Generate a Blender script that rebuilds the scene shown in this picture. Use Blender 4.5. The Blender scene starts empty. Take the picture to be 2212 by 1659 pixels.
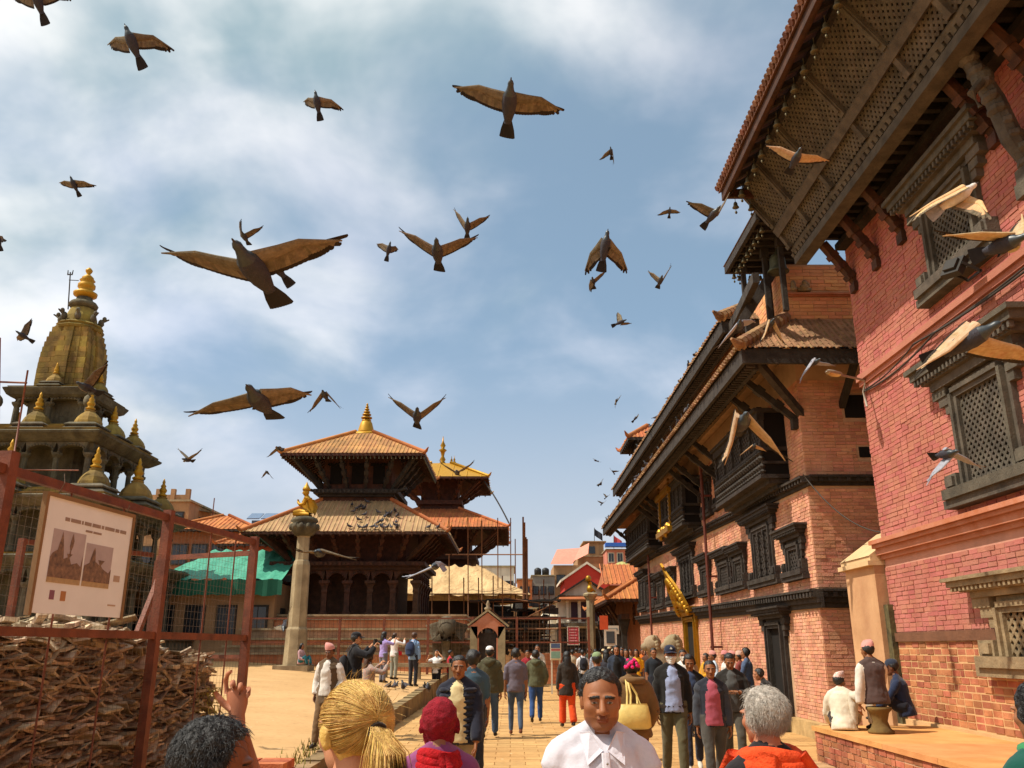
import bpy, math, random
import numpy as np
from mathutils import Vector, Matrix, Quaternion, noise as mnoise
from mathutils.bvhtree import BVHTree

rnd = random.Random(11)
scene = bpy.context.scene
col = scene.collection
R = math.radians

# ------------------------------------------------------------------ camera
CAM_H = 1.70
PITCH = math.atan((1400 - 829.5) / 1838.0)
cam_data = bpy.data.cameras.new('camera')
cam_data.sensor_width = 36.0
cam_data.lens = 1838.0 / 2212.0 * 36.0
cam_data.clip_start = 0.05
cam_data.clip_end = 3000
cam = bpy.data.objects.new('camera', cam_data)
cam.location = (0, 0, CAM_H)
cam.rotation_euler = (R(90) + PITCH, 0, 0)
col.objects.link(cam)
scene.camera = cam

# ------------------------------------------------------------------ sky and sun
SUN = Vector((-0.56, -0.115, 0.82)).normalized()          # towards the sun
world = bpy.data.worlds.new('World')
scene.world = world
world.use_nodes = True
wn, wl = world.node_tree.nodes, world.node_tree.links
wn.clear()
def N(kind, **kw):
    n = wn.new(kind)
    for k, v in kw.items():
        setattr(n, k, v)
    return n
sky = N('ShaderNodeTexSky', sky_type='NISHITA', sun_disc=False)
sky.sun_elevation = math.asin(SUN.z)
sky.sun_rotation = math.atan2(SUN.x, SUN.y)
sky.altitude = 1300
sky.air_density = 1.0
sky.dust_density = 1.6
sky.ozone_density = 1.5
bg = N('ShaderNodeBackground'); bg.inputs[1].default_value = 0.12
wo = N('ShaderNodeOutputWorld')
tc = N('ShaderNodeTexCoord')
sep = N('ShaderNodeSeparateXYZ')
wl.new(tc.outputs['Generated'], sep.inputs[0])
def wm(op, a, b=None, c=None):
    n = N('ShaderNodeMath', operation=op)
    for i, x in enumerate((a, b, c)):
        if x is None: continue
        if isinstance(x, (int, float)): n.inputs[i].default_value = x
        else: wl.new(x, n.inputs[i])
    return n.outputs[0]
zc = wm('MAXIMUM', sep.outputs[2], 0.0)
den = wm('ADD', zc, 0.42)
px = wm('DIVIDE', sep.outputs[0], den)
py = wm('DIVIDE', sep.outputs[1], den)
comb = N('ShaderNodeCombineXYZ')
wl.new(px, comb.inputs[0]); wl.new(py, comb.inputs[1]); comb.inputs[2].default_value = 3.1
def wnoise(scale, detail, rough, off, dist=0.0):
    mp = N('ShaderNodeMapping'); mp.inputs['Location'].default_value = off
    wl.new(comb.outputs[0], mp.inputs[0])
    t = N('ShaderNodeTexNoise'); t.inputs['Scale'].default_value = scale
    t.inputs['Detail'].default_value = detail; t.inputs['Roughness'].default_value = rough
    t.inputs['Distortion'].default_value = dist
    wl.new(mp.outputs[0], t.inputs['Vector'])
    return t.outputs[0]
def wramp(x, a, b, lo=0.0, hi=1.0):
    n = N('ShaderNodeMapRange', interpolation_type='SMOOTHSTEP')
    wl.new(x, n.inputs[0])
    for i, v in enumerate((a, b, lo, hi)): n.inputs[1 + i].default_value = v
    return n.outputs[0]
CLOUD_OFF = (2.3, 0.7, 0.0)
big = wnoise(1.0, 3.0, 0.5, CLOUD_OFF)
fine = wnoise(3.2, 6.0, 0.52, (4.0, 1.2, 0.0), 0.3)
dt = N('ShaderNodeVectorMath', operation='DOT_PRODUCT')        # cloud thicker and brighter towards the sun
wl.new(tc.outputs['Generated'], dt.inputs[0]); dt.inputs[1].default_value = tuple(SUN)
west = wramp(dt.outputs['Value'], 0.0, 0.75, -0.15, 0.15)
cov = wm('ADD', wm('ADD', wm('MULTIPLY', big, 0.62), wm('MULTIPLY', fine, 0.40)), west)
mask = wramp(cov, 0.40, 0.66, 0.46, 0.97)
shade = wnoise(3.6, 5.0, 0.5, (9.0, 5.2, 0.0), 0.2)
lum = wramp(wm('ADD', wm('ADD', shade, wm('MULTIPLY', fine, 0.3)), wm('MULTIPLY', west, 0.9)), 0.50, 0.88, 0.0, 1.0)
ccol = N('ShaderNodeMix', data_type='RGBA')
ccol.inputs[6].default_value = (2.1, 2.95, 3.3, 1)
ccol.inputs[7].default_value = (6.8, 6.75, 6.6, 1)
wl.new(lum, ccol.inputs[0])
skyc = N('ShaderNodeMix', data_type='RGBA')
wl.new(mask, skyc.inputs[0])
wl.new(sky.outputs[0], skyc.inputs[6]); wl.new(ccol.outputs[2], skyc.inputs[7])
hz = wramp(zc, 0.0, 0.38, 0.75, 0.0)
hmix = N('ShaderNodeMix', data_type='RGBA')
wl.new(hz, hmix.inputs[0]); wl.new(skyc.outputs[2], hmix.inputs[6])
hmix.inputs[7].default_value = (3.9, 3.85, 4.1, 1)
wl.new(hmix.outputs[2], bg.inputs[0])
wl.new(bg.outputs[0], wo.inputs[0])

sun_data = bpy.data.lights.new('sun', 'SUN')
sun_data.energy = 4.1
sun_data.angle = R(0.6)
sun_data.color = (1.0, 0.93, 0.80)
sun = bpy.data.objects.new('sun', sun_data)
sun.rotation_euler = (-SUN).to_track_quat('-Z', 'Y').to_euler()
sun.location = (-20, -10, 40)
col.objects.link(sun)

scene.view_settings.view_transform = 'Standard'
scene.view_settings.look = 'None'
scene.view_settings.gamma = 1.0
scene.view_settings.use_curve_mapping = False
scene.view_settings.exposure = 0.52

# ------------------------------------------------------------------ helpers
def at(u, v, Y=None, X=None, Z=None):
    """World point seen at (u, v) of the photograph (2212 x 1659 grid) at a known depth, side or height."""
    xc = (u - 1106) / 1838.0; yc = (829.5 - v) / 1838.0
    d = Vector((xc, math.cos(PITCH) - yc * math.sin(PITCH), math.sin(PITCH) + yc * math.cos(PITCH)))
    t = Y / d.y if Y is not None else (X / d.x if X is not None else (Z - CAM_H) / d.z)
    return Vector((0, 0, CAM_H)) + d * t

def srgb(h):
    h = h.lstrip('#')
    if len(h) == 3: h = ''.join(ch * 2 for ch in h)
    out = []
    for i in (0, 2, 4):
        c = int(h[i:i + 2], 16) / 255.0
        out.append(c / 12.92 if c <= 0.04045 else ((c + 0.055) / 1.055) ** 2.4)
    return tuple(out)

MATS = {}
def mat(name, color, rough=0.85, metal=0.0, var=0.18, vscale=3.0, bump=0.0, bscale=40.0, island=0.0, hue=None,
        color2=None, streak=None, spec=0.3, sheen=0.0, trans=0.0, bdist=0.02, stain=None):
    """Procedural material: base colour with noise variation, a second colour in patches, per-piece variation, bump."""
    if name in MATS: return MATS[name]
    c = srgb(color) if isinstance(color, str) else color
    m = bpy.data.materials.new(name); m.use_nodes = True
    nt = m.node_tree; ns, ls = nt.nodes, nt.links
    b = ns['Principled BSDF']
    b.inputs['Roughness'].default_value = rough
    b.inputs['Metallic'].default_value = metal
    b.inputs['Specular IOR Level'].default_value = spec
    if sheen: b.inputs['Sheen Weight'].default_value = sheen
    tc = ns.new('ShaderNodeTexCoord')
    no = ns.new('ShaderNodeTexNoise'); no.inputs['Scale'].default_value = vscale
    no.inputs['Detail'].default_value = 6; no.inputs['Roughness'].default_value = 0.62
    ge = ns.new('ShaderNodeNewGeometry')
    ls.new(ge.outputs['Position'], no.inputs['Vector'])
    mr = ns.new('ShaderNodeMapRange'); ls.new(no.outputs[0], mr.inputs[0])
    mr.inputs[1].default_value = 0.3; mr.inputs[2].default_value = 0.7
    mix = ns.new('ShaderNodeMix'); mix.data_type = 'RGBA'
    c2 = (srgb(color2) if isinstance(color2, str) else color2) if color2 else tuple(x * (1 - var) for x in c)
    c1 = tuple(min(1, x * (1 + var * 0.5)) for x in c)
    mix.inputs[6].default_value = (*c1, 1); mix.inputs[7].default_value = (*c2, 1)
    ls.new(mr.outputs[0], mix.inputs[0])
    out = mix.outputs[2]
    if island:
        oi = ns.new('ShaderNodeObjectInfo')
        ad = ns.new('ShaderNodeMath'); ad.operation = 'ADD'
        ls.new(ge.outputs['Random Per Island'], ad.inputs[0]); ls.new(oi.outputs['Random'], ad.inputs[1])
        fr = ns.new('ShaderNodeMath'); fr.operation = 'FRACT'; ls.new(ad.outputs[0], fr.inputs[0])
        mr2 = ns.new('ShaderNodeMapRange'); ls.new(fr.outputs[0], mr2.inputs[0])
        mr2.inputs[3].default_value = 1 - island; mr2.inputs[4].default_value = 1 + island * 0.55
        wn_ = ns.new('ShaderNodeTexWhiteNoise'); wn_.noise_dimensions = '1D'; ls.new(fr.outputs[0], wn_.inputs['W'])
        hs = ns.new('ShaderNodeHueSaturation')
        mr3 = ns.new('ShaderNodeMapRange'); ls.new(wn_.outputs[0], mr3.inputs[0])
        mr3.inputs[3].default_value = 0.488; mr3.inputs[4].default_value = 0.512
        ls.new(mr3.outputs[0], hs.inputs['Hue']); ls.new(mr2.outputs[0], hs.inputs['Value'])
        ls.new(out, hs.inputs['Color']); out = hs.outputs[0]
    if streak:                                             # grime in vertical runs
        mp = ns.new('ShaderNodeMapping'); mp.inputs['Scale'].default_value = (2.2, 2.2, 0.22)
        ls.new(ge.outputs['Position'], mp.inputs[0])
        n2 = ns.new('ShaderNodeTexNoise'); n2.inputs['Scale'].default_value = 1.0; n2.inputs['Detail'].default_value = 5
        ls.new(mp.outputs[0], n2.inputs['Vector'])
        m3 = ns.new('ShaderNodeMapRange'); ls.new(n2.outputs[0], m3.inputs[0])
        m3.inputs[1].default_value = 0.45; m3.inputs[2].default_value = 0.75; m3.inputs[4].default_value = streak[1]
        mx = ns.new('ShaderNodeMix'); mx.data_type = 'RGBA'
        ls.new(m3.outputs[0], mx.inputs[0]); ls.new(out, mx.inputs[6])
        mx.inputs[7].default_value = (*srgb(streak[0]), 1); out = mx.outputs[2]
    if stain:                                              # soot, moss or damp in uneven patches
        n4 = ns.new('ShaderNodeTexNoise'); n4.inputs['Scale'].default_value = stain[2]; n4.inputs['Detail'].default_value = 8; n4.inputs['Roughness'].default_value = .7
        ls.new(ge.outputs['Position'], n4.inputs['Vector'])
        m5 = ns.new('ShaderNodeMapRange'); ls.new(n4.outputs[0], m5.inputs[0]); m5.inputs[1].default_value = .50; m5.inputs[2].default_value = .68; m5.inputs[4].default_value = stain[1]
        mx5 = ns.new('ShaderNodeMix'); mx5.data_type = 'RGBA'; ls.new(m5.outputs[0], mx5.inputs[0]); ls.new(out, mx5.inputs[6]); mx5.inputs[7].default_value = (*srgb(stain[0]), 1); out = mx5.outputs[2]
    ls.new(out, b.inputs['Base Color'])
    if bump:
        nb = ns.new('ShaderNodeTexNoise'); nb.inputs['Scale'].default_value = bscale
        nb.inputs['Detail'].default_value = 5; nb.inputs['Roughness'].default_value = 0.6
        ls.new(ge.outputs['Position'] if bscale < 200 else tc.outputs['Object'], nb.inputs['Vector'])
        bp = ns.new('ShaderNodeBump'); bp.inputs['Strength'].default_value = bump
        bp.inputs['Distance'].default_value = bdist
        ls.new(nb.outputs[0], bp.inputs['Height']); ls.new(bp.outputs[0], b.inputs['Normal'])
    MATS[name] = m
    return m

class MB:
    """Collects geometry for one mesh object."""
    def __init__(s, O=(0, 0, 0), A=(1, 0, 0), D=(0, 1, 0), U=(0, 0, 1)):
        s.v = []; s.f = []; s.m = []
        s.fr(O, A, D, U)
    def fr(s, O=(0, 0, 0), A=(1, 0, 0), D=(0, 1, 0), U=(0, 0, 1)):
        s.O, s.A, s.D, s.U = Vector(O), Vector(A), Vector(D), Vector(U)
        s.flip = s.A.cross(s.D).dot(s.U) < 0
        return s
    def P(s, p): return s.O + s.A * p[0] + s.D * p[1] + s.U * p[2]
    def add(s, vs, fs, mi=0):
        o = len(s.v)
        s.v.extend(tuple(s.P(p)) for p in vs)
        for f in fs:
            g = [o + i for i in f]
            if s.flip: g.reverse()
            s.f.append(g); s.m.append(mi)
        return s
    def bx(s, x0, x1, y0, y1, z0, z1, mi=0, taper=None):
        if x1 < x0: x0, x1 = x1, x0
        if y1 < y0: y0, y1 = y1, y0
        if z1 < z0: z0, z1 = z1, z0
        t = taper or 0.0
        vs = [(x0, y0, z0), (x1, y0, z0), (x1, y1, z0), (x0, y1, z0),
              (x0 + t, y0 + t, z1), (x1 - t, y0 + t, z1), (x1 - t, y1 - t, z1), (x0 + t, y1 - t, z1)]
        return s.add(vs, [(0, 3, 2, 1), (4, 5, 6, 7), (0, 1, 5, 4), (1, 2, 6, 5), (2, 3, 7, 6), (3, 0, 4, 7)], mi)
    def obox(s, c, h, M, mi=0):
        c = Vector(c); M = M.to_3x3() if hasattr(M, 'to_3x3') else M
        vs = [c + M @ Vector((h[0] * a, h[1] * b, h[2] * d)) for d in (-1, 1) for a, b in ((-1, -1), (1, -1), (1, 1), (-1, 1))]
        return s.add(vs, [(0, 3, 2, 1), (4, 5, 6, 7), (0, 1, 5, 4), (1, 2, 6, 5), (2, 3, 7, 6), (3, 0, 4, 7)], mi)
    def bar(s, p0, p1, w, h, mi=0, up=(0, 0, 1)):
        p0, p1 = Vector(p0), Vector(p1); d = p1 - p0; L = d.length
        if L < 1e-6: return s
        d.normalize(); u = Vector(up)
        if abs(d.dot(u)) > 0.98: u = Vector((0, 1, 0))
        x = d.cross(u).normalized(); u2 = x.cross(d)
        M = Matrix((x, d, u2)).transposed()
        return s.obox((p0 + p1) / 2, (w / 2, L / 2, h / 2), M, mi)
    def tube(s, pts, rad, n=8, mi=0, cap=True, up=(0, 0, 1), roll=0.0):
        pts = [Vector(p) for p in pts]; k = len(pts)
        rad = [rad] * k if not isinstance(rad, (list, tuple)) else list(rad)
        vs = []; u = Vector(up)
        for i, p in enumerate(pts):
            d = pts[min(i + 1, k - 1)] - pts[max(i - 1, 0)]
            if d.length < 1e-9: d = Vector((0, 0, 1))
            d.normalize()
            if abs(d.dot(u)) > 0.98: u = Vector((0, 1, 0)) if abs(d.y) < 0.9 else Vector((1, 0, 0))
            x = d.cross(u).normalized(); y = x.cross(d).normalized()
            a, b = rad[i] if isinstance(rad[i], (tuple, list)) else (rad[i], rad[i])
            for j in range(n):
                t = 2 * math.pi * (j + roll) / n
                vs.append(p + x * (a * math.cos(t)) + y * (b * math.sin(t)))
        fs = [(i * n + j, (i + 1) * n + j, (i + 1) * n + (j + 1) % n, i * n + (j + 1) % n)
              for i in range(k - 1) for j in range(n)]
        fs = [tuple(reversed(f)) for f in fs]
        if cap:
            fs.append(tuple(range(n))); fs.append(tuple(reversed(range((k - 1) * n, k * n))))
        return s.add(vs, fs, mi)
    def lathe(s, prof, c=(0, 0, 0), n=12, mi=0, rot=0.0, sx=1.0, sy=1.0):
        vs = []; k = len(prof)
        for r, z in prof:
            for j in range(n):
                t = 2 * math.pi * j / n + rot
                vs.append((c[0] + r * math.cos(t) * sx, c[1] + r * math.sin(t) * sy, c[2] + z))
        fs = [(i * n + j, i * n + (j + 1) % n, (i + 1) * n + (j + 1) % n, (i + 1) * n + j) for i in range(k - 1) for j in range(n)]
        fs.append(tuple(reversed(range(n)))); fs.append(tuple(range((k - 1) * n, k * n)))
        return s.add(vs, fs, mi)
    def sq(s, prof, c=(0, 0, 0), mi=0, ax=1.0, ay=1.0):
        """Square-plan lathe: profile gives half-width."""
        return s.lathe([(r * math.sqrt(2), z) for r, z in prof], c, 4, mi, math.pi / 4, ax, ay)
    def prism(s, poly, d0, d1, mi=0):
        """Extrude polygon given in (A, U) from depth d0 to d1 along D. Polygon counter-clockwise seen from -D."""
        n = len(poly)
        vs = [(x, d0, z) for x, z in poly] + [(x, d1, z) for x, z in poly]
        fs = [tuple(range(n)), tuple(reversed(range(n, 2 * n)))]
        fs += [(i, i + n, (i + 1) % n + n, (i + 1) % n) for i in range(n)]
        return s.add(vs, fs, mi)
    def sphere(s, c, r, n=10, m=7, mi=0):
        rx, ry, rz = r if isinstance(r, (tuple, list)) else (r, r, r)
        vs = [(c[0], c[1], c[2] - rz)]
        for i in range(1, m):
            t = math.pi * i / m
            for j in range(n):
                p = 2 * math.pi * j / n
                vs.append((c[0] + rx * math.sin(t) * math.cos(p), c[1] + ry * math.sin(t) * math.sin(p), c[2] - rz * math.cos(t)))
        vs.append((c[0], c[1], c[2] + rz)); last = len(vs) - 1
        fs = [(0, 1 + (j + 1) % n, 1 + j) for j in range(n)]
        for i in range(m - 2):
            for j in range(n):
                a = 1 + i * n
                fs.append((a + j, a + (j + 1) % n, a + n + (j + 1) % n, a + n + j))
        a = 1 + (m - 2) * n
        fs += [(a + j, a + (j + 1) % n, last) for j in range(n)]
        return s.add(vs, fs, mi)
    def build(s, name, mats, parent=None, smooth=False, kind=None):
        me = bpy.data.meshes.new(name)
        me.from_pydata(s.v, [], s.f)
        mats = mats if isinstance(mats, (list, tuple)) else [mats]
        for m in mats: me.materials.append(m)
        if len(mats) > 1: me.polygons.foreach_set('material_index', s.m)
        if smooth: me.polygons.foreach_set('use_smooth', [True] * len(me.polygons))
        me.update()
        return link(name, me, parent, kind)

def link(name, data, parent=None, kind=None):
    o = bpy.data.objects.new(name, data); col.objects.link(o)
    if parent is not None:
        o.parent = parent
        if parent.type == 'EMPTY' or True:
            o.matrix_parent_inverse = parent_inv(parent)
    if kind: o['kind'] = kind
    return o
def world_mat(o):
    m = o.matrix_basis.copy()
    while o.parent is not None:
        m = o.parent.matrix_basis @ o.matrix_parent_inverse @ m
        o = o.parent
    return m
def parent_inv(p): return world_mat(p).inverted()
def thing(name, label, cat, loc=(0, 0, 0), group=None, kind=None):
    o = bpy.data.objects.new(name, None); col.objects.link(o)
    o.location = loc; o.empty_display_size = 0.3
    return tag(o, label, cat, group, kind)
def tag(o, label=None, cat=None, group=None, kind=None):
    if label: o['label'] = label
    if cat: o['category'] = cat
    if group: o['group'] = group
    if kind: o['kind'] = kind
    return o

_unit = {}
def unit_box(m):
    if m.name not in _unit:
        b = MB(); b.bx(-.5, .5, -.5, .5, -.5, .5)
        me = bpy.data.meshes.new('piece'); me.from_pydata(b.v, [], b.f); me.materials.append(m)
        _unit[m.name] = me
    return _unit[m.name]
def pieces(parent, name, boxes, m, keep=300, key=None):
    """boxes: (centre, size, 3x3 matrix). The largest-looking become objects, the rest one joined 'stuff' part."""
    if key is None: key = lambda b: (Vector(b[0]) - cam.location).length
    boxes = sorted(boxes, key=key)
    inv = parent_inv(parent)
    me = unit_box(m)
    for c, s, M in boxes[:keep]:
        o = bpy.data.objects.new(name, me); col.objects.link(o)
        o.parent = parent; o.matrix_parent_inverse = inv
        o.matrix_basis = Matrix.Translation(c) @ M.to_4x4() @ Matrix.Diagonal((*s, 1))
    if len(boxes) > keep:
        b = MB()
        for c, s, M in boxes[keep:]: b.obox(c, (s[0] / 2, s[1] / 2, s[2] / 2), M)
        b.build(name, m, parent, kind='stuff')

I3 = Matrix.Identity(3)
WEST = dict(A=(0, 1, 0), D=(-1, 0, 0))                  # wall facing -X: a = world Y, d = outwards

def brick_boxes(O, A, D, a0, a1, z0, z1, holes, bw=0.23, bh=0.062, jm=0.009, skew=None, vis=None):
    """Running-bond bricks proud of a wall plane; holes are (a0, a1, z0, z1)."""
    O, A, D = Vector(O), Vector(A), Vector(D); U = Vector((0, 0, 1))
    M = Matrix((A, D, U)).transposed()
    out = []; r = 0; z = z0
    while z + bh <= z1 + 1e-6:
        a = a0 - (bw / 2 if r % 2 else 0)
        while a < a1:
            w = bw if rnd.random() > 0.12 else bw * 0.5
            x0, x1 = max(a, a0), min(a + w - jm, a1)
            segs = [(x0, x1)] if x1 - x0 > 0.03 else []
            for h in holes:
                ns = []
                for p, q in segs:
                    if z + bh > h[2] and z < h[3] and q > h[0] and p < h[1]:
                        if h[0] - p > 0.02: ns.append((p, h[0]))
                        if q - h[1] > 0.02: ns.append((h[1], q))
                    else: ns.append((p, q))
                segs = ns
            for p, q in segs:
                ca = (p + q) / 2
                zz = z + bh / 2 + (skew(ca) if skew else 0)
                if vis is None or vis(ca, zz):
                    dep = rnd.uniform(0.006, 0.019); tw = rnd.gauss(0, .009)
                    out.append((O + A * ca + D * (dep / 2) + U * (zz + rnd.gauss(0, .0018)), (q - p - rnd.uniform(0, .008), dep, bh - jm - rnd.uniform(0, .006)), Matrix.Rotation(tw, 3, D) @ M))
            a += w
        z += bh; r += 1
    return out
# ------------------------------------------------------------------ materials
m_brick_t = mat('tower_brick', '#b06c5e', var=0.12, vscale=1.2, bump=0.5, bscale=50, island=0.12, color2='#a05e50', streak=('#c88d7c', 0.22), stain=('#9c5648', .3, 1.7))
m_brick_p = mat('palace_brick', '#d09678', var=0.2, vscale=1.5, bump=0.5, bscale=50, island=0.24, color2='#bd7c5e', streak=('#dab494', .45), stain=('#98603f', .4, 1.3))
m_brick_l = mat('ledge_brick', '#bd7a56', var=0.2, vscale=2.5, bump=0.5, bscale=50, island=0.28, color2='#8a4a30')
m_mortar_t = mat('tower_mortar', '#c08a74', bump=0.3, bscale=80)
m_mortar = mat('mortar', '#c09a78', bump=0.3, bscale=80)
m_mortar_y = mat('pale_mortar', '#c9a070', bump=0.3, bscale=80)
m_wood = mat('old_dark_wood', '#3a342e', rough=0.75, var=0.45, vscale=5, bump=0.8, bscale=28, island=0.2, color2='#241c16')
m_wood_t = mat('weathered_lattice_wood', '#5a5246', rough=0.8, var=0.35, vscale=4, bump=0.7, bscale=40, island=0.12, color2='#3d372e')
m_wood_r = mat('red_brown_timber', '#50301f', rough=0.75, var=0.4, vscale=5, bump=0.6, bscale=30, island=0.2, color2='#2e1b12')
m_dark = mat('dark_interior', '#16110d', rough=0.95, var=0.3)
m_tile = mat('clay_roof_tile', '#b5824f', rough=0.9, var=0.25, vscale=1.2, bump=0.5, bscale=30, island=0.2, color2='#8f6540', stain=('#6b5236', .6, .9))
m_tile_o = mat('orange_roof_tile', '#b8713f', rough=0.9, var=0.25, vscale=1.5, bump=0.5, bscale=30, island=0.2, color2='#9c5c34', stain=('#74543a', .5, .8))
m_tile_g = mat('dusty_roof_tile', '#b8936c', rough=0.9, var=0.25, vscale=1.0, bump=0.5, bscale=30, island=0.18, color2='#9a7856', stain=('#7d6a50', .6, .8))
m_terra = mat('terracotta_cornice', '#b07860', rough=0.85, var=0.25, vscale=3, bump=0.4, bscale=40, color2='#a8623e')
m_stone = mat('weathered_stone', '#69624f', rough=0.9, var=0.4, vscale=1.6, bump=0.9, bscale=9, bdist=.06, island=0.15, color2='#4a4233', streak=('#2e2820', 0.7))
m_stone_y = mat('yellow_and_sunlit_stone', '#927a38', rough=0.9, var=0.35, vscale=1.3, bump=0.6, bscale=14, island=0.3, color2='#705930', streak=('#3b3022', 0.65))  # yellow stone, also used to paint sunlight on tier roofs and domes
m_stone_p = mat('pale_stone', '#a89676', rough=0.9, var=0.3, vscale=1.6, bump=0.5, bscale=20, island=0.12, color2='#7f6e54', streak=('#5c4d39', 0.6))
m_gold = mat('gilt_copper', '#7d6020', rough=0.42, metal=0.6, var=0.3, vscale=6, bump=0.3, bscale=30, color2='#b07c12')
m_gold_p = mat('gold_paint', '#a57e20', rough=0.5, metal=0.35, var=0.3, vscale=5, bump=0.3, bscale=30, color2='#a87814')
m_bronze = mat('green_bronze', '#5f6350', rough=0.6, metal=0.5, var=0.3, vscale=8, color2='#3c3f34')
m_brass = mat('dull_brass', '#5f573f', rough=0.55, metal=0.5, var=0.3, vscale=20)
m_rust = mat('red_oxide_steel', '#7d4228', rough=0.6, var=0.3, vscale=6, bump=0.25, bscale=60, color2='#5c2e1c', spec=0.4)
m_wire = mat('steel_mesh', '#5f4a36', rough=0.7)
m_white = mat('whitewash', '#d8cdb8', rough=0.9, var=0.15, vscale=1.5, bump=0.3, bscale=20, streak=('#8d7f69', 0.5))
m_cream = mat('cream_plaster', '#bd946c', rough=0.9, var=0.2, vscale=1.4, bump=0.3, bscale=12, color2='#a87c56', streak=('#94664a', 0.5))
m_pole = mat('bamboo_pole', '#8a5c3c', rough=0.8, var=0.3, vscale=3)

# ------------------------------------------------------------------ ground
def plaza_z(x, y):
    return 0.13 + 0.02 * min(max(y - 12, 0), 33) + 0.055 * min(max(-x - 3, 0), 9)

def ground_mat(name, c1, c2, c3, sc=(1.6, 2.6), joint=0.5):
    m = bpy.data.materials.new(name); m.use_nodes = True
    ns, ls = m.node_tree.nodes, m.node_tree.links
    b = ns['Principled BSDF']; b.inputs['Roughness'].default_value = 0.88; b.inputs['Specular IOR Level'].default_value = 0.25
    ge = ns.new('ShaderNodeNewGeometry')
    n1 = ns.new('ShaderNodeTexNoise'); n1.inputs['Scale'].default_value = 0.55; n1.inputs['Detail'].default_value = 8
    n2 = ns.new('ShaderNodeTexNoise'); n2.inputs['Scale'].default_value = 9; n2.inputs['Detail'].default_value = 6
    ls.new(ge.outputs['Position'], n1.inputs['Vector']); ls.new(ge.outputs['Position'], n2.inputs['Vector'])
    r = ns.new('ShaderNodeValToRGB'); r.color_ramp.elements[0].position = 0.32; r.color_ramp.elements[1].position = 0.68
    r.color_ramp.elements[0].color = (*srgb(c2), 1); r.color_ramp.elements[1].color = (*srgb(c1), 1)
    ls.new(n1.outputs[0], r.inputs[0])
    mx = ns.new('ShaderNodeMix'); mx.data_type = 'RGBA'
    mr = ns.new('ShaderNodeMapRange'); ls.new(n2.outputs[0], mr.inputs[0]); mr.inputs[1].default_value = 0.5; mr.inputs[2].default_value = 0.8; mr.inputs[4].default_value = 0.6
    ls.new(mr.outputs[0], mx.inputs[0]); ls.new(r.outputs[0], mx.inputs[6]); mx.inputs[7].default_value = (*srgb(c3), 1)
    out = mx.outputs[2]
    n7 = ns.new('ShaderNodeTexNoise'); n7.inputs['Scale'].default_value = 2.3; n7.inputs['Detail'].default_value = 9; n7.inputs['Roughness'].default_value = .75; ls.new(ge.outputs['Position'], n7.inputs['Vector'])
    m7 = ns.new('ShaderNodeMapRange'); ls.new(n7.outputs[0], m7.inputs[0]); m7.inputs[1].default_value = .56; m7.inputs[2].default_value = .72; m7.inputs[4].default_value = .55
    x7 = ns.new('ShaderNodeMix'); x7.data_type = 'RGBA'; ls.new(m7.outputs[0], x7.inputs[0]); ls.new(out, x7.inputs[6]); x7.inputs[7].default_value = (*srgb('#8a6440'), 1); out = x7.outputs[2]
    v8 = ns.new('ShaderNodeTexVoronoi'); v8.inputs['Scale'].default_value = 2.6; ls.new(ge.outputs['Position'], v8.inputs['Vector'])
    m8 = ns.new('ShaderNodeMapRange'); ls.new(v8.outputs['Distance'], m8.inputs[0]); m8.inputs[1].default_value = .075; m8.inputs[2].default_value = .045; m8.inputs[4].default_value = .7
    x8 = ns.new('ShaderNodeMix'); x8.data_type = 'RGBA'; ls.new(m8.outputs[0], x8.inputs[0]); ls.new(out, x8.inputs[6]); x8.inputs[7].default_value = (*srgb('#d8c8a8'), 1); out = x8.outputs[2]
    hs = ns.new('ShaderNodeHueSaturation'); ls.new(out, hs.inputs['Color'])
    oi = ns.new('ShaderNodeObjectInfo'); ad = ns.new('ShaderNodeMath'); ad.operation = 'ADD'
    ls.new(ge.outputs['Random Per Island'], ad.inputs[0]); ls.new(oi.outputs['Random'], ad.inputs[1])
    fr = ns.new('ShaderNodeMath'); fr.operation = 'FRACT'; ls.new(ad.outputs[0], fr.inputs[0])
    m2 = ns.new('ShaderNodeMapRange'); ls.new(fr.outputs[0], m2.inputs[0]); m2.inputs[3].default_value = 0.86; m2.inputs[4].default_value = 1.1
    ls.new(m2.outputs[0], hs.inputs['Value'])
    ls.new(hs.outputs[0], b.inputs['Base Color'])
    bp = ns.new('ShaderNodeBump'); bp.inputs['Strength'].default_value = 0.35; bp.inputs['Distance'].default_value = 0.02
    ls.new(n2.outputs[0], bp.inputs['Height']); ls.new(bp.outputs[0], b.inputs['Normal'])
    return m
m_ground = ground_mat('dusty_brick_paving', '#bf9660', '#ab804e', '#966c3e')
m_plaza = ground_mat('pale_brick_paving', '#cda572', '#bd9462', '#ab8454')
m_slab = ground_mat('paver', '#c19962', '#ad8350', '#9a7044')

g = MB(); g.bx(-700, 700, -300, 1500, -0.6, -0.012)
street = g.build('street', m_ground); street['kind'] = 'structure'
pv = []
y = 7.6; row = 0
while y < 40:
    d = 0.34 if y < 24 else 0.5
    x = -2.9 + (0.24 if row % 2 else 0)
    while x < 6.0:
        if x < 4.3 or y > 16.5:
            pv.append(((x + 0.23, y + d / 2, -0.008 + rnd.uniform(-.002, .002)), (0.468, d - 0.012, 0.02), I3))
        x += 0.48
    y += d; row += 1
pieces(street, 'paver', pv, m_slab, keep=300, key=lambda b: (Vector(b[0]) - Vector((1.2, 11.5, 0))).length)

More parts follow.
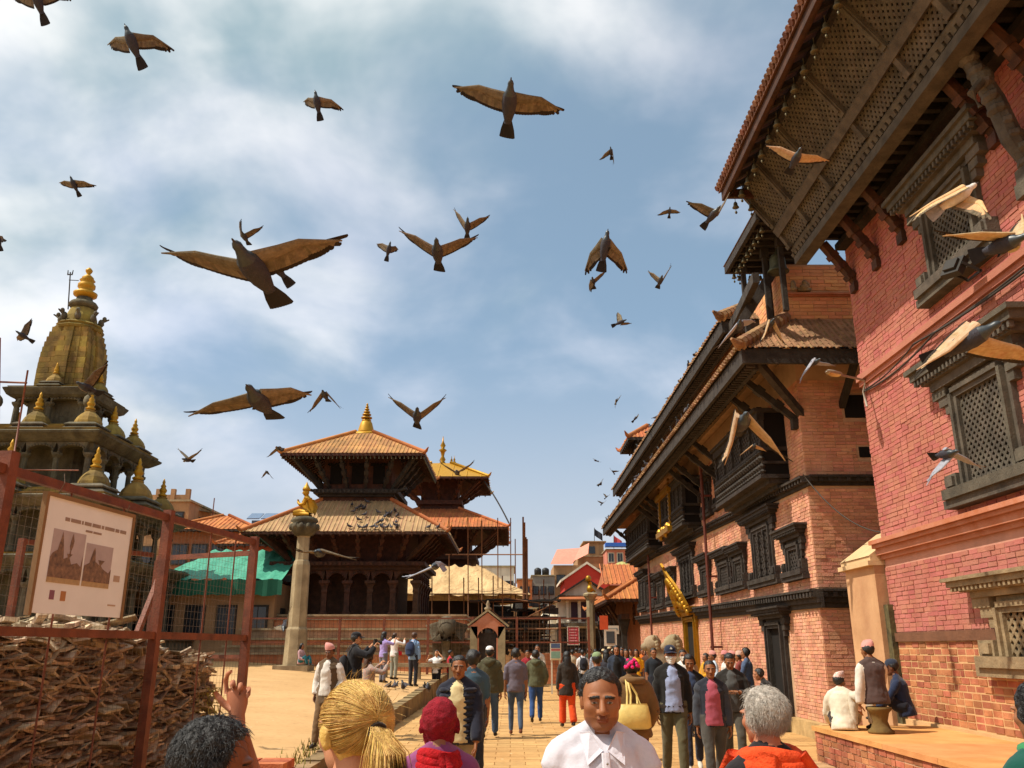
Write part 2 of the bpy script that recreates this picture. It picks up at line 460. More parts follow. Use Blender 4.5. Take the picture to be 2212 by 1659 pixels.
g = MB()                                                   # raised plaza on the left
xs = [-2.95 - 0.0001, -6, -9, -12, -30, -90]; ys = [-6, 4, 8, 12, 16, 20, 25, 30, 38, 45, 60, 130]
vs = [(x, y, plaza_z(x, y)) for y in ys for x in xs]
k = len(xs)
fs = [(j * k + i, j * k + i + 1, (j + 1) * k + i + 1, (j + 1) * k + i) for j in range(len(ys) - 1) for i in range(k - 1)]
g.add(vs, [tuple(reversed(f)) for f in fs])
plaza = g.build('plaza_pavement', m_plaza); plaza['kind'] = 'structure'
if plaza.data.polygons[0].normal.z < 0: plaza.data.flip_normals()
kerb = thing('kerb', None, None, (-2.8, 20, 0), kind='structure'); 
y = 4.0
kb = []
while y < 75:
    L = rnd.uniform(0.8, 1.3) if y < 40 else 3.0
    zt = plaza_z(-2.9, y + L / 2) + 0.035
    kb.append(((-2.83 + rnd.uniform(-.012, .012), y + L / 2, zt / 2 - 0.1), (0.26, L - 0.02, zt + 0.2), I3))
    y += L
pieces(kerb, 'kerb_stone', kb, mat('kerb_stone', '#8c7350', var=0.4, vscale=2, bump=0.6, bscale=20, island=0.2, color2='#5f4c34'))
# tuft of weeds along the kerb near the fence
g = MB()
for i in range(420):
    y = rnd.uniform(10.5, 17.5); x = -3.0 + rnd.gauss(0, 0.10) - (0.2 if rnd.random() < .3 else 0); h = rnd.uniform(.04, .16)
    a = rnd.uniform(0, 6.28); z = plaza_z(x, y)
    dx, dy = math.cos(a), math.sin(a)
    g.add([(x - dy * .012, y + dx * .012, z), (x + dy * .012, y - dx * .012, z), (x + dx * h * .5, y + dy * h * .5, z + h)], [(0, 1, 2)])
weeds = g.build('weeds', mat('dry_weeds', '#7c7434', var=0.4, vscale=4, island=0.4)); tag(weeds, 'dry weeds growing along the plaza kerb', 'weeds', kind='stuff')

# far city ground haze-coloured band of low hills is hidden by buildings, so none is built
# ------------------------------------------------------------------ shared architectural pieces
def lattice(mb, a0, a1, z0, z1, d, pitch=0.085, bar=0.034, th=0.02, mi=0, diag=True):
    """Pierced screen of crossing bars in the (A, U) plane of mb."""
    if diag:
        # two diagonal families clipped to the rectangle
        W, Hh = a1 - a0, z1 - z0
        s = pitch * math.sqrt(2)
        for sg in (1, -1):
            t = -Hh
            while t < W + Hh:
                # line a = t + sg' * z
                if sg > 0: p = [(t, 0), (t + Hh, Hh)]
                else: p = [(t + Hh if False else t, Hh), (t + Hh, 0)]
                (xa, za), (xb, zb) = p
                # clip in x
                if xb > 0 and xa < W:
                    if xa < 0: za += (0 - xa) * (zb - za) / (xb - xa); xa = 0
                    if xb > W: zb = za + (W - xa) * (zb - za) / (xb - xa); xb = W
                    if xb - xa > 0.01:
                        n = Vector((-(zb - za), xb - xa)).normalized() * bar / 2
                        poly = [(a0 + xa - n.x, z0 + za - n.y), (a0 + xb - n.x, z0 + zb - n.y), (a0 + xb + n.x, z0 + zb + n.y), (a0 + xa + n.x, z0 + za + n.y)]
                        off = 0.002 if sg > 0 else 0
                        mb.prism(poly, d - th - off, d - off, mi)
                t += s
    else:
        a = a0 + pitch / 2
        while a < a1:
            mb.bx(a - bar / 2, a + bar / 2, d - th, d, z0, z1, mi); a += pitch
        z = z0 + pitch / 2
        while z < z1:
            mb.bx(a0, a1, d - th - .002, d - .002, z - bar / 2, z + bar / 2, mi); z += pitch

def newar_window(root, fr, a0, a1, z0, z1, m, lint=0.45, sill=0.3, lh=0.3, sh=0.2, depth=0.14, lat=0.085, tall=False, name='window', mullions=0, ears=True, sillparts=True):
    """Carved Newar window: nested frame, wide stepped lintel with hanging ends, sill with end blocks, pierced screen."""
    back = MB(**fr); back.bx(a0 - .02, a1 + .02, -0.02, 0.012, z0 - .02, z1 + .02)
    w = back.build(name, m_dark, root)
    f = MB(**fr)
    for i, (t, d) in enumerate(((0.0, depth * 0.55), (0.07, depth), (0.14, depth * 0.75))):
        e0, e1 = 0.14 - t, 0.14 - t - 0.068
        f.bx(a0 - e0, a0 - e1, 0.0, d, z0, z1); f.bx(a1 + e1, a1 + e0, 0.0, d, z0, z1)
        f.bx(a0 - e1 + .001, a1 + e1 - .001, 0.0, d - .003, z1 - e1 * .0 + e1, z1 + e0)
    for i in range(mullions):
        a = a0 + (a1 - a0) * (i + 1) / (mullions + 1)
        f.bx(a - .035, a + .035, 0.0, depth * .8, z0, z1)
        for q in range(int((z1 - z0) / .16)): f.bx(a - .05, a + .05, 0, depth * .9, z0 + .06 + q * .16, z0 + .11 + q * .16)
    f.build('frame', m, w)
    l = MB(**fr)
    e = 0.14
    l.bx(a0 - e - lint * .55, a1 + e + lint * .55, 0.0, depth * 1.1, z1 + .145, z1 + .145 + lh * .3)
    l.bx(a0 - e - lint * .75, a1 + e + lint * .75, 0.0, depth * 1.5, z1 + .147 + lh * .3, z1 + .145 + lh * .55)
    l.bx(a0 - e - lint, a1 + e + lint, 0.0, depth * 2.0, z1 + .147 + lh * .55, z1 + .145 + lh * .82)
    l.bx(a0 - e - lint - .06, a1 + e + lint + .06, 0.0, depth * 2.3, z1 + .147 + lh * .82, z1 + .145 + lh)
    q = a0 - e - lint * .9
    while q < a1 + e + lint * .9:                           # dentils
        l.bx(q, q + .05, depth * 1.5, depth * 1.9, z1 + .15 + lh * .33, z1 + .14 + lh * .55); q += .11
    if ears:
        for s, x in ((-1, a0 - e), (1, a1 + e)):            # hanging carved ends
            for kx in range(3):
                ww = lint * (0.62 - 0.2 * kx)
                l.bx(x, x + s * ww, 0.0, depth * (0.9 - .12 * kx), z1 + .143 - .13 * (kx + 1), z1 + .143 - .13 * kx)
    l.build('lintel', m, w)
    if sillparts:
        s_ = MB(**fr)
        s_.bx(a0 - e - sill, a1 + e + sill, 0.0, depth * 1.2, z0 - sh, z0 - sh * .55)
        s_.bx(a0 - e - sill * .8, a1 + e + sill * .8, 0.0, depth * 1.5, z0 - sh * .548, z0 - .002)
        for s, x in ((-1, a0 - e), (1, a1 + e)):
            s_.bx(x, x + s * sill * .75, 0.0, depth * 1.1, z0, z0 + .2)
            s_.bx(x + s * sill * .1, x + s * sill * .6, depth * 1.1, depth * 1.35, z0 + .03, z0 + .16)
        s_.build('sill', m, w)
    if lat:
        g = MB(**fr); lattice(g, a0, a1, z0, z1, depth * .45, lat, lat * .42, .018)
        g.build('lattice_screen', m, w)
    return w

def band(root, name, fr, a0, a1, z, layers, m, dent=None, zs=None):
    """Projecting string course; layers are (dz0, dz1, depth). zs: slope of z along a."""
    b = MB(**fr)
    def seg(p, q, d0, d1, h0, h1):
        if zs is None: b.bx(p, q, d0, d1, z + h0, z + h1)
        else:
            f0, f1 = zs(p), zs(q)
            b.add([(p, d0, z + h0 + f0), (q, d0, z + h0 + f1), (q, d1, z + h0 + f1), (p, d1, z + h0 + f0),
                   (p, d0, z + h1 + f0), (q, d0, z + h1 + f1), (q, d1, z + h1 + f1), (p, d1, z + h1 + f0)],
                  [(0, 3, 2, 1), (4, 5, 6, 7), (0, 1, 5, 4), (1, 2, 6, 5), (2, 3, 7, 6), (3, 0, 4, 7)])
    for i, (h0, h1, d) in enumerate(layers): seg(a0, a1, 0.0, d, h0 + .001 * i, h1)
    if dent:
        h0, h1, d0, d1, w, p = dent
        a = a0
        while a < a1 - w: seg(a, a + w, d0, d1, h0, h1); a += p
    return b.build(name, m, root)

def tile_face(mb, e0, e1, t0, t1, pitch=0.22, r=0.055, rows=None):
    """Raised tile ribs over a roof slope from eave edge e0-e1 up to t0-t1 (hipped: ribs stop at the hips)."""
    e0, e1, t0, t1 = map(Vector, (e0, e1, t0, t1))
    ax = (e1 - e0); L = ax.length; ax.normalize()
    # up-slope direction perpendicular to eave
    up = t0 - e0; up = up - ax * up.dot(ax); Hh = up.length; up.normalize()
    nrm = ax.cross(up).normalized()
    if nrm.z < 0: nrm = -nrm
    o0 = (t0 - e0).dot(ax); o1 = L - (t1 - e0).dot(ax)
    n = int(L / pitch)
    for i in range(n):
        x = (i + 0.5) * L / n
        h = Hh
        if x < o0: h = Hh * x / o0
        if L - x < o1: h = min(h, Hh * (L - x) / o1)
        if h < 0.08: continue
        nr = rows or max(1, int(h / 0.9))
        p = e0 + ax * x - up * 0.05
        p = p + up * rnd.gauss(0, .025); ax_j = ax * rnd.gauss(0, .006)
        for k in range(nr):
            if rnd.random() < .012: continue
            p = p + ax_j * rnd.uniform(-1, 1)
            q0 = p + up * ((h + .05) * k / nr); q1 = p + up * ((h + .05) * (k + 1) / nr + .0)
            lift = nrm * (r * 0.28)
            w0, w1 = r, r * 0.85
            mb.add([q0 - ax * w0, q0 + ax * w0, q0 + nrm * (r * .62) + lift, q1 - ax * w1, q1 + ax * w1, q1 + nrm * r * 0.5],
                   [(0, 1, 2), (1, 4, 5, 2), (4, 3, 5), (3, 0, 2, 5)])

def pagoda_roof(root, cx, cy, hx, hy, zE, tx, ty, zT, m_t, m_w, name='roof', pitch=0.22, rib=0.055, thick=0.16, ridge_m=None, struts=None, bells=False, ribs=True):
    E = [(cx - hx, cy - hy), (cx + hx, cy - hy), (cx + hx, cy + hy), (cx - hx, cy + hy)]
    T = [(cx - tx, cy - ty), (cx + tx, cy - ty), (cx + tx, cy + ty), (cx - tx, cy + ty)]
    b = MB()
    vs = [(*e, zE) for e in E] + [(*t, zT) for t in T] + [(*e, zE - .05) for e in E] + [(*t, zT - thick - .05) for t in T]
    fs = [(i, (i + 1) % 4, 4 + (i + 1) % 4, 4 + i) for i in range(4)]
    fs += [(4, 5, 6, 7)]
    b.add(vs, fs, 0)
    r = b.build(name, m_t, root)
    u = MB()                                                # underside boards and fascia
    u.add([(*e, zE - .012) for e in E] + [(*e, zE - .15) for e in E] + [(*t, zT - thick - .1) for t in T],
          [(i + 4, (i + 1) % 4 + 4, (i + 1) % 4, i) for i in range(4)] + [((i + 1) % 4 + 4, i + 4, 8 + i, 8 + (i + 1) % 4) for i in range(4)], 0)
    for i in range(4):                                      # rafters
        e0, e1 = Vector(E[i]), Vector(E[(i + 1) % 4]); t0, t1 = Vector(T[i]), Vector(T[(i + 1) % 4])
        n = int((e1 - e0).length / 0.42)
        ax = (e1 - e0).normalized(); L = (e1 - e0).length
        inn = Vector((-ax.y, ax.x)); dep = abs((t0 - e0).dot(inn)); slope = (zT - thick - .1 - zE + .15) / dep
        off = (t0 - e0).dot(ax)
        for k in range(1, n):
            x = L * k / n
            d = dep * min(1, x / max(off, .01), (L - x) / max(off, .01))
            p0 = e0 + ax * x + inn * .02; p1 = e0 + ax * x + inn * d
            u.bar((*p0, zE - .2), (*p1, zE - .2 + slope * (d - .02)), .07, .09)
    u.build('eave_boards', m_w, r)
    if ribs:
        tl = MB()
        for i in range(4):
            tile_face(tl, (*E[i], zE), (*E[(i + 1) % 4], zE), (*T[i], zT), (*T[(i + 1) % 4], zT), pitch, rib)
        tl.build('roof_tile', m_t, r, kind='stuff')
    for i in range(4):
        h = MB()
        p0 = Vector((*E[i], zE + .03)); p1 = Vector((*T[i], zT + .05))
        out = (p0 - Vector((cx, cy, zE))); out.z = 0; out.normalize()
        h.tube([p0 + out * .28 + Vector((0, 0, .22)), p0 + out * .12 + Vector((0, 0, .06)), p0, p1], [.02, .08, .11, .11], 8)
        h.build('hip_ridge', ridge_m or m_t, r, smooth=True)
    return r
# ------------------------------------------------------------------ near brick tower on the right
def px_of(p):
    z = p[2] - CAM_H; dz = p[1] * math.cos(PITCH) + z * math.sin(PITCH)
    return 1106 + 1838 * p[0] / dz, 829.5 - 1838 * (z * math.cos(PITCH) - p[1] * math.sin(PITCH)) / dz

TX = 6.4
tower = thing('brick_tower', 'tall red brick tower house with pierced wooden balcony and bell-hung eave', 'building', (8.5, 9, 0))
b = MB(); b.bx(TX, 12, -4, 14.85, 0.0, 10.4); b.build('wall', m_mortar_t, tower)
frT = dict(O=(TX, 0, 0), **WEST)
vis = lambda a, z: px_of((TX, a, z))[0] < 2290 and px_of((TX, a, z))[1] > -30
holes = [(10.40, 11.64, 3.83, 5.2), (10.4, 11.64, 6.9, 8.08), (10.18, 11.37, 1.55, 2.25), (4, 14.9, 6.25, 6.45), (4, 14.9, 3.05, 3.46), (11.6, 14.9, 1.8, 1.95), (11.6, 14.9, .4, .62)]
bt = brick_boxes((TX, 0, 0), (0, 1, 0), (-1, 0, 0), 6, 14.85, 1.95, 9.6, holes, 0.225, 0.071, 0.008, vis=vis)
pieces(tower, 'brick', bt, m_brick_t, keep=0)
bl = brick_boxes((TX, 0, 0), (0, 1, 0), (-1, 0, 0), 6, 14.85, 0.62, 1.80, holes, 0.235, 0.098, 0.019, vis=lambda a, z: vis(a, z))
b = MB(**frT); b.bx(6, 14.84, .0, .006, .6, 1.8); b.build('pale_pointing', m_mortar_y, tower)
pieces(tower, 'brick', bl, m_brick_l, keep=300)
band(tower, 'cornice', frT, -3, 14.87, 3.25, [(-.10, -.03, .06), (-.03, .08, .13), (.08, .14, .19), (.14, .21, .24)], m_terra)
band(tower, 'string_course', frT, -3, 14.87, 6.3, [(-.05, .03, .05), (.03, .13, .10), (.13, .17, .07)], m_brick_t)
band(tower, 'stone_band', frT, 11.65, 14.87, 1.8, [(0.002, .14, .05)], mat('brown_stone_band', '#6f4a34', var=.3, bump=.5, bscale=20))
band(tower, 'plinth', frT, -3, 14.87, .45, [(0, .08, .12), (.08, .16, .05)], m_mortar_y)
newar_window(tower, frT, 10.42, 11.62, 3.85, 5.17, m_wood_t, lint=.62, sill=.42, lh=.42, sh=.26, depth=.17, lat=.088)
newar_window(tower, frT, 10.42, 11.62, 6.92, 8.05, m_wood_t, lint=.55, sill=.34, lh=.4, sh=.26, depth=.17, lat=.088)
newar_window(tower, frT, 10.2, 11.35, 1.6, 2.2, mat('pale_brown_wood', '#8f7b5c', rough=.85, var=.35, vscale=4, bump=.7, bscale=30, color2='#6b5a42'), lint=.7, sill=.5, lh=.28, sh=.26, depth=.17, lat=.1)  # lower window in a paler wood tone than the others

# balcony: floor beam, inclined pierced screens, joists, struts
def slant(p0, p1, y0):
    """Frame lying in the plane through (x,z) p0 -> p1, a along +Y."""
    d = Vector((p1[0] - p0[0], 0, p1[1] - p0[1])); L = d.length; d.normalize()
    n = Vector((-d.z, 0, d.x))
    if n.x > 0: n = -n
    return dict(O=(p0[0], y0, p0[1]), A=(0, 1, 0), D=tuple(n), U=tuple(d)), L
B0, B1, B2 = (5.75, 9.0), (5.33, 9.63), (4.70, 10.5)
YE = 15.25
balc = MB(); balc.bx(5.55, 5.78, -4, YE, 8.88, 9.04); balc.bx(5.60, 5.84, -4, YE + .03, 9.045, 9.12)
balcony = balc.build('balcony', m_wood_t, tower)
f, L = slant(B0, B1, 0)
g = MB(**f)
for i, (s0, s1, d) in enumerate(((.10, .16, .10), (.17, .23, .07), (.24, .30, .10), (.31, .335, .06))): g.bx(-4, YE, 0, d, s0, s1)
y = 5.0
while y < YE:                                              # carved running ornament
    g.bx(y, y + .10, .06, .115, .165, .235); g.bx(y + .02, y + .08, .1, .125, .11, .15); y += .16
g.build('carved_fascia', m_wood_t, balcony)
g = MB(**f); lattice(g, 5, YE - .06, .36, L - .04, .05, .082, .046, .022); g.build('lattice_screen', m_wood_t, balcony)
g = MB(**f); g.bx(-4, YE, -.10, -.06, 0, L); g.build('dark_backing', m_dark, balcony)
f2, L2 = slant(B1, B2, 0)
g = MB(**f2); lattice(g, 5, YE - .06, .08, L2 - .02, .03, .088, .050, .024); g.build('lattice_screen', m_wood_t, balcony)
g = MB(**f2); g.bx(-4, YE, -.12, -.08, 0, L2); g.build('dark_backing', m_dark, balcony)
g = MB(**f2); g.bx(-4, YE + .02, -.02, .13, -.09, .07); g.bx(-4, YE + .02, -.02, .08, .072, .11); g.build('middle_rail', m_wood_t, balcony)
ribs_y = [YE - .02] + [at(u, v, X=4.70).y for u, v in ((1640, 340), (1683, 275), (1743, 159), (1821, 8))]
ribs_y += [ribs_y[-1] - 1.15, ribs_y[-1] - 2.3, ribs_y[-1] - 3.5]
for y in ribs_y:
    g = MB(**f2); g.bx(y - .06, y + .06, 0, .10, .11, L2); g.bx(y - .035, y + .035, .10, .13, .2, L2 - .05)
    g.build('rib', m_wood_t, balcony)
    g = MB(**f); g.bx(y - .05, y + .05, .0, .11, .34, L - .08); g.bx(y - .07, y + .07, .0, .13, .34, .42)
    g.build('rib', m_wood_t, balcony)
g = MB()                                                   # joists and dark floor between wall and beam
g.bx(5.9, TX + .0, -4, 14.8, 9.3, 9.36)
for k in range(40): g.bx(5.72, TX, 14.7 - k * .27 - .05, 14.7 - k * .27 + .05, 9.16, 9.297)
g.bx(6.2, TX, -4, 14.83, 8.98, 9.10)
g.build('floor_joists', m_wood, balcony)
g = MB(); g.bx(5.9, TX, -4, 14.75, 9.365, 9.40); g.build('floor_boards', m_dark, balcony)
for y in (14.55, 13.55, 12.55, 9.75, 8.7):
    s = MB(); s.bar((TX + .04, y, 8.15), (5.86, y, 8.98), .15, .13)
    for t in (.15, .4, .65): s.bar((TX - .54 * t + .0, y, 8.15 + .83 * t), (TX - .54 * (t + .1), y, 8.15 + .83 * (t + .1)), .20, .16)
    s.bx(TX - .09, TX, y - .1, y + .1, 8.0, 8.17)
    s.build('strut', m_wood_r, tower)
# carved figure strut near the frame edge
s = MB()
s.tube([(TX - .02, 9.2, 7.35), (TX - .18, 9.2, 7.75), (TX - .3, 9.2, 8.3), (TX - .55, 9.2, 8.95)], [.09, .13, .12, .10], 8)
for k in range(9):
    t = k / 8; s.sphere((TX - .05 - .5 * t, 9.2 - .02, 7.4 + 1.5 * t), (.13 - .03 * (k % 2), .15, .09), 8, 5)
s.sphere((TX - .42, 9.18, 8.62), (.14, .13, .17), 10, 7); s.tube([(TX - .5, 9.1, 8.5), (TX - .68, 9.05, 8.3), (TX - .6, 9.05, 8.1)], [.06, .05, .03], 7)
s.bx(TX - .14, TX, 9.05, 9.35, 7.15, 7.36); s.bx(TX - .2, TX, 9.08, 9.32, 6.95, 7.14)
s.build('carved_strut', m_wood_t, tower)
# roof with projecting eave
g = MB()
g.add([(4.15, -4, 10.50), (4.15, 15.2, 10.50), (7.6, 15.2, 12.6), (7.6, -4, 12.6), (4.15, -4, 10.42), (4.15, 15.2, 10.42), (7.6, 15.2, 12.45), (7.6, -4, 12.45)],
      [(0, 3, 2, 1), (4, 5, 6, 7), (0, 1, 5, 4), (1, 2, 6, 5), (2, 3, 7, 6), (3, 0, 4, 7)])
m_tile_d = mat('dark_red_tile', '#7a5440', rough=.9, var=.3, vscale=4, bump=.5, bscale=30, island=.3, color2='#573a2c')
roof = g.build('roof', m_tile_d, tower)
g = MB(); g.bx(4.2, 4.27, -4, 15.17, 10.24, 10.44); g.bx(4.27, 4.36, -4, 15.16, 10.36, 10.5); g.bx(4.28, 5.9, 15.07, 15.16, 10.28, 10.46)
g.build('fascia', m_wood_r, roof)
g = MB()
for k in range(78):
    y = 15.15 - k * .14; g.tube([(4.10, y, 10.50), (4.5, y, 10.76)], [.06, .06], 6)
g.build('edge_tile', m_tile_d, roof, kind='stuff')
g = MB()
for k in range(24): g.bar((4.3, 15.0 - k * .45, 10.40), (6.3, 15.0 - k * .45, 11.55), .08, .10)
g.bx(4.6, 4.75, -4, 15.1, 10.44, 10.56)
g.build('rafters', m_wood, roof)
def hang_bell(parent, x, y, z, s=1.0, m=None, big=False):
    b = MB()
    b.tube([(x, y, z), (x, y, z - .10 * s)], .005 * s, 5)
    b.lathe([(.012 * s, -.10 * s), (.02 * s, -.105 * s), (.032 * s, -.13 * s), (.036 * s, -.17 * s), (.055 * s, -.20 * s), (.052 * s, -.205 * s)], (x, y, z), 10)
    b.tube([(x, y, z - .2 * s), (x, y, z - .27 * s)], .004 * s, 4)
    b.sphere((x, y, z - .285 * s), (.022 * s, .01 * s, .03 * s), 6, 4)
    return b.build('bell', m or m_brass, parent, smooth=True)
for k in range(15): hang_bell(tower, 4.42, 15.02 - k * .46, 10.26, 1.25)
for x in (4.75, 5.1): hang_bell(tower, x, 15.1, 10.26, 1.25)
# cables slung below the string course, lamp arm, floodlight
def sag(p0, p1, s, n=12):
    p0, p1 = Vector(p0), Vector(p1)
    return [p0.lerp(p1, i / n) - Vector((0, 0, s * 4 * (i / n) * (1 - i / n))) for i in range(n + 1)]
g = MB()
g.tube(sag((TX - .05, 14.75, 6.15), (TX - .08, 12.6, 6.27), .08), .012, 6); g.tube(sag((TX - .08, 12.6, 6.27), (TX - .08, 8, 6.3), .12), .014, 6)
g.tube(sag((TX - .05, 14.7, 6.12), (TX - .09, 11.9, 6.2), .10), .016, 6); g.tube(sag((TX - .09, 11.9, 6.2), (TX - .08, 8, 6.2), .07), .016, 6)
cb = g.build('cable', mat('black_cable', '#3a332c', rough=.6), smooth=True); tag(cb, 'bundle of black cables slung under the tower string course', 'cable')
lamp = thing('street_lamp', 'cream street lamp head on a bent pipe arm at the tower corner', 'lamp', (6.3, 14.7, 6.2))
p_end = at(1800, 805, Y=14.2); p_mid = at(1870, 822, Y=14.6)
g = MB(); g.tube([(TX - .02, 14.72, 5.85), (TX - .06, 14.70, 6.12), p_mid, p_end + Vector((.12, .05, -.02))], .022, 8); g.build('arm', mat('grey_paint', '#9a8f80', rough=.5), lamp, smooth=True)
g = MB(); dr = (p_end - p_mid).normalized()
c = p_end - dr * .02
g.tube([c - dr * .18, c - dr * .12, c + dr * .05, c + dr * .16, c + dr * .19], [(.03, .02), (.065, .03), (.075, .038), (.06, .03), (.02, .015)], 12); g.build('lamp_head', mat('grey_paint', '#9a8f80'), lamp, smooth=True)
g = MB(); g.tube([c - dr * .11 - Vector((0, 0, .03)), c + dr * .03 - Vector((0, 0, .04)), c + dr * .15 - Vector((0, 0, .028))], [(.055, .02), (.065, .03), (.045, .02)], 12); g.build('diffuser', mat('cream_diffuser', '#d8b878', rough=.3), lamp, smooth=True)
fl = thing('floodlight', 'square floodlight with orange glass on the tower upper window sill', 'lamp', (6.0, 11.4, 6.9))
fc = at(2062, 578, X=TX - .42); fm = Matrix.Rotation(R(-62), 3, 'Y') @ Matrix.Rotation(R(20), 3, 'X')
g = MB(); g.obox(fc, (.13, .15, .05), fm); g.obox(fc + fm @ Vector((.0, 0, .06)), (.08, .1, .03), fm); g.build('housing', mat('dark_metal', '#2e2a26', rough=.5), fl)
g = MB(); g.obox(fc - fm @ Vector((0, 0, .052)), (.085, .1, .004), fm); g.build('glass', mat('amber_glass', '#d98f4a', rough=.2, spec=.6), fl)
g = MB(); g.bar(fc + Vector((.02, .16, 0)), fc + Vector((.25, .16, -.12)), .02, .04); g.bar(fc + Vector((.02, -.16, 0)), fc + Vector((.25, -.16, -.12)), .02, .04); g.bar(fc + Vector((.25, .17, -.12)), fc + Vector((.25, -.17, -.12)), .03, .03); g.build('bracket', mat('dark_metal', '#2e2a26'), fl)

# brick ledge with dusty slab top in front of the tower
ledge = thing('brick_ledge', 'low brick seating ledge with dusty orange slab top along the tower', 'ledge', (5.5, 10, 0))
g = MB(); g.bx(4.62, TX - .001, 2, 13.95, -.05, .50); g.build('core', m_mortar, ledge)
g = MB(); y = 2.0
sl = []
while y < 13.9:
    L = min(rnd.uniform(1.0, 1.6), 13.99 - y)
    sl.append(((5.48, y + L / 2, .535), (1.80, L - .008, .065), I3)); y += L
pieces(ledge, 'slab', sl, mat('dusty_orange_slab', '#c98f58', var=.25, vscale=2, bump=.35, bscale=30, island=.08, color2='#b87a44'))
bb = brick_boxes((4.62, 0, 0), (0, 1, 0), (-1, 0, 0), 5, 13.95, .0, .5, [], .24, .083, .014)
bb += brick_boxes((4.62, 13.95, 0), (1, 0, 0), (0, 1, 0), 0, 1.7, .0, .5, [], .24, .083, .014)
pieces(ledge, 'brick', bb, m_brick_l, keep=300)
step = thing('stone_step', 'worn stone kerb step below the brick ledge', 'step', (4.4, 11, 0))
sb = []
y = 5.0
while y < 14.2:
    L = rnd.uniform(.7, 1.1); off = -.12 * max(0, (y - 11.5)) * .25
    for q in range(2):
        sb.append(((4.30 - q * .14 + off, y + L / 2, .06 - q * .045), (.34, L - .015, .15 - .05 * q), Matrix.Rotation(rnd.uniform(-.02, .02), 3, 'Z')))
    y += L
pieces(step, 'stone', sb, mat('ledge_stone', '#b59468', var=.35, vscale=3, bump=.6, bscale=20, island=.15, color2='#8d6e48'))

# cream buttress between tower and palace
but = thing('plaster_buttress', 'cream plastered buttress with sloping cap between tower and palace', 'buttress', (6.6, 15.6, 0))
g = MB(); g.bx(6.22, 7.6, 14.9, 16.2, 0, 3.06); g.build('wall', m_cream, but)
g = MB(); g.bx(6.12, 7.6, 14.88, 16.3, 3.062, 3.14); g.bx(6.17, 7.6, 14.89, 16.25, 3.142, 3.22)
g.add([(6.15, 14.9, 3.222), (6.15, 16.23, 3.222), (6.9, 16.23, 3.75), (6.9, 14.9, 3.75), (7.6, 14.9, 3.75), (7.6, 16.23, 3.75), (7.6, 14.9, 3.222), (7.6, 16.23, 3.222)],
      [(0, 3, 2, 1), (3, 4, 5, 2), (0, 6, 4, 3), (1, 2, 5, 7)])
g.build('cap', mat('pale_cream_plaster', '#c9a87c', var=.15, bump=.3, bscale=12), but)
g = MB(); g.bx(6.3, 6.39, 14.72, 14.895, .5, 2.4); g.build('drain_pipe', mat('mossy_pipe', '#5c5334', var=.5, vscale=6, bump=.5, bscale=20, color2='#2e2a1c'), but)

# ------------------------------------------------------------------ palace
palace = thing('brick_palace', 'long brick palace wing with carved dark windows and deep tiled eave', 'building', (9, 29, 0))
PX, PY0, PY1 = 6.1, 17.4, 42.0
g = MB(); g.bx(PX, 13, PY0, PY1, 0, 7.9); g.build('wall', m_mortar, palace)
frP = dict(O=(PX, 0, 0), **WEST)
sk1 = lambda a: .013 * (a - 17.6)
sk2 = lambda a: .026 * (a - 17.5)
wins = [(18.12, 18.85, 3.27, 3.78, .3, 0), (20.1, 21.45, 3.3, 4.46, .55, 2), (22.6, 23.45, 3.36, 3.93, .18, 0), (24.1, 25.2, 3.36, 3.98, .3, 0), (26.75, 27.6, 3.42, 4.08, .35, 0),
        (29.2, 30.9, 3.5, 4.66, .6, 2), (32.5, 33.6, 3.4, 4.2, .25, 0), (34.9, 36.0, 3.4, 4.2, .25, 0), (37.0, 38.4, 3.42, 4.3, .3, 0), (39.3, 41.3, 3.5, 4.7, .25, 1)]
bays = [(18.4, 22.8), (27.4, 32.2), (34.8, 41.8)]
hol = [(a0 - .03, a1 + .03, z0 - .03, z1 + .03) for a0, a1, z0, z1, *_ in wins]
hol += [(19.45, 21.2, .3, 2.55), (28.9, 31.0, .2, 2.9)]
hol += [(a0, a1, 5.1, 7.0) for a0, a1 in bays]
bp = brick_boxes((PX, 0, 0), (0, 1, 0), (-1, 0, 0), PY0, PY1, .3, 7.2, hol, .225, .071, .009)
bp = [b for b in bp if not (-.02 < b[0].z - 2.42 - sk1(b[0].y) < .42) and not (-.02 < b[0].z - 4.82 - sk2(b[0].y) < .3)]
# crisp corner
bs = brick_boxes((PX, PY0, 0), (1, 0, 0), (0, -1, 0), 0, 2.6, .3, 7.2, [(1.1, 2.6, 5.45, 5.75), (.9, 1.7, 6.3, 6.9)], .225, .071, .009)
bs = [b for b in bs if not (2.42 < b[0].z < 2.86) and not (4.86 < b[0].z < 5.14)]
pieces(palace, 'brick', bp + bs, m_brick_p, keep=300)
lay1 = [(-.36, -.26, .06), (-.26, -.16, .13), (-.16, -.05, .20), (-.05, .0, .27)]
band(palace, 'carved_band', frP, PY0 - .27, PY1, 2.82, lay1, m_wood, dent=(-.155, -.06, .20, .25, .09, .2), zs=sk1)
band(palace, 'string_course', frP, PY0 - .22, PY1, 5.08, [(-.20, -.13, .06), (-.13, -.05, .14), (-.05, .0, .22)], m_wood, dent=(-.13, -.055, .14, .19, .08, .19), zs=sk2)
frS = dict(O=(PX, PY0, 0), A=(1, 0, 0), D=(0, -1, 0))
band(palace, 'carved_band', frS, .001, 3, 2.82, [(a, b, d - .004) for a, b, d in lay1], m_wood, dent=(-.155, -.06, .20, .25, .09, .2))
band(palace, 'string_course', frS, .001, 3, 5.10, [(-.20, -.13, .06), (-.13, -.05, .14), (-.05, .0, .215)], m_wood, dent=(-.13, -.055, .14, .19, .08, .19))
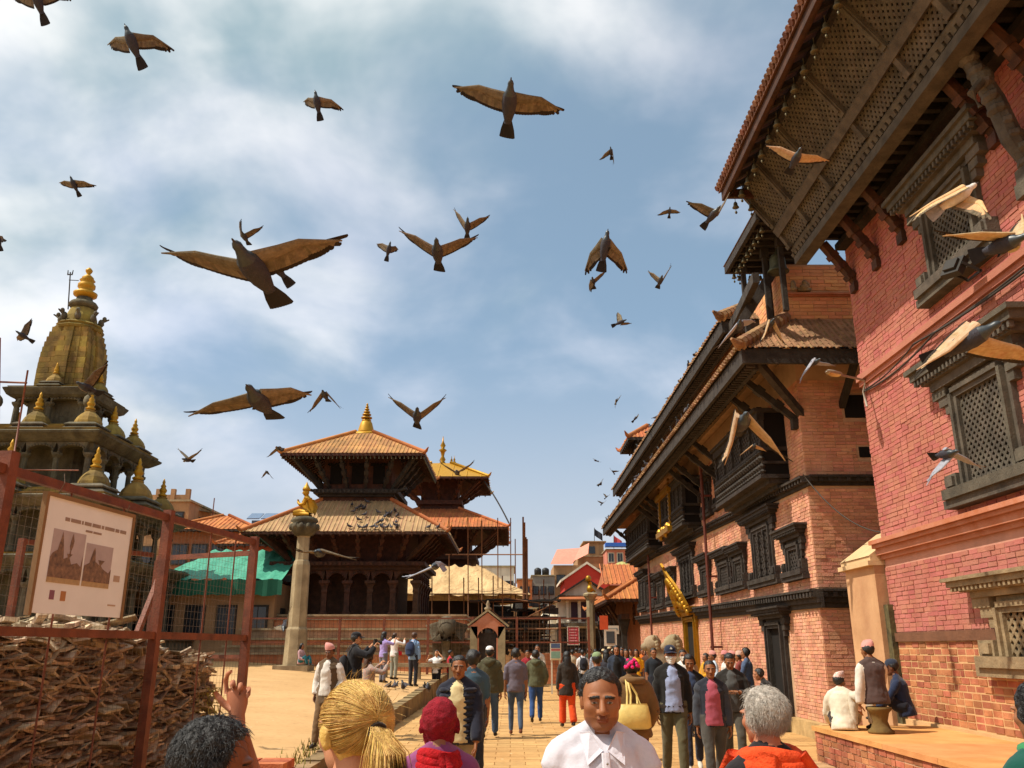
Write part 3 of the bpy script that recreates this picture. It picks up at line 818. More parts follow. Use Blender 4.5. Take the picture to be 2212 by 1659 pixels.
g = MB(**frS); g.bx(1.15, 2.6, .0, .02, 5.5, 5.72); g.bx(.95, 1.65, 0, .02, 6.35, 6.85); g.build('vent', m_dark, palace)
for a0, a1, z0, z1, li, mu in wins:
    newar_window(palace, frP, a0, a1, z0, z1, m_wood, lint=li, sill=li * .75, lh=.26, sh=.2, depth=.13, lat=.11 if a0 < 29 else .16, mullions=mu)
# doors
def door(a0, a1, z0, z1, m, lint=.55, extra=None):
    g = MB(**frP); g.bx(a0, a1, 0.0, .014, z0, z1); d = g.build('door', m_dark, palace)
    newar_window(palace, frP, a0, a1, z0, z1, m, lint=lint, lh=.24, depth=.16, lat=0, sillparts=False, name='door_frame')
    return d
door(19.75, 20.85, .35, 2.2, m_wood, .5)
door(29.1, 30.7, .3, 2.62, m_gold, .4)
g = MB(**frP); g.bx(19.75, 20.85, .02, .16, .20, .36); g.bx(19.5, 21.1, .02, .42, .02, .21); g.build('doorstep', m_stone_p, palace)
# low sitting ledge along the wall
g = MB(**frP); g.bx(21.3, 34, .001, .55, 0, .40); g.build('wall_bench', mat('ledge_stone', '#b59468'), palace)
g = MB(**frP); g.bx(PY0, 19.4, .001, .2, 0, .3); g.build('plinth', mat('ledge_stone', '#b59468'), palace)
# projecting bays on the upper floor
def bay(a0, a1, z0, zt, gold=None):
    z0 = z0 + 0
    fr = dict(O=(PX, 0, 0), **WEST)
    g = MB(**fr); D = .6
    g.bx(a0 + .15, a1 - .15, 0, D * .45, z0 - .22, z0 - .12); g.bx(a0 + .08, a1 - .08, 0, D * .75, z0 - .12, z0 - .02); g.bx(a0, a1, 0, D + .05, z0 - .018, z0 + .07)
    w = g.build('bay_window', m_wood, palace)
    g = MB(**fr); g.bx(a0 + .05, a1 - .05, 0, D - .08, z0 + .071, zt); g.build('dark_core', m_dark, w)
    g = MB(**fr)                                             # balustrade with turned carving
    g.bx(a0, a1, D - .06, D + .03, z0 + .60, z0 + .66)
    n = int((a1 - a0) / .19)
    for i in range(n + 1):
        a = a0 + .05 + (a1 - a0 - .1) * i / n
        g.lathe([(.03, 0), (.075, .06), (.03, .11), (.07, .18), (.03, .255)], (a, D - .02, z0 + .072), 6)
        g.lathe([(.04, 0), (.085, .08), (.03, .15), (.08, .2), (.03, .255)], (a, D + .0, z0 + .342), 6)
    for s in (a0 + .03, a1 - .03): g.bx(s - .04, s + .04, 0, D, z0 + .3, z0 + .36); g.bx(s - .04, s + .04, 0, D, z0 + .6, z0 + .68)
    g.build('balustrade', m_wood, w)
    g = MB(**fr)                                             # posts, lintel, arched head
    k = max(3, int((a1 - a0) / .75))
    for i in range(k + 1):
        a = a0 + .06 + (a1 - a0 - .12) * i / k
        g.bx(a - .05, a + .05, D - .12, D - .01, z0 + .682, zt)
        for q in range(6): g.bx(a - .065, a + .065, D - .1, D + .01, z0 + .72 + q * .16, z0 + .79 + q * .16)
    g.bx(a0 - .02, a1 + .02, D - .13, D + .03, zt - .17, zt); g.bx(a0 - .05, a1 + .05, 0, D + .1, zt + .001, zt + .09)
    g.build('posts', m_wood, w)
    g = MB(**fr)
    for i in range(k):
        p = a0 + .06 + (a1 - a0 - .12) * i / k + .05; q = a0 + .06 + (a1 - a0 - .12) * (i + 1) / k - .05
        lattice(g, p, q, z0 + .69, zt - .17, D - .05, .12, .05, .02)
    g.build('lattice_screen', m_wood, w)
    if gold:
        g = MB(**fr)
        for a in (gold[0], gold[1]):
            g.bx(a - .06, a + .06, D + .02, D + .08, z0 + .1, zt - .1)
            for q in range(12): g.bx(a - .08, a + .08, D + .03, D + .10, z0 + .14 + q * .15, z0 + .21 + q * .15)
        g.bx(gold[0] - .3, gold[1] + .3, D + .02, D + .16, zt - .12, zt + .05); g.bx(gold[0] - .2, gold[1] + .2, D + .02, D + .2, z0 + .02, z0 + .2)
        for q in range(7): g.sphere((gold[0] + (gold[1] - gold[0]) * q / 6, D + .1, z0 + .15 + .1 * math.sin(q * 2.2)), (.14, .10, .16), 8, 5)
        g.build('gilt_window', m_gold, w)
    return w
bay(18.4, 22.7, 5.28, 6.75)
bay(27.4, 32.0, 5.5, 7.0, gold=(29.4, 31.4))
bay(34.8, 41.6, 5.6, 7.0)
newar_window(palace, frP, 24.1, 24.9, 5.75, 6.5, m_wood, lint=.25, sill=.2, lh=.2, depth=.12, lat=.12)
newar_window(palace, frP, 25.95, 26.6, 5.75, 6.5, m_wood, lint=.25, sill=.2, lh=.2, depth=.12, lat=.12)
# drain pipes
for y, z0, z1 in ((25.75, .45, 7.2), (36.8, .5, 7.2)):
    g = MB(); g.tube([(PX - .30, y, z0), (PX - .30, y, z1)], .045, 8); g.bx(PX - .36, PX, y - .02, y + .02, 3.7, 3.76); g.bx(PX - .36, PX, y - .02, y + .02, 1.7, 1.76); g.bx(PX - .36, PX, y - .02, y + .02, 6.1, 6.16)
    g.build('drain_pipe', mat('red_pipe', '#5e2d20', rough=.6), palace, smooth=False)
# struts under the eave
for y in (17.6, 18.9, 23.3, 24.5, 26.2, 27.2, 32.4, 33.6, 34.6, 41.9):
    s = MB(); s.bar((PX - .02, y, 6.35), (4.85, y, 7.42), .10, .13); s.bx(PX - .13, PX, y - .09, y + .09, 6.15, 6.38)
    for t in (.25, .55): s.bar((PX - 1.25 * t, y, 6.35 + 1.07 * t), (PX - 1.25 * (t + .12), y, 6.35 + 1.07 * (t + .12)), .15, .18)
    s.build('strut', m_wood, palace)
s = MB(); s.bar((PX + .05, PY0 + .05, 6.45), (4.75, 16.2, 7.45), .14, .15); s.build('corner_strut', m_wood, palace)
s = MB(); s.bar((PX + .9, PY0, 6.6), (PX + .9, 16.3, 7.4), .12, .13); s.build('strut', m_wood, palace)

def skirt_roof(root, x0, y0, y1, z0, x1, yt, z1, m_t, m_w, pitch=.2, rib=.05, north=True, fascia=.34):
    """Roof running along Y with west slope and hipped south end; eave (x0, y0..y1, z0) up to (x1, yt.., z1)."""
    E0, E1 = Vector((x0, y0, z0)), Vector((x0, y1, z0)); T0, T1 = Vector((x1, yt, z1)), Vector((x1, y1 - (yt - y0 if north else 0), z1))
    SE, ST = Vector((13, y0, z0)), Vector((13, yt, z1))
    g = MB(); up = Vector((0, 0, .07))
    g.add([E0, E1, T1, T0, SE, ST], [(0, 3, 2, 1), (0, 4, 5, 3)])
    if north: NE = Vector((13, y1, z0)); NT = Vector((13, T1.y, z1)); g.add([E1, NE, NT, T1], [(0, 3, 2, 1)])
    r = g.build('roof', m_t, root)
    tl = MB(); tile_face(tl, E1, E0, T1, T0, pitch, rib); tile_face(tl, E0, SE, T0, ST, pitch * .62, rib * .7, rows=9)
    tl.build('roof_tile', m_t, r, kind='stuff')
    g = MB(); dn = Vector((0, 0, .16))
    g.add([E0 - Vector((0, 0, .03)), E1 - Vector((0, 0, .03)), T1 - dn, T0 - dn, SE - Vector((0, 0, .03)), ST - dn], [(0, 1, 2, 3), (0, 3, 5, 4)])
    g.bx(x0 + .03, x0 + .11, y0 + .03, y1, z0 - fascia, z0 - .035); g.bx(x0 + .112, 13, y0 + .03, y0 + .11, z0 - fascia, z0 - .035)
    n = int((y1 - y0) / .3)
    sl = (T0.z - dn.z - E0.z) / (x1 - x0)
    for k in range(2, n):
        y = y0 + (y1 - y0) * k / n; g.bar((x0 + .12, y, z0 - .12), (min(x1, x0 + (y - y0) * (x1 - x0) / (yt - y0)) if y < yt else x1, y, z0 - .12 + sl * (x1 - x0 - .12) * (1 if y >= yt else (y - y0) / (yt - y0))), .07, .09)
    for k in range(1, 24):
        x = x0 + .3 * k
        if x > 9: break
        d = min(1, (x - x0) / (x1 - x0)); g.bar((x, y0 + .12, z0 - .12), (x, y0 + (yt - y0) * d, z0 - .12 + (z1 - .16 - z0) * d), .07, .09)
    y = y0 + .2
    while y < y1 - .1:
        g.bx(x0 + .16, x0 + .34, y, y + .07, z0 - fascia - .02, z0 - fascia + .10); y += .17
    g.bx(x0 + .34, x0 + .42, y0 + .3, y1, z0 - fascia - .05, z0 - .06)
    g.build('eave_boards', m_w, r)
    h = MB(); o = (E0 - T0).normalized()
    h.tube([E0 + o * .3 + Vector((0, 0, .26)), E0 + o * .1 + Vector((0, 0, .10)), E0 + Vector((0, 0, .06)), T0 + Vector((0, 0, .06))], [.03, .09, .11, .11], 8)
    n = int((T0 - E0).length / .16)
    for k in range(n):
        p = E0.lerp(T0, k / n); h.tube([p + Vector((0, 0, .04)), p - o * .13 + Vector((0, 0, .07))], [.15, .13], 8)
    h.build('hip_ridge', m_t, r)
    return r
m_tile_p = mat('old_brown_tile', '#94704e', rough=.9, var=.3, vscale=2, bump=.5, bscale=30, island=.3, color2='#74553a', stain=('#55422f', .6, 1.1))
skirt_roof(palace, 4.55, 16.0, PY1 + 1.2, 7.45, 5.9, 17.05, 8.45, m_tile_p, m_wood)
# little tile ends along the long eave
g = MB(); y = 16.1
while y < 42.8:
    g.tube([(4.49, y, 7.46), (4.60, y, 7.53)], .055, 6); y += .16
g.build('edge_tile', m_tile_p, palace, kind='stuff')
# upper storey
g = MB(); g.bx(5.92, 12.9, 17.08, PY1 - .3, 7.95, 9.75); up_wall = g.build('upper_wall', m_mortar, palace)
bu = brick_boxes((5.92, 17.08, 0), (1, 0, 0), (0, -1, 0), 0, 2.6, 8.3, 9.74, [(0, 2.6, 8.98, 9.05)], .30, .083, .010)
bu += brick_boxes((5.92, 0, 0), (0, 1, 0), (-1, 0, 0), 17.08, 24, 8.3, 9.74, [], .30, .083, .010)
pieces(palace, 'brick', bu, mat('sunlit_pale_brick', '#dda475', var=.15, vscale=1.5, bump=.35, bscale=60, island=.14, color2='#cf8f60'), keep=0)  # paler brick, its colour lightened further to carry the sun on this wall
frU = dict(O=(5.92, 17.08, 0), A=(1, 0, 0), D=(0, -1, 0))
band(palace, 'string_course', frU, -.05, 2.6, 8.98, [(0, .03, .05), (.03, .07, .09)], m_terra)
g = MB()                                                   # small carved stone figure on the wall
c = at(1735, 612, Y=17.0)
g.bx(c.x - .12, c.x + .16, 16.98, 17.07, c.z - .17, c.z - .12); g.sphere((c.x + .02, 16.98, c.z), (.06, .05, .07), 8, 6); g.sphere((c.x + .02, 16.99, c.z - .08), (.10, .05, .07), 8, 6)
g.sphere((c.x + .10, 16.99, c.z - .04), (.04, .04, .06), 6, 5); g.sphere((c.x - .22, 16.99, c.z - .03), (.06, .05, .10), 6, 5); g.sphere((c.x - .22, 16.99, c.z - .12), (.08, .05, .06), 6, 5)
g.build('carved_figure', m_stone_p, palace, smooth=True)
skirt_roof(palace, 4.98, 18.95, PY1, 9.22, 8.2, 21.5, 11.3, m_tile_p, m_wood, north=False)
# open corner gallery with its own roof, posts and bell
g = MB(); g.add([(4.88, 15.35, 10.12), (4.88, 18.0, 10.12), (6.6, 17.2, 11.2), (6.6, 15.35, 11.2), (6.6, 18.0, 10.12)], [(0, 3, 2, 1), (1, 2, 4)]); gal = g.build('gallery_roof', m_tile, palace)
g = MB(); g.bx(4.9, 4.98, 15.35, 17.96, 9.92, 10.1); g.bx(4.985, 7, 17.88, 17.96, 9.92, 10.1); g.add([(4.9, 15.35, 10.09), (4.9, 17.98, 10.09), (6.6, 17.98, 10.09), (6.6, 15.35, 10.09)], [(0, 1, 2, 3)])
for k in range(7): g.bar((4.95, 17.7 - k * .35, 10.02), (6.4, 17.7 - k * .35, 10.05), .07, .09)
g.build('eave_boards', m_wood, gal)
for x, y in ((5.2, 17.55), (5.45, 16.75), (5.75, 17.55), (5.62, 16.2)):
    g = MB(); g.bx(x - .05, x + .05, y - .05, y + .05, 8.3, 9.95); g.bx(x - .08, x + .08, y - .08, y + .08, 9.75, 9.95); g.build('post', m_wood, gal)
g = MB(); g.bar((5.0, 16.0, 8.95), (5.25, 19.3, 8.95), .14, .22); g.bar((4.98, 17.2, 8.45), (5.7, 17.1, 9.55), .16, .2); g.build('sloping_beam', m_wood, gal)
for k in range(9): hang_bell(palace, 5.05, 17.75 - k * .28, 9.94, 1.05)
for k in range(4): hang_bell(palace, 5.2 + k * .24, 17.85, 9.94, 1.05)
bc = at(1677, 545, Y=16.6)
bigbell = MB(); bigbell.tube([bc + Vector((0, 0, .6)), bc], .02, 6); bigbell.lathe([(.02, .02), (.05, .0), (.045, -.04), (.12, -.08), (.16, -.16), (.17, -.33), (.19, -.40), (.23, -.46), (.22, -.47)], bc, 16)
bb_ = bigbell.build('temple_bell', m_bronze, smooth=True); tag(bb_, 'large green bronze bell hanging in the palace corner gallery', 'bell')
# wire running down the shaded end wall
g = MB(); g.tube(sag(at(1735, 1025, Y=17.1), at(1905, 1150, Y=15.2), .25), .012, 5); w_ = g.build('cable', MATS['black_cable'], smooth=True); tag(w_, 'thin wire sagging across the shaded palace end wall', 'cable')

# golden torana leaning out above the gilded door
tor = thing('golden_torana', 'gilded carved torana leaning out over the golden palace door', 'ornament', (5.9, 29.9, 2.9))
tip = at(1427, 1217, Y=29.9); base = Vector((PX - .18, 29.9, 2.75))
U = (tip - base); HT = U.length; U.normalize(); Dn = Vector((-U.z, 0, U.x)); 
g = MB(O=base, A=(0, 1, 0), D=tuple(Dn), U=tuple(U))
prof = [(-.85, 0), (.85, 0), (.95, .35), (.85, .75), (.55, 1.15), (.2, HT - .45), (.06, HT - .25), (.12, HT - .15), (0, HT), (-.12, HT - .15), (-.06, HT - .25), (-.2, HT - .45), (-.55, 1.15), (-.85, .75), (-.95, .35)]
g.prism(prof, -.04, .04)
g.build('tympanum', m_gold, tor)
g = MB(O=base, A=(0, 1, 0), D=tuple(Dn), U=tuple(U))
for i in range(26):
    t = i / 25; a = -.8 + 1.6 * t; h = .12 + (HT - .75) * math.sin(math.pi * t)
    g.sphere((a, .06, h), (.10, .09, .12), 8, 5)
for i in range(16): g.sphere((rnd.uniform(-.5, .5), .06, rnd.uniform(.2, HT - .95)), (.12, .10, .13), 8, 5)
g.build('carved_figures', m_gold, tor, smooth=True)
# ------------------------------------------------------------------ two-tiered pagoda temple
VX, VY = -7.95, 45.0
temple = thing('pagoda_temple', 'two tiered tiled pagoda temple with gold bell finial and arched colonnade', 'temple', (VX, VY, 1))
m_brick_plain = mat('temple_plinth_brick', '#bd7a54', var=.25, vscale=2, bump=.5, bscale=12, color2='#a5603e', streak=('#c8a27a', .5))
g = MB()
for i, (z0, z1, hx, y0, mi) in enumerate(((0.2, 1.52, 5.75, 38.55, 1), (1.52, 1.82, 5.5, 38.95, 0), (1.822, 2.13, 5.3, 39.4, 1), (2.132, 2.56, 5.1, 39.95, 0), (2.562, 3.02, 4.95, 40.5, 1), (3.022, 3.2, 4.9, 40.9, 0))):
    g.bx(-7.1 - hx, -7.1 + hx, y0, 51.5 - i * .3, z0, z1, mi)
    g.bx(-7.1 - hx - .08, -7.1 + hx + .08, y0 - .08, 51.4 - i * .3, z1 - .09, z1 - .003, 0)
g.build('plinth', [m_stone_p, m_brick_plain], temple)
ZP = 3.2
g = MB(); g.bx(VX - 2.3, VX + 2.3, VY - 1.7, VY + 2.3, ZP, 7.9); g.build('inner_wall', m_wood_r, temple)
colx = [VX + (i - 3) * 1.1 for i in range(7)]
coly = [VY - 2.75 + 1.1 * i for i in range(1, 6)]
spots = [(x, VY - 2.75) for x in colx] + [(colx[-1], y) for y in coly] + [(colx[0], y) for y in coly]
for x, y in spots:
    g = MB(); g.sq([(.2, 0), (.2, .12), (.13, .18), (.12, 1.0), (.15, 1.1), (.13, 1.25), (.18, 1.4), (.26, 1.5), (.26, 1.62)], (x, y, ZP))
    g.build('column', m_wood_r, temple)
def arch_row(root, pts, axis, z0, zt, depth, m):
    for (p, q) in zip(pts[:-1], pts[1:]):
        w = abs(q - p); c = (p + q) / 2
        g = MB(**axis)
        n = 12; R0 = w / 2 - .13
        outer = [(c + w / 2, zt), (c - w / 2, zt), (c - w / 2, z0)]
        arc = [(c - R0 * math.cos(math.pi * i / n) * (1 + .06 * abs(math.sin(3 * math.pi * i / n))), z0 + (zt - z0 - .14) * math.sin(math.pi * i / n) ** .8) for i in range(n + 1)]
        pts_ = [(c - w / 2 + .002, z0)] + arc + [(c + w / 2 - .002, z0), (c + w / 2 - .002, zt), (c - w / 2 + .002, zt)]
        # build as quads strip between arc and top
        top = [(c - w / 2 + w * i / n, zt) for i in range(n + 1)]
        for i in range(n):
            g.prism([arc[i], arc[i + 1], top[i + 1], top[i]], 0, depth)
        for i in range(0, n + 1):
            g.sphere((arc[i][0], -.02, arc[i][1] + .03), (.05, .04, .05), 6, 4)
        g.build('arch', m, root)
arch_row(temple, colx, dict(O=(0, VY - 2.86, 0), A=(1, 0, 0), D=(0, 1, 0)), ZP + 1.4, ZP + 2.12, .2, m_wood_r)
arch_row(temple, [VY - 2.75] + coly, dict(O=(colx[-1] + .11, 0, 0), A=(0, 1, 0), D=(-1, 0, 0)), ZP + 1.4, ZP + 2.12, .2, m_wood_r)
g = MB(); g.bx(colx[0] - .2, colx[-1] + .2, VY - 3.0, VY + 2.9, ZP + 2.125, ZP + 2.3); g.bx(colx[0] - .45, colx[-1] + .45, VY - 3.25, VY + 3.1, ZP + 2.302, ZP + 2.5)
x = colx[0] - .4
while x < colx[-1] + .4: g.bx(x, x + .1, VY - 3.32, VY - 3.2, ZP + 2.32, ZP + 2.45); x += .22
g.build('carved_beam', m_wood_r, temple)
g = MB(); g.bx(VX - 2.75, VX + 2.75, VY - 2.6, VY + 2.6, ZP + 2.5, 8.2); g.build('upper_wall', m_wood_r, temple)
def strut_row(root, cx, cy, h0, z0, h1, z1, n, m, w=.13):
    for s in range(4):
        for i in range(n):
            t = (i + .5) / n * 2 - 1
            p = Vector((t * h0, -h0, z0)); q = Vector((t * h1 * .86, -h1, z1))
            if s: rm = Matrix.Rotation(s * math.pi / 2, 3, 'Z'); p = rm @ p; q = rm @ q
            if s == 2: continue
            c = Vector((cx, cy, 0))
            g = MB(); g.bar(c + p, c + q, w, w * 1.3)
            for k in (.2, .45, .7): g.bar(c + p.lerp(q, k), c + p.lerp(q, k + .13), w * 1.7, w * 1.8)
            g.build('strut', m, root)
    for sx in (-1, 1):
        g = MB(); g.bar((cx + sx * h0, cy - h0, z0), (cx + sx * h1, cy - h1, z1), w * 1.2, w * 1.5); g.build('corner_strut', m, root)
strut_row(temple, VX, VY, 2.85, 5.75, 4.2, 6.95, 6, m_wood_r)
pagoda_roof(temple, VX, VY, 4.9, 4.4, 7.0, 1.75, 1.6, 8.95, m_tile_g, m_wood_r, pitch=.2, ridge_m=m_tile_o)
g = MB(); g.bx(VX - 1.75, VX + 1.75, VY - 1.7, VY + 1.7, 8.5, 11.6); g.build('upper_body', m_wood_r, temple)
g = MB(); g.bx(VX - 1.95, VX + 1.95, VY - 1.9, VY + 1.9, 9.08, 9.2); g.bx(VX - 2.15, VX + 2.15, VY - 2.1, VY + 2.1, 9.21, 9.44)
for k in range(20):
    x = VX - 2.1 + k * .215; g.bx(x, x + .1, VY - 2.17, VY - 2.09, 9.24, 9.4)
for sx in (-1, 1): g.bar((VX + sx * 2.1, VY - 2.0, 9.34), (VX + sx * 2.6, VY - 2.3, 9.42), .15, .12)
g.build('carved_band', m_wood, temple)
for k in range(3):
    g = MB(); x = VX - 1.1 + k * 1.1; g.bx(x - .3, x + .3, VY - 1.78, VY - 1.701, 9.75, 10.7); g.bx(x - .45, x + .45, VY - 1.82, VY - 1.702, 10.705, 10.82); g.build('window', m_dark, temple)
strut_row(temple, VX, VY, 1.85, 9.5, 3.05, 10.9, 4, m_wood)
pagoda_roof(temple, VX, VY, 3.6, 3.5, 11.0, .45, .45, 12.8, m_tile, m_wood_r, pitch=.2, ridge_m=m_tile_o)
g = MB()
for k in range(34):
    for sx in (0, 1):
        if sx == 0: p = (VX - 3.5 + k * .21, VY - 3.46, 10.86)
        else: p = (VX + 3.56, VY - 3.4 + k * .2, 10.86)
        g.tube([p, (p[0], p[1], p[2] - .16)], [.012, .035], 5)
g.build('bell', m_brass, temple)
g = MB(); g.sq([(.62, 12.68), (.60, 12.78), (.52, 12.86)], (VX, VY, 0)); g.lathe([(.46, 12.84), (.44, 12.95), (.38, 13.2), (.32, 13.42), (.26, 13.52), (.12, 13.55)], (VX, VY, 0), 20); g.build('gold_bell_dome', m_gold_p, temple, smooth=True)
g = MB()
for i, (r, z) in enumerate(((.26, 13.56), (.30, 13.72), (.24, 13.9), (.18, 14.05), (.13, 14.2), (.09, 14.34))): g.lathe([(r * .4, -.07), (r, -.03), (r, .03), (r * .4, .08)], (VX, VY, z), 14)
g.sphere((VX, VY, 14.46), (.06, .06, .10)); g.build('finial', m_gold, temple, smooth=True)

# stone elephants' canopy and steps in front of the temple
ele = MB()
ec = Vector((-2.75, 38.4, .85))
ele.tube([ec + Vector((-.2, 1.1, 1.25)), ec + Vector((0, .7, 1.35)), ec + Vector((0, 0, 1.35)), ec + Vector((0, -.6, 1.4)), ec + Vector((0, -.8, 1.4))], [(.3, .35), (.65, .62), (.72, .68), (.58, .6), (.3, .35)], 14)
ele.tube([ec + Vector((0, -.6, 1.6)), ec + Vector((0, -1.05, 1.75)), ec + Vector((0, -1.3, 1.5)), ec + Vector((0, -1.42, 1.1)), ec + Vector((0, -1.42, .5)), ec + Vector((0, -1.5, .35))], [.3, .42, .33, .2, .13, .08], 12)
for sx in (-1, 1):
    ele.tube([ec + Vector((sx * .3, -1.0, 1.75)), ec + Vector((sx * .62, -.95, 1.6)), ec + Vector((sx * .6, -.9, 1.2))], [(.05, .2), (.05, .38), (.04, .2)], 10)
    for y in (-.55, .6): ele.tube([ec + Vector((sx * .38, y, 1.1)), ec + Vector((sx * .4, y, .5)), ec + Vector((sx * .4, y, 0))], [.26, .2, .22], 10)
el = ele.build('stone_elephant', mat('dark_elephant_stone', '#5f5442', var=.4, vscale=3, bump=.8, bscale=14, color2='#423a2d'), smooth=True); tag(el, 'worn grey stone elephant guarding the pagoda temple steps', 'statue')
sh = thing('stone_canopy', 'small gabled stone and brick canopy shrine behind the steel fence', 'shrine', (-1, 36.6, 1))
g = MB(); g.bx(-1.72, -1.42, 36.4, 36.8, .8, 2.55); g.bx(-.58, -.28, 36.4, 36.8, .8, 2.55); g.build('pier', m_stone_p, sh)
g = MB(O=(0, 36.4, 0), A=(1, 0, 0), D=(0, 1, 0)); n = 10
arc = [(-1.0 - .43 * math.cos(math.pi * i / n), 2.05 + .45 * math.sin(math.pi * i / n)) for i in range(n + 1)]
top = [(-1.72 + 1.44 * i / n, 2.56 + .55 * (1 - abs(1 - 2 * i / n))) for i in range(n + 1)]
for i in range(n): g.prism([arc[i], arc[i + 1], top[i + 1], top[i]], 0, .4)
g.bx(-1.42, -1.36, .02, .38, .8, 2.1); g.bx(-.64, -.58, .02, .38, .8, 2.1); g.build('arch', m_terra, sh)
g = MB(); g.bar((-1.0, 36.6, 3.2), (-1.82, 36.6, 2.6), .5, .07, up=(0, 0, 1)); g.bar((-1.0, 36.6, 3.2), (-.14, 36.6, 2.56), .5, .07, up=(0, 0, 1)); g.build('roof', m_stone_p, sh)
g = MB(); g.lathe([(.12, 0), (.16, .08), (.06, .16), (.09, .24), (.02, .4)], (-1.0, 36.6, 3.2), 8); g.build('finial', m_stone_p, sh, smooth=True)
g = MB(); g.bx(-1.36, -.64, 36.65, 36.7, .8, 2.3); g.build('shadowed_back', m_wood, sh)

# ------------------------------------------------------------------ pagoda under repair behind it
BX_, BY_ = -5.1, 60.8
bh = thing('gilt_roof_pagoda', 'three tiered pagoda with golden top roof wrapped in scaffolding and tarpaulin', 'temple', (BX_, BY_, 1))
pagoda_roof(bh, BX_, BY_, 3.5, 3.5, 12.9, .7, .7, 14.4, m_gold_p, m_wood_r, pitch=1.0, rib=.05, ridge_m=m_gold_p)
g = MB(); g.bx(BX_ - 1.3, BX_ + 1.3, BY_ - 1.3, BY_ + 1.3, 10.5, 13.4); g.bx(BX_ - 1.6, BX_ + 1.6, BY_ - 1.6, BY_ + 1.6, 11.3, 11.6); g.bx(BX_ - .3, BX_ + .3, BY_ - 1.35, BY_ - 1.3, 12.0, 12.6); g.build('upper_body', m_wood_r, bh)
strut_row(bh, BX_, BY_, 1.4, 11.6, 2.9, 12.75, 3, m_wood_r)
pagoda_roof(bh, BX_, BY_, 4.85, 4.85, 9.3, 1.4, 1.4, 11.0, m_tile_o, m_wood_r, pitch=.24, ridge_m=m_tile_o)
g = MB(); g.bx(BX_ - 2.2, BX_ + 2.2, BY_ - 2.2, BY_ + 2.2, 5.5, 10.2); g.bx(BX_ - 2.7, BX_ + 2.7, BY_ - 2.7, BY_ + 2.7, 7.4, 7.7); g.build('body', m_wood_r, bh)
strut_row(bh, BX_, BY_, 2.3, 7.75, 4.1, 9.15, 5, m_wood_r)
g = MB()
for x, h in ((BX_ + .05, 0), (BX_ + .9, -.8), (BX_ + .7, -.9)):
    s = 1.0 if h == 0 else .45
    g.lathe([(.3 * s, 0), (.34 * s, .1 * s), (.14 * s, .3 * s), (.22 * s, .45 * s), (.1 * s, .7 * s), (.16 * s, 1.0 * s), (.3 * s, 1.15 * s), (.1 * s, 1.3 * s), (.2 * s, 1.5 * s), (.06 * s, 1.8 * s), (.02 * s, 2.2 * s)], (x, BY_, 14.35 + h * .3), 12)
g.build('finial', m_gold, bh, smooth=True)
m_tarp = mat('beige_tarpaulin', '#cfae7e', rough=.7, var=.2, vscale=.8, bump=.9, bscale=2.2, color2='#b08d60', bdist=.25)
g = MB(); n = 22
rows = [(2.5, 6.75), (3.6, 6.15), (4.6, 5.45), (5.5, 4.95), (5.9, 4.75)]
vs = []
for h, z in rows:
    for i in range(4 * n):
        s, t = i // n, (i % n) / n * 2 - 1
        p = Vector((t * h, -h, z + .09 * math.sin(i * 1.7) + rnd.uniform(-.05, .05)))
        p = Matrix.Rotation(s * math.pi / 2, 3, 'Z') @ p
        vs.append((BX_ + .3 + p.x, BY_ - 2.6 + p.y, p.z))
k = 4 * n
g.add(vs, [(r * k + i, r * k + (i + 1) % k, (r + 1) * k + (i + 1) % k, (r + 1) * k + i) for r in range(len(rows) - 1) for i in range(k)])
g.build('tarpaulin', m_tarp, bh, smooth=True)
g = MB(); g.bx(BX_ - 4.2, BX_ + 4.3, BY_ - 6.5, BY_ + 2, .6, 4.5); g.build('shrouded_base', mat('dark_netting', '#2a221b', var=.5, vscale=1.2), bh)
g = MB(); g.tube(sag((-1.9, 57.6, 12.6), (-.2, 55.8, 9.5), -.15), .05, 5); g.build('guy_rope', m_wood, bh)

scaf = thing('scaffolding', 'tall thin pole scaffolding around the pagoda under repair', 'scaffolding', (1, 50, .8))
def pole(p, q, r=.035): 
    g = MB(); g.tube([p, q], r, 6); return g.build('pole', m_pole, scaf, smooth=True)
def qz(x, y, Y): return at(493.7 + .3969 * x, 822.9 + .3969 * y, Y=Y)
for x, y0, Y in ((1107, 1040, 50), (1200, 740, 52), (1303, 745, 52), (1378, 760, 52), (1465, 745, 53), (1535, 745, 53), (1560, 860, 54), (1603, 740, 50), (1611, 770, 50.1), (1618, 850, 50.2), (1624, 860, 50.0), (1280, 1070, 49), (1360, 1070, 49), (1440, 1060, 49), (1490, 1060, 48), (1690, 1140, 49), (1715, 1080, 50), (1745, 1150, 50)):
    t = qz(x, y0, Y); b0 = qz(x + 3, 1480, Y); pole((b0.x, Y, .9), t, .05 if x in (1603, 1611, 1618, 1624) else .032)
for y, x0, x1, Y in ((945, 1180, 1625, 52.5), (1160, 1060, 1620, 49), (1200, 1300, 1790, 48.8), (1285, 1060, 1790, 49), (1350, 1500, 1790, 48.5)):
    pole(qz(x0, y, Y), qz(x1, y, Y), .04)
for (x0, y0, x1, y1) in ((1360, 1180, 1520, 1330), (1500, 1180, 1700, 1210), (1600, 1300, 1790, 1200)): pole(qz(x0, y0, 48.7), qz(x1, y1, 48.7), .035)
g = MB()
for k in range(9):
    a = qz(1380 + k * 45, 1195 + rnd.uniform(-6, 6), 49.3); g.bx(a.x - .7, a.x + .7, 48.6 + rnd.uniform(0, .4), 50.4, a.z - .06, a.z + .02)
    a = qz(1430 + k * 42, 1290 + rnd.uniform(-6, 6), 49.3); g.bx(a.x - .7, a.x + .7, 48.6 + rnd.uniform(0, .4), 50.4, a.z - .06, a.z + .02)
g.build('plank_deck', m_wood, scaf)
g = MB()
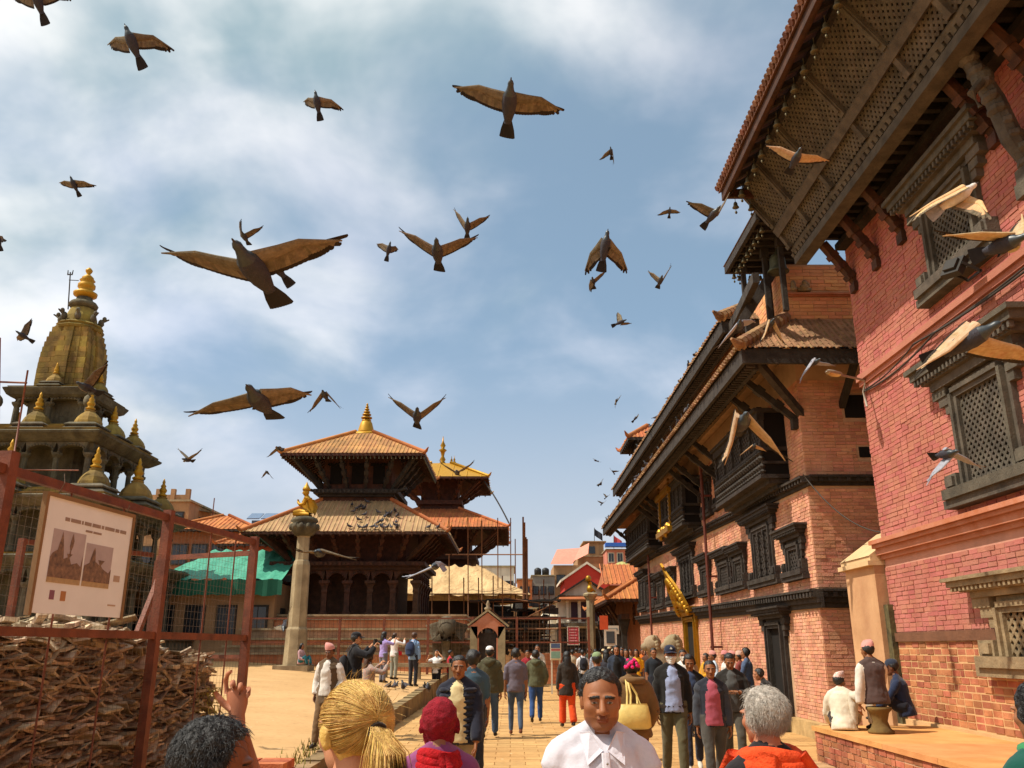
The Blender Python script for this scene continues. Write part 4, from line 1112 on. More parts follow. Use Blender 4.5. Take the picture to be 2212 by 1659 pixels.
for i in range(90):
    a = qz(rnd.uniform(1400, 1790), rnd.uniform(1200, 1480), rnd.uniform(49, 55)); M = Matrix.Rotation(rnd.uniform(0, 3), 3, 'Z') @ Matrix.Rotation(rnd.uniform(-.6, .6), 3, 'X')
    g.obox(a, (rnd.uniform(.1, .8), rnd.uniform(.04, .12), rnd.uniform(.03, .3)), M)
g.build('stacked_timber', m_wood, scaf, kind='stuff')

# steel fence round the temple
fen = thing('site_fence', 'low red oxide steel and mesh fence in front of the pagoda temple', 'fence', (-4, 37, 1))
pxs = [-11.0, -9.1, -7.2, -5.35, -3.5, -1.65, .2, 2.0, 3.2]
for x in pxs:
    g = MB(); g.bx(x - .05, x + .05, 36.95, 37.05, .6, 2.95); g.build('post', m_rust, fen)
for a, b2 in zip(pxs[:-1], pxs[1:]):
    for z in (2.86, 1.9): g = MB(); g.bx(a + .051, b2 - .051, 36.97, 37.03, z, z + .06); g.build('rail', m_rust, fen)
g = MB(); x = -11.0
while x < 3.2: g.bx(x, x + .012, 36.99, 37.0, .7, 2.86); x += .16
z = .9
while z < 2.86: g.bx(-11, 3.2, 37.001, 37.008, z, z + .012); z += .16
g.build('wire_mesh', m_wire, fen, kind='stuff')
g = MB()
for k in range(3): g.bx(.3 + k * .95, 1.15 + k * .95, 37.1, 37.2, .3, 1.5)
g.build('low_panel', m_brick_plain, fen)
# low bench in front
bn = thing('stone_bench', 'long low stone bench on the plaza before the fence', 'bench', (-5, 33, .6))
for k in range(4): g = MB(); x = -6.1 + k * 1.25; g.bx(x, x + .18, 33.4, 33.75, .3, 1.02); g.build('leg', m_stone_p, bn)
g = MB(); g.bx(-6.3, -1.9, 33.35, 33.8, 1.022, 1.16); g.build('seat', m_stone_p, bn)

# ------------------------------------------------------------------ column with golden kneeling figure
pil = thing('stone_column', 'tall stone column carrying a lotus capital before the pagoda', 'column', (-8.5, 35, .8))
g = MB(); g.bx(-9.2, -7.85, 34.4, 35.6, .3, 1.05); g.build('base_slab', m_stone_p, pil)
g = MB(); g.lathe([(.46, 1.05), (.44, 1.5), (.42, 2.4), (.36, 2.5), (.34, 4.9), (.30, 5.05), (.26, 5.1), (.25, 6.0), (.3, 6.1)], (-8.5, 35, 0), 8, rot=math.pi / 8); g.build('shaft', m_stone_p, pil)
g = MB(); g.lathe([(.28, 6.05), (.42, 6.15), (.55, 6.32), (.58, 6.45), (.45, 6.58), (.56, 6.66), (.5, 6.78), (.3, 6.86)], (-8.5, 35, 0), 16)
for k in range(12): t = k / 12 * 6.283; g.sphere((-8.5 + .52 * math.cos(t), 35 + .52 * math.sin(t), 6.42), (.12, .12, .14), 6, 5)
g.build('lotus_capital', m_stone, pil, smooth=True)
g = MB(); c = Vector((-8.5, 35, 6.86)); V = lambda x, y, z: c + Vector((x, y, z))
g.tube([V(.1, 0, .12), V(.08, 0, .35), V(.05, 0, .62), V(.02, 0, .78), V(.0, 0, .88)], [(.24, .2), (.19, .17), (.24, .18), (.14, .12), (.08, .08)], 12)
g.sphere(V(-.03, 0, 1.0), (.14, .13, .16), 12, 8); g.lathe([(.16, 0), (.17, .06), (.12, .14), (.05, .26), (.01, .36)], V(-.02, 0, 1.08), 12)
g.sphere(V(-.16, 0, .98), (.04, .03, .03), 6, 5)
for s in (-1, 1):
    g.tube([V(.08, s * .12, .12), V(-.2, s * .24, .16), V(-.42, s * .2, .12)], [.14, .13, .10], 10); g.tube([V(-.42, s * .2, .1), V(-.1, s * .3, .06), V(.2, s * .25, .06)], [.10, .09, .07], 10)
    g.tube([V(.04, s * .24, .72), V(.0, s * .3, .48), V(-.2, s * .2, .46), V(-.32, s * .04, .58), V(-.34, s * .02, .7)], [.08, .08, .065, .05, .03], 8)
    g.tube([V(.18, s * .2, .7), V(.32, s * .22, .4), V(.34, s * .2, .1)], [(.04, .1), (.05, .14), (.03, .08)], 8)
st = g.build('golden_statue', m_gold_p, smooth=True); tag(st, 'golden kneeling statue with joined hands on the stone column', 'statue')

# ------------------------------------------------------------------ stone shikhara temple on the left
KX, KY = -19.7, 36.3
kri = thing('stone_shikhara_temple', 'tall carved stone spire temple with domed pavilions and gold finials', 'temple', (KX, KY, 1.5))
def finial(root, x, y, z, s, m=None):
    g = MB(); g.lathe([(.16 * s, 0), (.24 * s, .06 * s), (.26 * s, .12 * s), (.14 * s, .2 * s), (.2 * s, .3 * s), (.22 * s, .4 * s), (.12 * s, .55 * s), (.16 * s, .62 * s), (.07 * s, .75 * s), (.09 * s, .85 * s), (.02 * s, 1.05 * s)], (x, y, z), 12)
    return g.build('finial', m or m_gold_p, root, smooth=True)
def chhatri(x, y, z, s, body=True):
    g = MB()
    if body:
        for sx in (-1, 1):
            for sy in (-1, 1): g.bx(x + sx * .42 * s - .07 * s, x + sx * .42 * s + .07 * s, y + sy * .42 * s - .07 * s, y + sy * .42 * s + .07 * s, z, z + .8 * s)
        g.bx(x - .3 * s, x + .3 * s, y - .3 * s, y + .3 * s, z, z + .8 * s)
        zz = z + .8 * s
    else: zz = z
    g.sq([(.72 * s, zz), (.78 * s, zz + .05 * s), (.62 * s, zz + .17 * s), (.60 * s, zz + .2 * s)], (x, y, 0))
    g.sq([(.66 * s, zz + .22 * s), (.68 * s, zz + .27 * s), (.52 * s, zz + .38 * s)], (x, y, 0))
    o = g.build('pavilion', m_stone, kri)
    g = MB(); g.lathe([(.55 * s, zz + .36 * s), (.54 * s, zz + .48 * s), (.46 * s, zz + .66 * s), (.32 * s, zz + .82 * s), (.2 * s, zz + .92 * s), (.22 * s, zz + .98 * s), (.12 * s, zz + 1.02 * s)], (x, y, 0), 8, rot=math.pi / 8)
    g.build('dome', m_stone_y, o)  # dome colour lightened to look sunlit
    finial(o, x, y, zz + 1.0 * s, s * .75)
    return o
def colonnade(h, z0, z1, n, eave, zr, fillcore):
    zc = z0 + (z1 - z0) * .62
    for s in range(4):
        for i in range(n):
            t = -h + 2 * h * i / (n - 1)
            p = Matrix.Rotation(s * math.pi / 2, 3, 'Z') @ Vector((t, -h, 0))
            if i == n - 1: continue
            g = MB(); r = .13
            g.lathe([(r * 1.5, z0), (r * 1.5, z0 + .12), (r, z0 + .16), (r * .85, zc - .1), (r * 1.1, zc - .06), (r * 1.6, zc + .02), (r * 1.7, zc + .1)], (KX + p.x, KY + p.y, 0), 8)
            g.build('column', m_stone, kri)
    ax = [dict(O=(KX, KY - h - .14, 0), A=(1, 0, 0), D=(0, 1, 0)), dict(O=(KX + h + .14, KY, 0), A=(0, 1, 0), D=(-1, 0, 0)), dict(O=(KX, KY + h + .14, 0), A=(-1, 0, 0), D=(0, -1, 0)), dict(O=(KX - h - .14, KY, 0), A=(0, -1, 0), D=(1, 0, 0))]
    for a in ax: arch_row(kri, [-h + 2 * h * i / (n - 1) for i in range(n)], a, zc + .1, z0 + (z1 - z0) * .86, .28, m_stone)
    g = MB()
    g.bx(KX - h - .2, KX + h + .2, KY - h - .2, KY + h + .2, z0 + (z1 - z0) * .862, z1 - .12)
    g.sq([(h + .22, z1 - .3), (h + .34, z1 - .22), (eave, z1 - .02), (eave + .03, z1 + .06), (eave - .1, z1 + .12)], (KX, KY, 0))
    g.build('eave', m_stone, kri); g = MB()
    for i in range(3): g.sq([(eave - .12 - .35 * i, z1 + .121 + (zr - z1 - .12) * i / 3), (eave - .10 - .35 * i, z1 + .12 + (zr - z1 - .12) * (i + .55) / 3), (eave - .40 - .35 * i, z1 + .12 + (zr - z1 - .12) * (i + .98) / 3)], (KX, KY, 0), 0)
    g.build('stepped_roof', m_stone_y, kri)  # yellow sunlight on the tier roofs is put into the stone colour
    g = MB(); g.bx(KX - fillcore, KX + fillcore, KY - fillcore, KY + fillcore, z0, z1 - .1); g.build('core', m_stone, kri)
g = MB(); g.bx(KX - 5.2, KX + 5.2, KY - 5.2, KY + 5.2, .5, 2.3); g.bx(KX - 5.3, KX + 5.3, KY - 5.3, KY + 5.3, 2.0, 2.15); g.build('plinth', m_stone, kri)
colonnade(4.2, 2.3, 4.9, 8, 4.7, 5.2, 2.9)
colonnade(3.7, 5.2, 7.2, 6, 4.3, 7.75, 2.6)
colonnade(2.55, 7.75, 10.0, 5, 3.15, 10.6, 1.3)
colonnade(1.4, 10.6, 12.2, 3, 1.85, 12.55, 1.1)
for s in range(8):
    t = s * math.pi / 4; r = 3.55 if s % 2 == 0 else 4.7
    if s in (4, 3): continue
    chhatri(KX + r * math.cos(t), KY + r * math.sin(t), 7.35, 1.25 if s % 2 == 0 else 1.1, body=False)
for s in range(8):
    t = s * math.pi / 4; r = 2.35 if s % 2 == 0 else 3.3
    chhatri(KX + r * math.cos(t) * .92, KY + r * math.sin(t) * .92, 10.15, 1.0, body=False)
for s in range(4):
    t = s * math.pi / 2; chhatri(KX + 1.32 * math.cos(t), KY + 1.32 * math.sin(t), 12.35, .66, body=False)
# lion brackets at the third level corners
for sx in (-1, 1):
    g = MB(); p = Vector((KX + sx * 1.95, KY - 1.95, 11.6)); g.sphere(p, (.25, .25, .3), 8, 6); g.sphere(p + Vector((sx * .15, -.15, .35)), (.18, .18, .2), 8, 6); g.sphere(p + Vector((0, 0, -.4)), (.16, .16, .3), 8, 6); g.build('lion_bracket', m_stone, kri, smooth=True)
# spire of dressed stone courses
sb = []
zc, k = 12.4, 0
while zc < 15.35:
    t = (zc - 12.4) / 3.0; h = 1.13 * (1 - .30 * t ** 3.0) ; ch = .25
    for s in range(4):
        Rm = Matrix.Rotation(s * math.pi / 2, 3, 'Z')
        for (a0, a1, d) in ((-1, -.62, .90), (-.62, -.28, .97), (-.28, .28, 1.06), (.28, .62, .97), (.62, 1, .90)):
            q0, q1 = a0 * h * .95, a1 * h * .95
            cut = [q0, (q0 + q1) / 2 + rnd.uniform(-.05, .05), q1] if (k + s) % 2 else [q0, q1]
            for u0, u1 in zip(cut[:-1], cut[1:]):
                dep = .5
                c = Rm @ Vector(((u0 + u1) / 2, -(h * d) + dep / 2 + rnd.uniform(-.012, .012), 0))
                sb.append((Vector((KX + c.x, KY + c.y, zc + ch / 2)), (u1 - u0 - .012, dep, ch - .014), Rm))
    zc += ch; k += 1
pieces(kri, 'stone_block', sb, m_stone_y, keep=300)
g = MB(); g.sq([(.9, 12.4), (.86, 13.5), (.7, 15.3)], (KX, KY, 0)); g.build('spire_core', m_stone, kri)
g = MB(); g.lathe([(.85, 15.33), (1.0, 15.40), (1.04, 15.5), (.92, 15.58), (.99, 15.66), (.9, 15.74), (.78, 15.76)], (KX, KY, 0), 12); g.lathe([(.7, 15.762), (.66, 16.1), (.52, 16.5), (.46, 16.56)], (KX, KY, 0), 12); g.build('collar', m_stone_y, kri)
for s in range(8):
    t = s * math.pi / 4 + .3; p = Vector((KX + .84 * math.cos(t), KY + .84 * math.sin(t), 15.95)); g = MB(); g.sphere(p, (.14, .14, .2), 8, 6); g.sphere(p + Vector((.12 * math.cos(t), .12 * math.sin(t), .22)), (.1, .1, .12), 8, 6); g.tube([p + Vector((.1 * math.cos(t), .1 * math.sin(t), .1)), p + Vector((.32 * math.cos(t), .32 * math.sin(t), .22))], [.06, .03], 6); g.build('gargoyle', m_stone, kri, smooth=True)
g = MB(); g.lathe([(.42, 16.56), (.6, 16.64), (.63, 16.74), (.55, 16.86), (.4, 16.9), (.32, 17.12)], (KX, KY, 0), 16); g.build('stone_lotus', m_stone, kri, smooth=True)
g = MB(); g.lathe([(.3, 17.1), (.5, 17.22), (.52, 17.34), (.34, 17.44), (.28, 17.52), (.38, 17.62), (.38, 17.76), (.25, 17.92), (.34, 17.98), (.24, 18.08), (.26, 18.12), (.16, 18.22), (.07, 18.3), (.14, 18.42), (.16, 18.5), (.08, 18.6), (.01, 18.66)], (KX, KY, 0), 18); g.build('golden_finial', m_gold_p, kri, smooth=True)
g = MB(); p0 = at(147, 668, Y=36.3); p1 = at(152, 588, Y=36.3); g.tube([p0, p1], .03, 6); g.tube([p1 + Vector((-.12, 0, .1)), p1 + Vector((-.1, 0, -.12)), p1 + Vector((.1, 0, -.12)), p1 + Vector((.12, 0, .1))], [.02, .04, .04, .02], 6); g.tube([p1 + Vector((0, 0, -.4)), p1 + Vector((.45, 0, -.42))], .02, 5); g.build('trident', m_wood, kri)
g = MB(); g.tube([at(0, 825, Y=32), at(58, 827, Y=32)], .04, 6); g.tube([at(60, 800, Y=32), at(30, 985, Y=32)], .04, 6)
g.tube([at(0, 730, Y=32), at(-4, 990, Y=32)], .04, 6); g.tube([at(45, 1015, Y=32), at(170, 1016, Y=32)], .025, 6)
sp = g.build('pipe_scaffold', m_rust, smooth=True); tag(sp, 'rusty scaffold pipes standing against the stone spire temple', 'scaffolding')

# ------------------------------------------------------------------ background houses
def house(name, label, x0, x1, y0, y1, z0, z1, m, rows=(), mw=None, parapet=True, side=1, cols=3, frame=None, ws=(.9, 1.2), rowz=None):
    t = thing(name, label, 'house', ((x0 + x1) / 2, (y0 + y1) / 2, z0))
    g = MB(); g.bx(x0, x1, y0, y1, z0, z1); g.build('wall', m, t)
    if parapet:
        g = MB(); g.bx(x0 - .12, x1 + .12, y0 - .12, y1, z1 + .001, z1 + .14); g.build('roof_slab', m_stone_p, t)
    for z in rows:
        for i in range(cols):
            c = x0 + (x1 - x0) * (i + .5) / cols
            g = MB(); w, h = ws; g.bx(c - w / 2 - .09, c + w / 2 + .09, y0 - .07, y0 + .01, z - .09, z + h + .09)
            wdw = g.build('window', frame or m_wood, t)
            g = MB(); g.bx(c - w / 2, c - .02, y0 - .085, y0 - .071, z, z + h); g.bx(c + .02, c + w / 2, y0 - .085, y0 - .071, z, z + h); g.build('pane', m_glass, wdw)
        if side:
            xs_ = x1 if side > 0 else x0
            for i in range(2):
                c = y0 + (y1 - y0) * (i + .5) / 2; w, h = ws
                g = MB(); g.bx(xs_ - .01, xs_ + side * .07, c - w / 2, c + w / 2, z, z + h); g.build('window', frame or m_wood, t)
    return t
m_glass = mat('dark_window_glass', '#23262b', rough=.15, spec=.6, var=.2)
m_tan = mat('tan_render', '#a5805a', var=.25, vscale=.8, bump=.3, bscale=8, streak=('#6b5640', .5))
m_grey = mat('grey_render', '#8f8a7c', var=.25, vscale=.6, bump=.3, bscale=8, streak=('#5d5546', .6))
m_pink = mat('pink_render', '#c97f6a', var=.2, vscale=.6, bump=.3, bscale=8)
m_redp = mat('red_gable_paint', '#b5392c', var=.15, vscale=.8)
m_green = mat('green_tarpaulin', '#4a9c80', rough=.6, var=.2, vscale=.7, bump=.6, bscale=2.5, bdist=.2, color2='#35806a')
m_green_d = mat('dark_green_net', '#1d5a44', rough=.8, var=.25, vscale=1)
# green tarp roofed house behind the plaza
t = house('tarp_roofed_house', 'low ochre house under a bright green tarpaulin roof', -19.5, -10.9, 40.3, 46, .6, 4.6, m_tan, rows=(2.3,), cols=6, ws=(.75, 1.2), parapet=False)
g = MB(); nx, nz = 26, 6; vs = []
for j in range(nz + 1):
    for i in range(nx + 1):
        s = j / nz; vs.append((-16.2 - 1.1 * (1 - s) * 0 + 5.7 * i / nx + .9 * s * (1 - i / nx), 39.7 + 4.2 * s, 4.7 + 1.75 * s + .06 * math.sin(i * 1.9 + j) + rnd.uniform(-.03, .03)))
g.add(vs, [(j * (nx + 1) + i, j * (nx + 1) + i + 1, (j + 1) * (nx + 1) + i + 1, (j + 1) * (nx + 1) + i) for j in range(nz) for i in range(nx)])
g.build('green_tarpaulin', m_green, t, smooth=True)
g = MB(); vs = []
for j in range(3):
    for i in range(nx + 1): vs.append((-16.25 + 5.8 * i / nx, 39.68 + .03 * math.sin(i * 2.1), 4.68 - .34 * j + rnd.uniform(-.05, .05)))
g.add(vs, [(j * (nx + 1) + i, j * (nx + 1) + i + 1, (j + 1) * (nx + 1) + i + 1, (j + 1) * (nx + 1) + i) for j in range(2) for i in range(nx)]); g.build('net_valance', m_green_d, t)
# houses behind the stone temple
t = house('terrace_house', 'tan rooftop terrace house behind the stone temple with green awning', -29.5, -22.8, 60, 70, 1, 11.6, m_tan, rows=(4.5, 7.2, 9.6), cols=4, side=1)
for k in range(7): g = MB(); x = -29.3 + k * 1.05; g.bx(x - .15, x + .15, 59.9, 60.2, 11.74, 12.5); g.build('terrace_pier', m_tan, t)
g = MB(); g.bx(-29.3, -22.9, 60.0, 60.12, 11.742, 12.1); g.build('parapet', m_tan, t)
g = MB(); g.add([(-23.6, 61.9, 11.4), (-21.7, 61.9, 11.1), (-21.7, 64.5, 11.3), (-23.6, 64.5, 11.6)], [(0, 1, 2, 3)]); g.bx(-23.6, -21.7, 61.9, 61.95, 10.0, 10.6); g.build('awning', m_green_d, t)
g = MB(); g.tube([(-21.8, 62, 8), (-21.8, 62, 12.2)], .04, 5); g.tube([(-23.6, 62, 8), (-23.6, 62, 11.4)], .04, 5); g.build('awning_post', m_rust, t)
t = house('balcony_house', 'brown house with wooden balconies under a tiled roof', -22.6, -17.4, 57, 66, 1, 9.1, mat('brown_brick_far', '#8a5c40', var=.3, bump=.4, bscale=10), rows=(4.4, 7.0), cols=4, parapet=False, side=1)
pagoda_roof(t, -19.9, 61.5, 3.2, 5.2, 9.2, .2, 2.2, 10.5, m_tile_o, m_wood, pitch=.3, rib=.07)
g = MB()
for k in range(2):
    Mx = Matrix.Rotation(R(25), 3, 'X'); g.obox((-17.4 + k * .95, 57.8, 10.25), (.42, .6, .03), Mx)
g.bx(-17.6, -15.6, 57.7, 58.3, 9.0, 9.95); g.build('solar_panel', mat('solar_glass', '#5a6f8c', rough=.2, spec=.6), t)
t = house('red_brick_house', 'red brick house roof between green tarpaulin and pagoda eave', -17.2, -11.5, 52, 60, 1, 7.6, mat('red_brick_far', '#9a5136', var=.3, bump=.4, bscale=10), rows=(4.6,), cols=4, parapet=False)
pagoda_roof(t, -14.4, 56, 3.4, 4.4, 7.7, 1.6, 1.0, 9.0, m_tile_o, m_wood, pitch=.3, rib=.07)

# white pedimented hall closing the street
wh = thing('pedimented_hall', 'white two storey hall with tiled gable and dark ground floor arches', 'building', (5.8, 72, 0))
g = MB(); g.bx(3.6, 8.2, 70, 80, 3.2, 5.7); g.build('upper_wall', m_white, wh)
g = MB(); g.bx(3.6, 8.2, 70.4, 80, 0, 3.2); g.build('lower_wall', m_wood, wh)
for x in (4.1, 5.1, 6.25, 7.2):
    g = MB(); g.bx(x, x + .62, 70.2, 70.398, 0, 2.4); g.lathe([(.31, 0), (.31, .12)], (x + .31, 70.3, 2.4), 12); g.build('door', m_dark, wh)
g = MB(O=(5.9, 70, 0), A=(1, 0, 0), D=(0, 1, 0)); g.prism([(-2.1, 5.7), (2.1, 5.7), (0, 6.95)], .05, 6); g.build('gable', m_white, wh)
g = MB()
for s in (-1, 1): g.bar((5.9, 73.5, 7.12), (5.9 + s * 2.75, 73.5, 5.42), 8.0, .14, up=(0, 1, 0)) if False else g.add([(5.9, 69.6, 7.1), (5.9 + s * 2.8, 69.6, 5.35), (5.9 + s * 2.8, 80, 5.35), (5.9, 80, 7.1), (5.9, 69.6, 6.95), (5.9 + s * 2.8, 69.6, 5.2), (5.9 + s * 2.8, 80, 5.2), (5.9, 80, 6.95)], [(0, 1, 2, 3), (7, 6, 5, 4), (0, 4, 5, 1), (1, 5, 6, 2)])
g.build('roof', m_wood, wh)
g = MB(); g.add([(3.7, 69.2, 5.42), (8.1, 69.2, 5.42), (8.0, 70.02, 5.72), (3.8, 70.02, 5.72), (3.7, 69.2, 5.34), (8.1, 69.2, 5.34)], [(0, 1, 2, 3), (4, 5, 1, 0)]); g.build('pent_roof', m_tile_o, wh)
for x in (4.95, 5.75, 6.55):
    g = MB(); g.bx(x - .27, x + .27, 69.93, 70.01, 3.75, 5.2); w = g.build('window', mat('dark_shutter', '#3a2430', rough=.6), wh); g = MB(); g.bx(x - .33, x - .271, 69.9, 70.01, 3.7, 5.25); g.bx(x + .271, x + .33, 69.9, 70.01, 3.7, 5.25); g.build('frame', m_white, w)
for x in (4.4, 5.35, 6.15, 7.0, 7.7): g = MB(); g.sq([(.14, 3.62), (.14, 3.75), (.1, 3.8), (.09, 5.1), (.13, 5.2), (.14, 5.3)], (x, 69.9, 0)); g.build('pilaster', m_white, wh)
g = MB(); g.bx(3.5, 8.3, 69.5, 70.5, 3.35, 3.6); g.build('balcony_ledge', m_stone, wh)
for k in range(14): 
    if k % 3 == 0: continue
    pass
# red gabled house behind it
rg = thing('red_gable_house', 'house with a bright red gable edged in white', 'house', (7.6, 90, 0))
g = MB(O=(7.6, 88, 0), A=(1, 0, 0), D=(0, 1, 0)); g.prism([(-2.3, 0), (2.3, 0), (2.3, 8.3), (0, 9.85), (-2.3, 8.3)], 0, 8); g.build('wall', m_redp, rg)
g = MB()
for s in (-1, 1): g.add([(7.6, 87.8, 10.1), (7.6 + s * 2.7, 87.8, 8.3), (7.6 + s * 2.7, 96, 8.3), (7.6, 96, 10.1), (7.6, 87.8, 9.86), (7.6 + s * 2.7, 87.8, 8.06), (7.6 + s * 2.7, 96, 8.06), (7.6, 96, 9.86)], [(0, 1, 2, 3), (7, 6, 5, 4), (0, 4, 5, 1), (1, 5, 6, 2)])
g.build('white_verge', m_white, rg)
t = house('terrace_block', 'tan stepped block with roof room and small window above the red gable', 8.2, 12.2, 108, 116, 0, 12.6, m_tan, rows=(10.2,), cols=2, ws=(1.1, .9))
g = MB(); g.bx(9.3, 11.6, 109, 114, 12.74, 14.5); g.bx(9.0, 11.9, 108.6, 114.3, 14.502, 14.64); g.build('roof_room', m_tan, t)
g = MB(); g.bx(9.7, 10.5, 108.93, 109, 13.1, 14.0); g.build('window', m_glass, t)
t = house('pink_roof_house', 'house with pink sloping sheet roof left of the red gable', 5.0, 8.4, 104, 112, 0, 11.2, m_tan, rows=(8.8,), cols=2, parapet=False)
g = MB(); g.add([(4.6, 103.6, 11.3), (7.2, 103.6, 11.3), (8.8, 107, 13.6), (5.6, 107, 13.4)], [(0, 1, 2, 3)]); g.add([(7.0, 104.2, 11.5), (9.2, 104.4, 12.6), (9.6, 107, 14.2), (8.0, 107, 13.4)], [(0, 1, 2, 3)]); g.build('sheet_roof', mat('pink_sheet_roof', '#cf8672', var=.15), t)
t = house('blue_awning_house', 'pink house with blue awning and white windows near the palace eave', 11.4, 14.6, 104, 112, 0, 13.0, m_pink, rows=(11.6,), cols=3, ws=(.6, 1.0), frame=m_white)
g = MB(); g.bx(11.2, 14.7, 102.8, 104, 13.3, 13.75); g.build('awning', mat('blue_awning', '#2f5fb5', rough=.5, var=.1), t)
g = MB(); c = (12.9, 101.5, 10.6); g.lathe([(1.5, 0), (1.2, .3), (.6, .62), (.05, .8)], c, 12); g.tube([(12.9, 101.5, 9), (12.9, 101.5, 11.3)], .04, 5); g.build('parasol', mat('olive_parasol', '#a5a060', var=.2), t)
g = MB(); g.add([(6.2, 60, 5.9), (10, 60, 5.9), (10, 64, 7.6), (6.8, 64, 7.6)], [(0, 1, 2, 3)]); g.add([(6.2, 60, 5.9), (6.8, 64, 7.6), (6.4, 66, 5.9)], [(0, 1, 2)]); g.bx(6.8, 10, 61, 66, 0, 5.89)
or_ = g.build('tiled_house', m_tile_o); tag(or_, 'house with plain orange tiled roof right of the red gable', 'house')
g = MB(); x = 6.3
while x < 9.9: g.tube([(x, 59.98, 5.94), (x + .16, 63.9, 7.62)], .05, 5); x += .3
g.build('roof_tile', m_tile_o, or_, kind='stuff')
# next palace wing with low pagoda eave
t = thing('palace_annex', 'dark carved arcade wing with low orange tiled eave beyond the palace', 'building', (8, 50, 0))
g = MB(); g.bx(6.6, 13, 44.5, 58, 0, 4.6); g.build('wall', m_brick_plain, t)
pagoda_roof(t, 9.3, 50, 4.6, 6.5, 4.05, 2.0, 3.4, 5.6, m_tile_o, m_wood_r, pitch=.26, rib=.06)
for k in range(6): g = MB(); y = 45 + k * 2.2; g.sq([(.2, 0), (.14, .2), (.13, 2.4), (.25, 2.9), (.3, 3.1)], (5.7, y, 0)); g.build('column', m_wood, t)
g = MB(); g.bx(5.5, 5.9, 44.3, 57, 3.1, 3.35); g.build('beam', m_wood_r, t)
strut_row(t, 9.3, 50, 3.6, 2.9, 4.3, 3.85, 5, m_wood_r, .1)
# small upper roof behind the long eave
t = thing('roof_turret', 'small tiled turret roof rising behind the long palace eave', 'building', (7, 41.5, 9))
pagoda_roof(t, 7.0, 41.2, 1.45, 1.6, 11.35, .3, .3, 12.2, m_tile_o, m_wood, pitch=.2, ribs=True)
g = MB(); g.bx(6.1, 7.9, 40.2, 42.4, 9.2, 11.5); g.build('wall', m_wood, t)
# grey far houses left of the street
t = house('water_tank_house', 'far grey house with black rooftop water tanks', 2.3, 4.9, 100, 108, 0, 9.6, m_grey, rows=(5.6, 7.6), cols=3, ws=(.5, .8))
for x in (3.0, 3.9): g = MB(); g.lathe([(.4, 9.75), (.42, 10.3), (.38, 10.5), (.12, 10.65)], (x, 101, 0), 10); g.build('water_tank', mat('black_plastic', '#23211f', rough=.5), t, smooth=True)
t = house('orange_block', 'far orange wall house with one dark window beside bamboo poles', .6, 2.2, 96, 102, 0, 8.9, mat('orange_render', '#c07a48'), rows=(7.2,), cols=1, ws=(.9, .9))
t = house('white_shed_house', 'white corrugated terrace wall behind the scaffold', -3.6, .2, 84, 92, 0, 9.2, m_white, rows=(6.6,), cols=3)
t = house('low_far_house', 'low brown far house behind the dark scaffold decks', -1.5, 3.4, 78, 86, 0, 5.0, m_tan, rows=(2.8,), cols=4)
g = MB(); g.lathe([(.9, 2.9), (1.0, 3.4), (.85, 4.0), (.45, 4.45), (.12, 4.6), (.05, 5.1)], (3.0, 72, 0), 14); g.bx(2.1, 3.9, 71.2, 72.9, 0, 2.9); dm = g.build('white_domed_shrine', m_white, smooth=False); tag(dm, 'small white domed shrine left of the pedimented hall', 'shrine')
# far street closing houses either side so the lanes end in walls
house('far_brick_row', 'distant brick row house closing the street end', -14, 1.5, 120, 130, 0, 9.0, mat('red_brick_far', '#9a5136'), rows=(3, 6), cols=8)
house('far_tan_row', 'distant tan row house beyond the palace end', 13, 24, 112, 122, 0, 11.0, m_tan, rows=(4, 7), cols=5)

# second column with golden figure in the street
p2 = thing('far_stone_column', 'slender stone column with small golden statue before the white hall', 'column', (4.45, 50, 0))
g = MB(); g.lathe([(.42, 0), (.4, .4), (.27, .5), (.24, 4.3), (.3, 4.4), (.42, 4.55), (.44, 4.65), (.3, 4.72)], (4.47, 50, 0), 8, rot=math.pi / 8); g.build('shaft', m_stone_p, p2)
g = MB(); c = Vector((4.47, 50, 4.72)); g.sphere(c + Vector((0, 0, .2)), (.2, .18, .22), 8, 6); g.tube([c + Vector((0, 0, .3)), c + Vector((-.02, 0, .6))], [.14, .12], 8); g.sphere(c + Vector((-.08, 0, .78)), (.17, .12, .2), 8, 6); g.tube([c + Vector((.12, 0, .2)), c + Vector((.3, 0, .05))], [.08, .05], 6); g.build('golden_figure', m_gold, p2, smooth=True)
# banners and boards
g = MB(); a = at(1097.2 + .2977 * 435, 1097.2 + .2977 * 865, Y=46); b2 = at(1097.2 + .2977 * 515, 1097.2 + .2977 * 990, Y=46); g.bx(a.x, b2.x, 46, 46.03, b2.z, a.z); bn2 = g.build('red_banner', mat('red_print', '#c8404a', var=.1, rough=.6)); tag(bn2, 'pink and red printed banner hung in a white frame on the fence', 'banner')
g = MB(); 
for k in range(5): z = b2.z + (a.z - b2.z) * (.18 + .16 * k); g.bx(a.x + .08, b2.x - .08 - .05 * (k % 2), 45.99, 45.996, z, z + .05)
g.build('print', mat('pale_pink_print', '#e8a0a0'), bn2)
g = MB(); w = .035
for (x0, x1, z0, z1) in ((a.x - w, a.x, b2.z - w, a.z + w), (b2.x, b2.x + w, b2.z - w, a.z + w), (a.x, b2.x, a.z, a.z + w), (a.x, b2.x, b2.z - w, b2.z)): g.bx(x0, x1, 45.985, 46.04, z0, z1)
g.build('frame', m_white, bn2)
ib = thing('information_board', 'standing information board with blue and green printed panel', 'sign', (2.2, 38, 0))
a = at(1097.2 + .2977 * 305, 1097.2 + .2977 * 982, Y=35); b2 = at(1097.2 + .2977 * 387, 1097.2 + .2977 * 1105, Y=35)
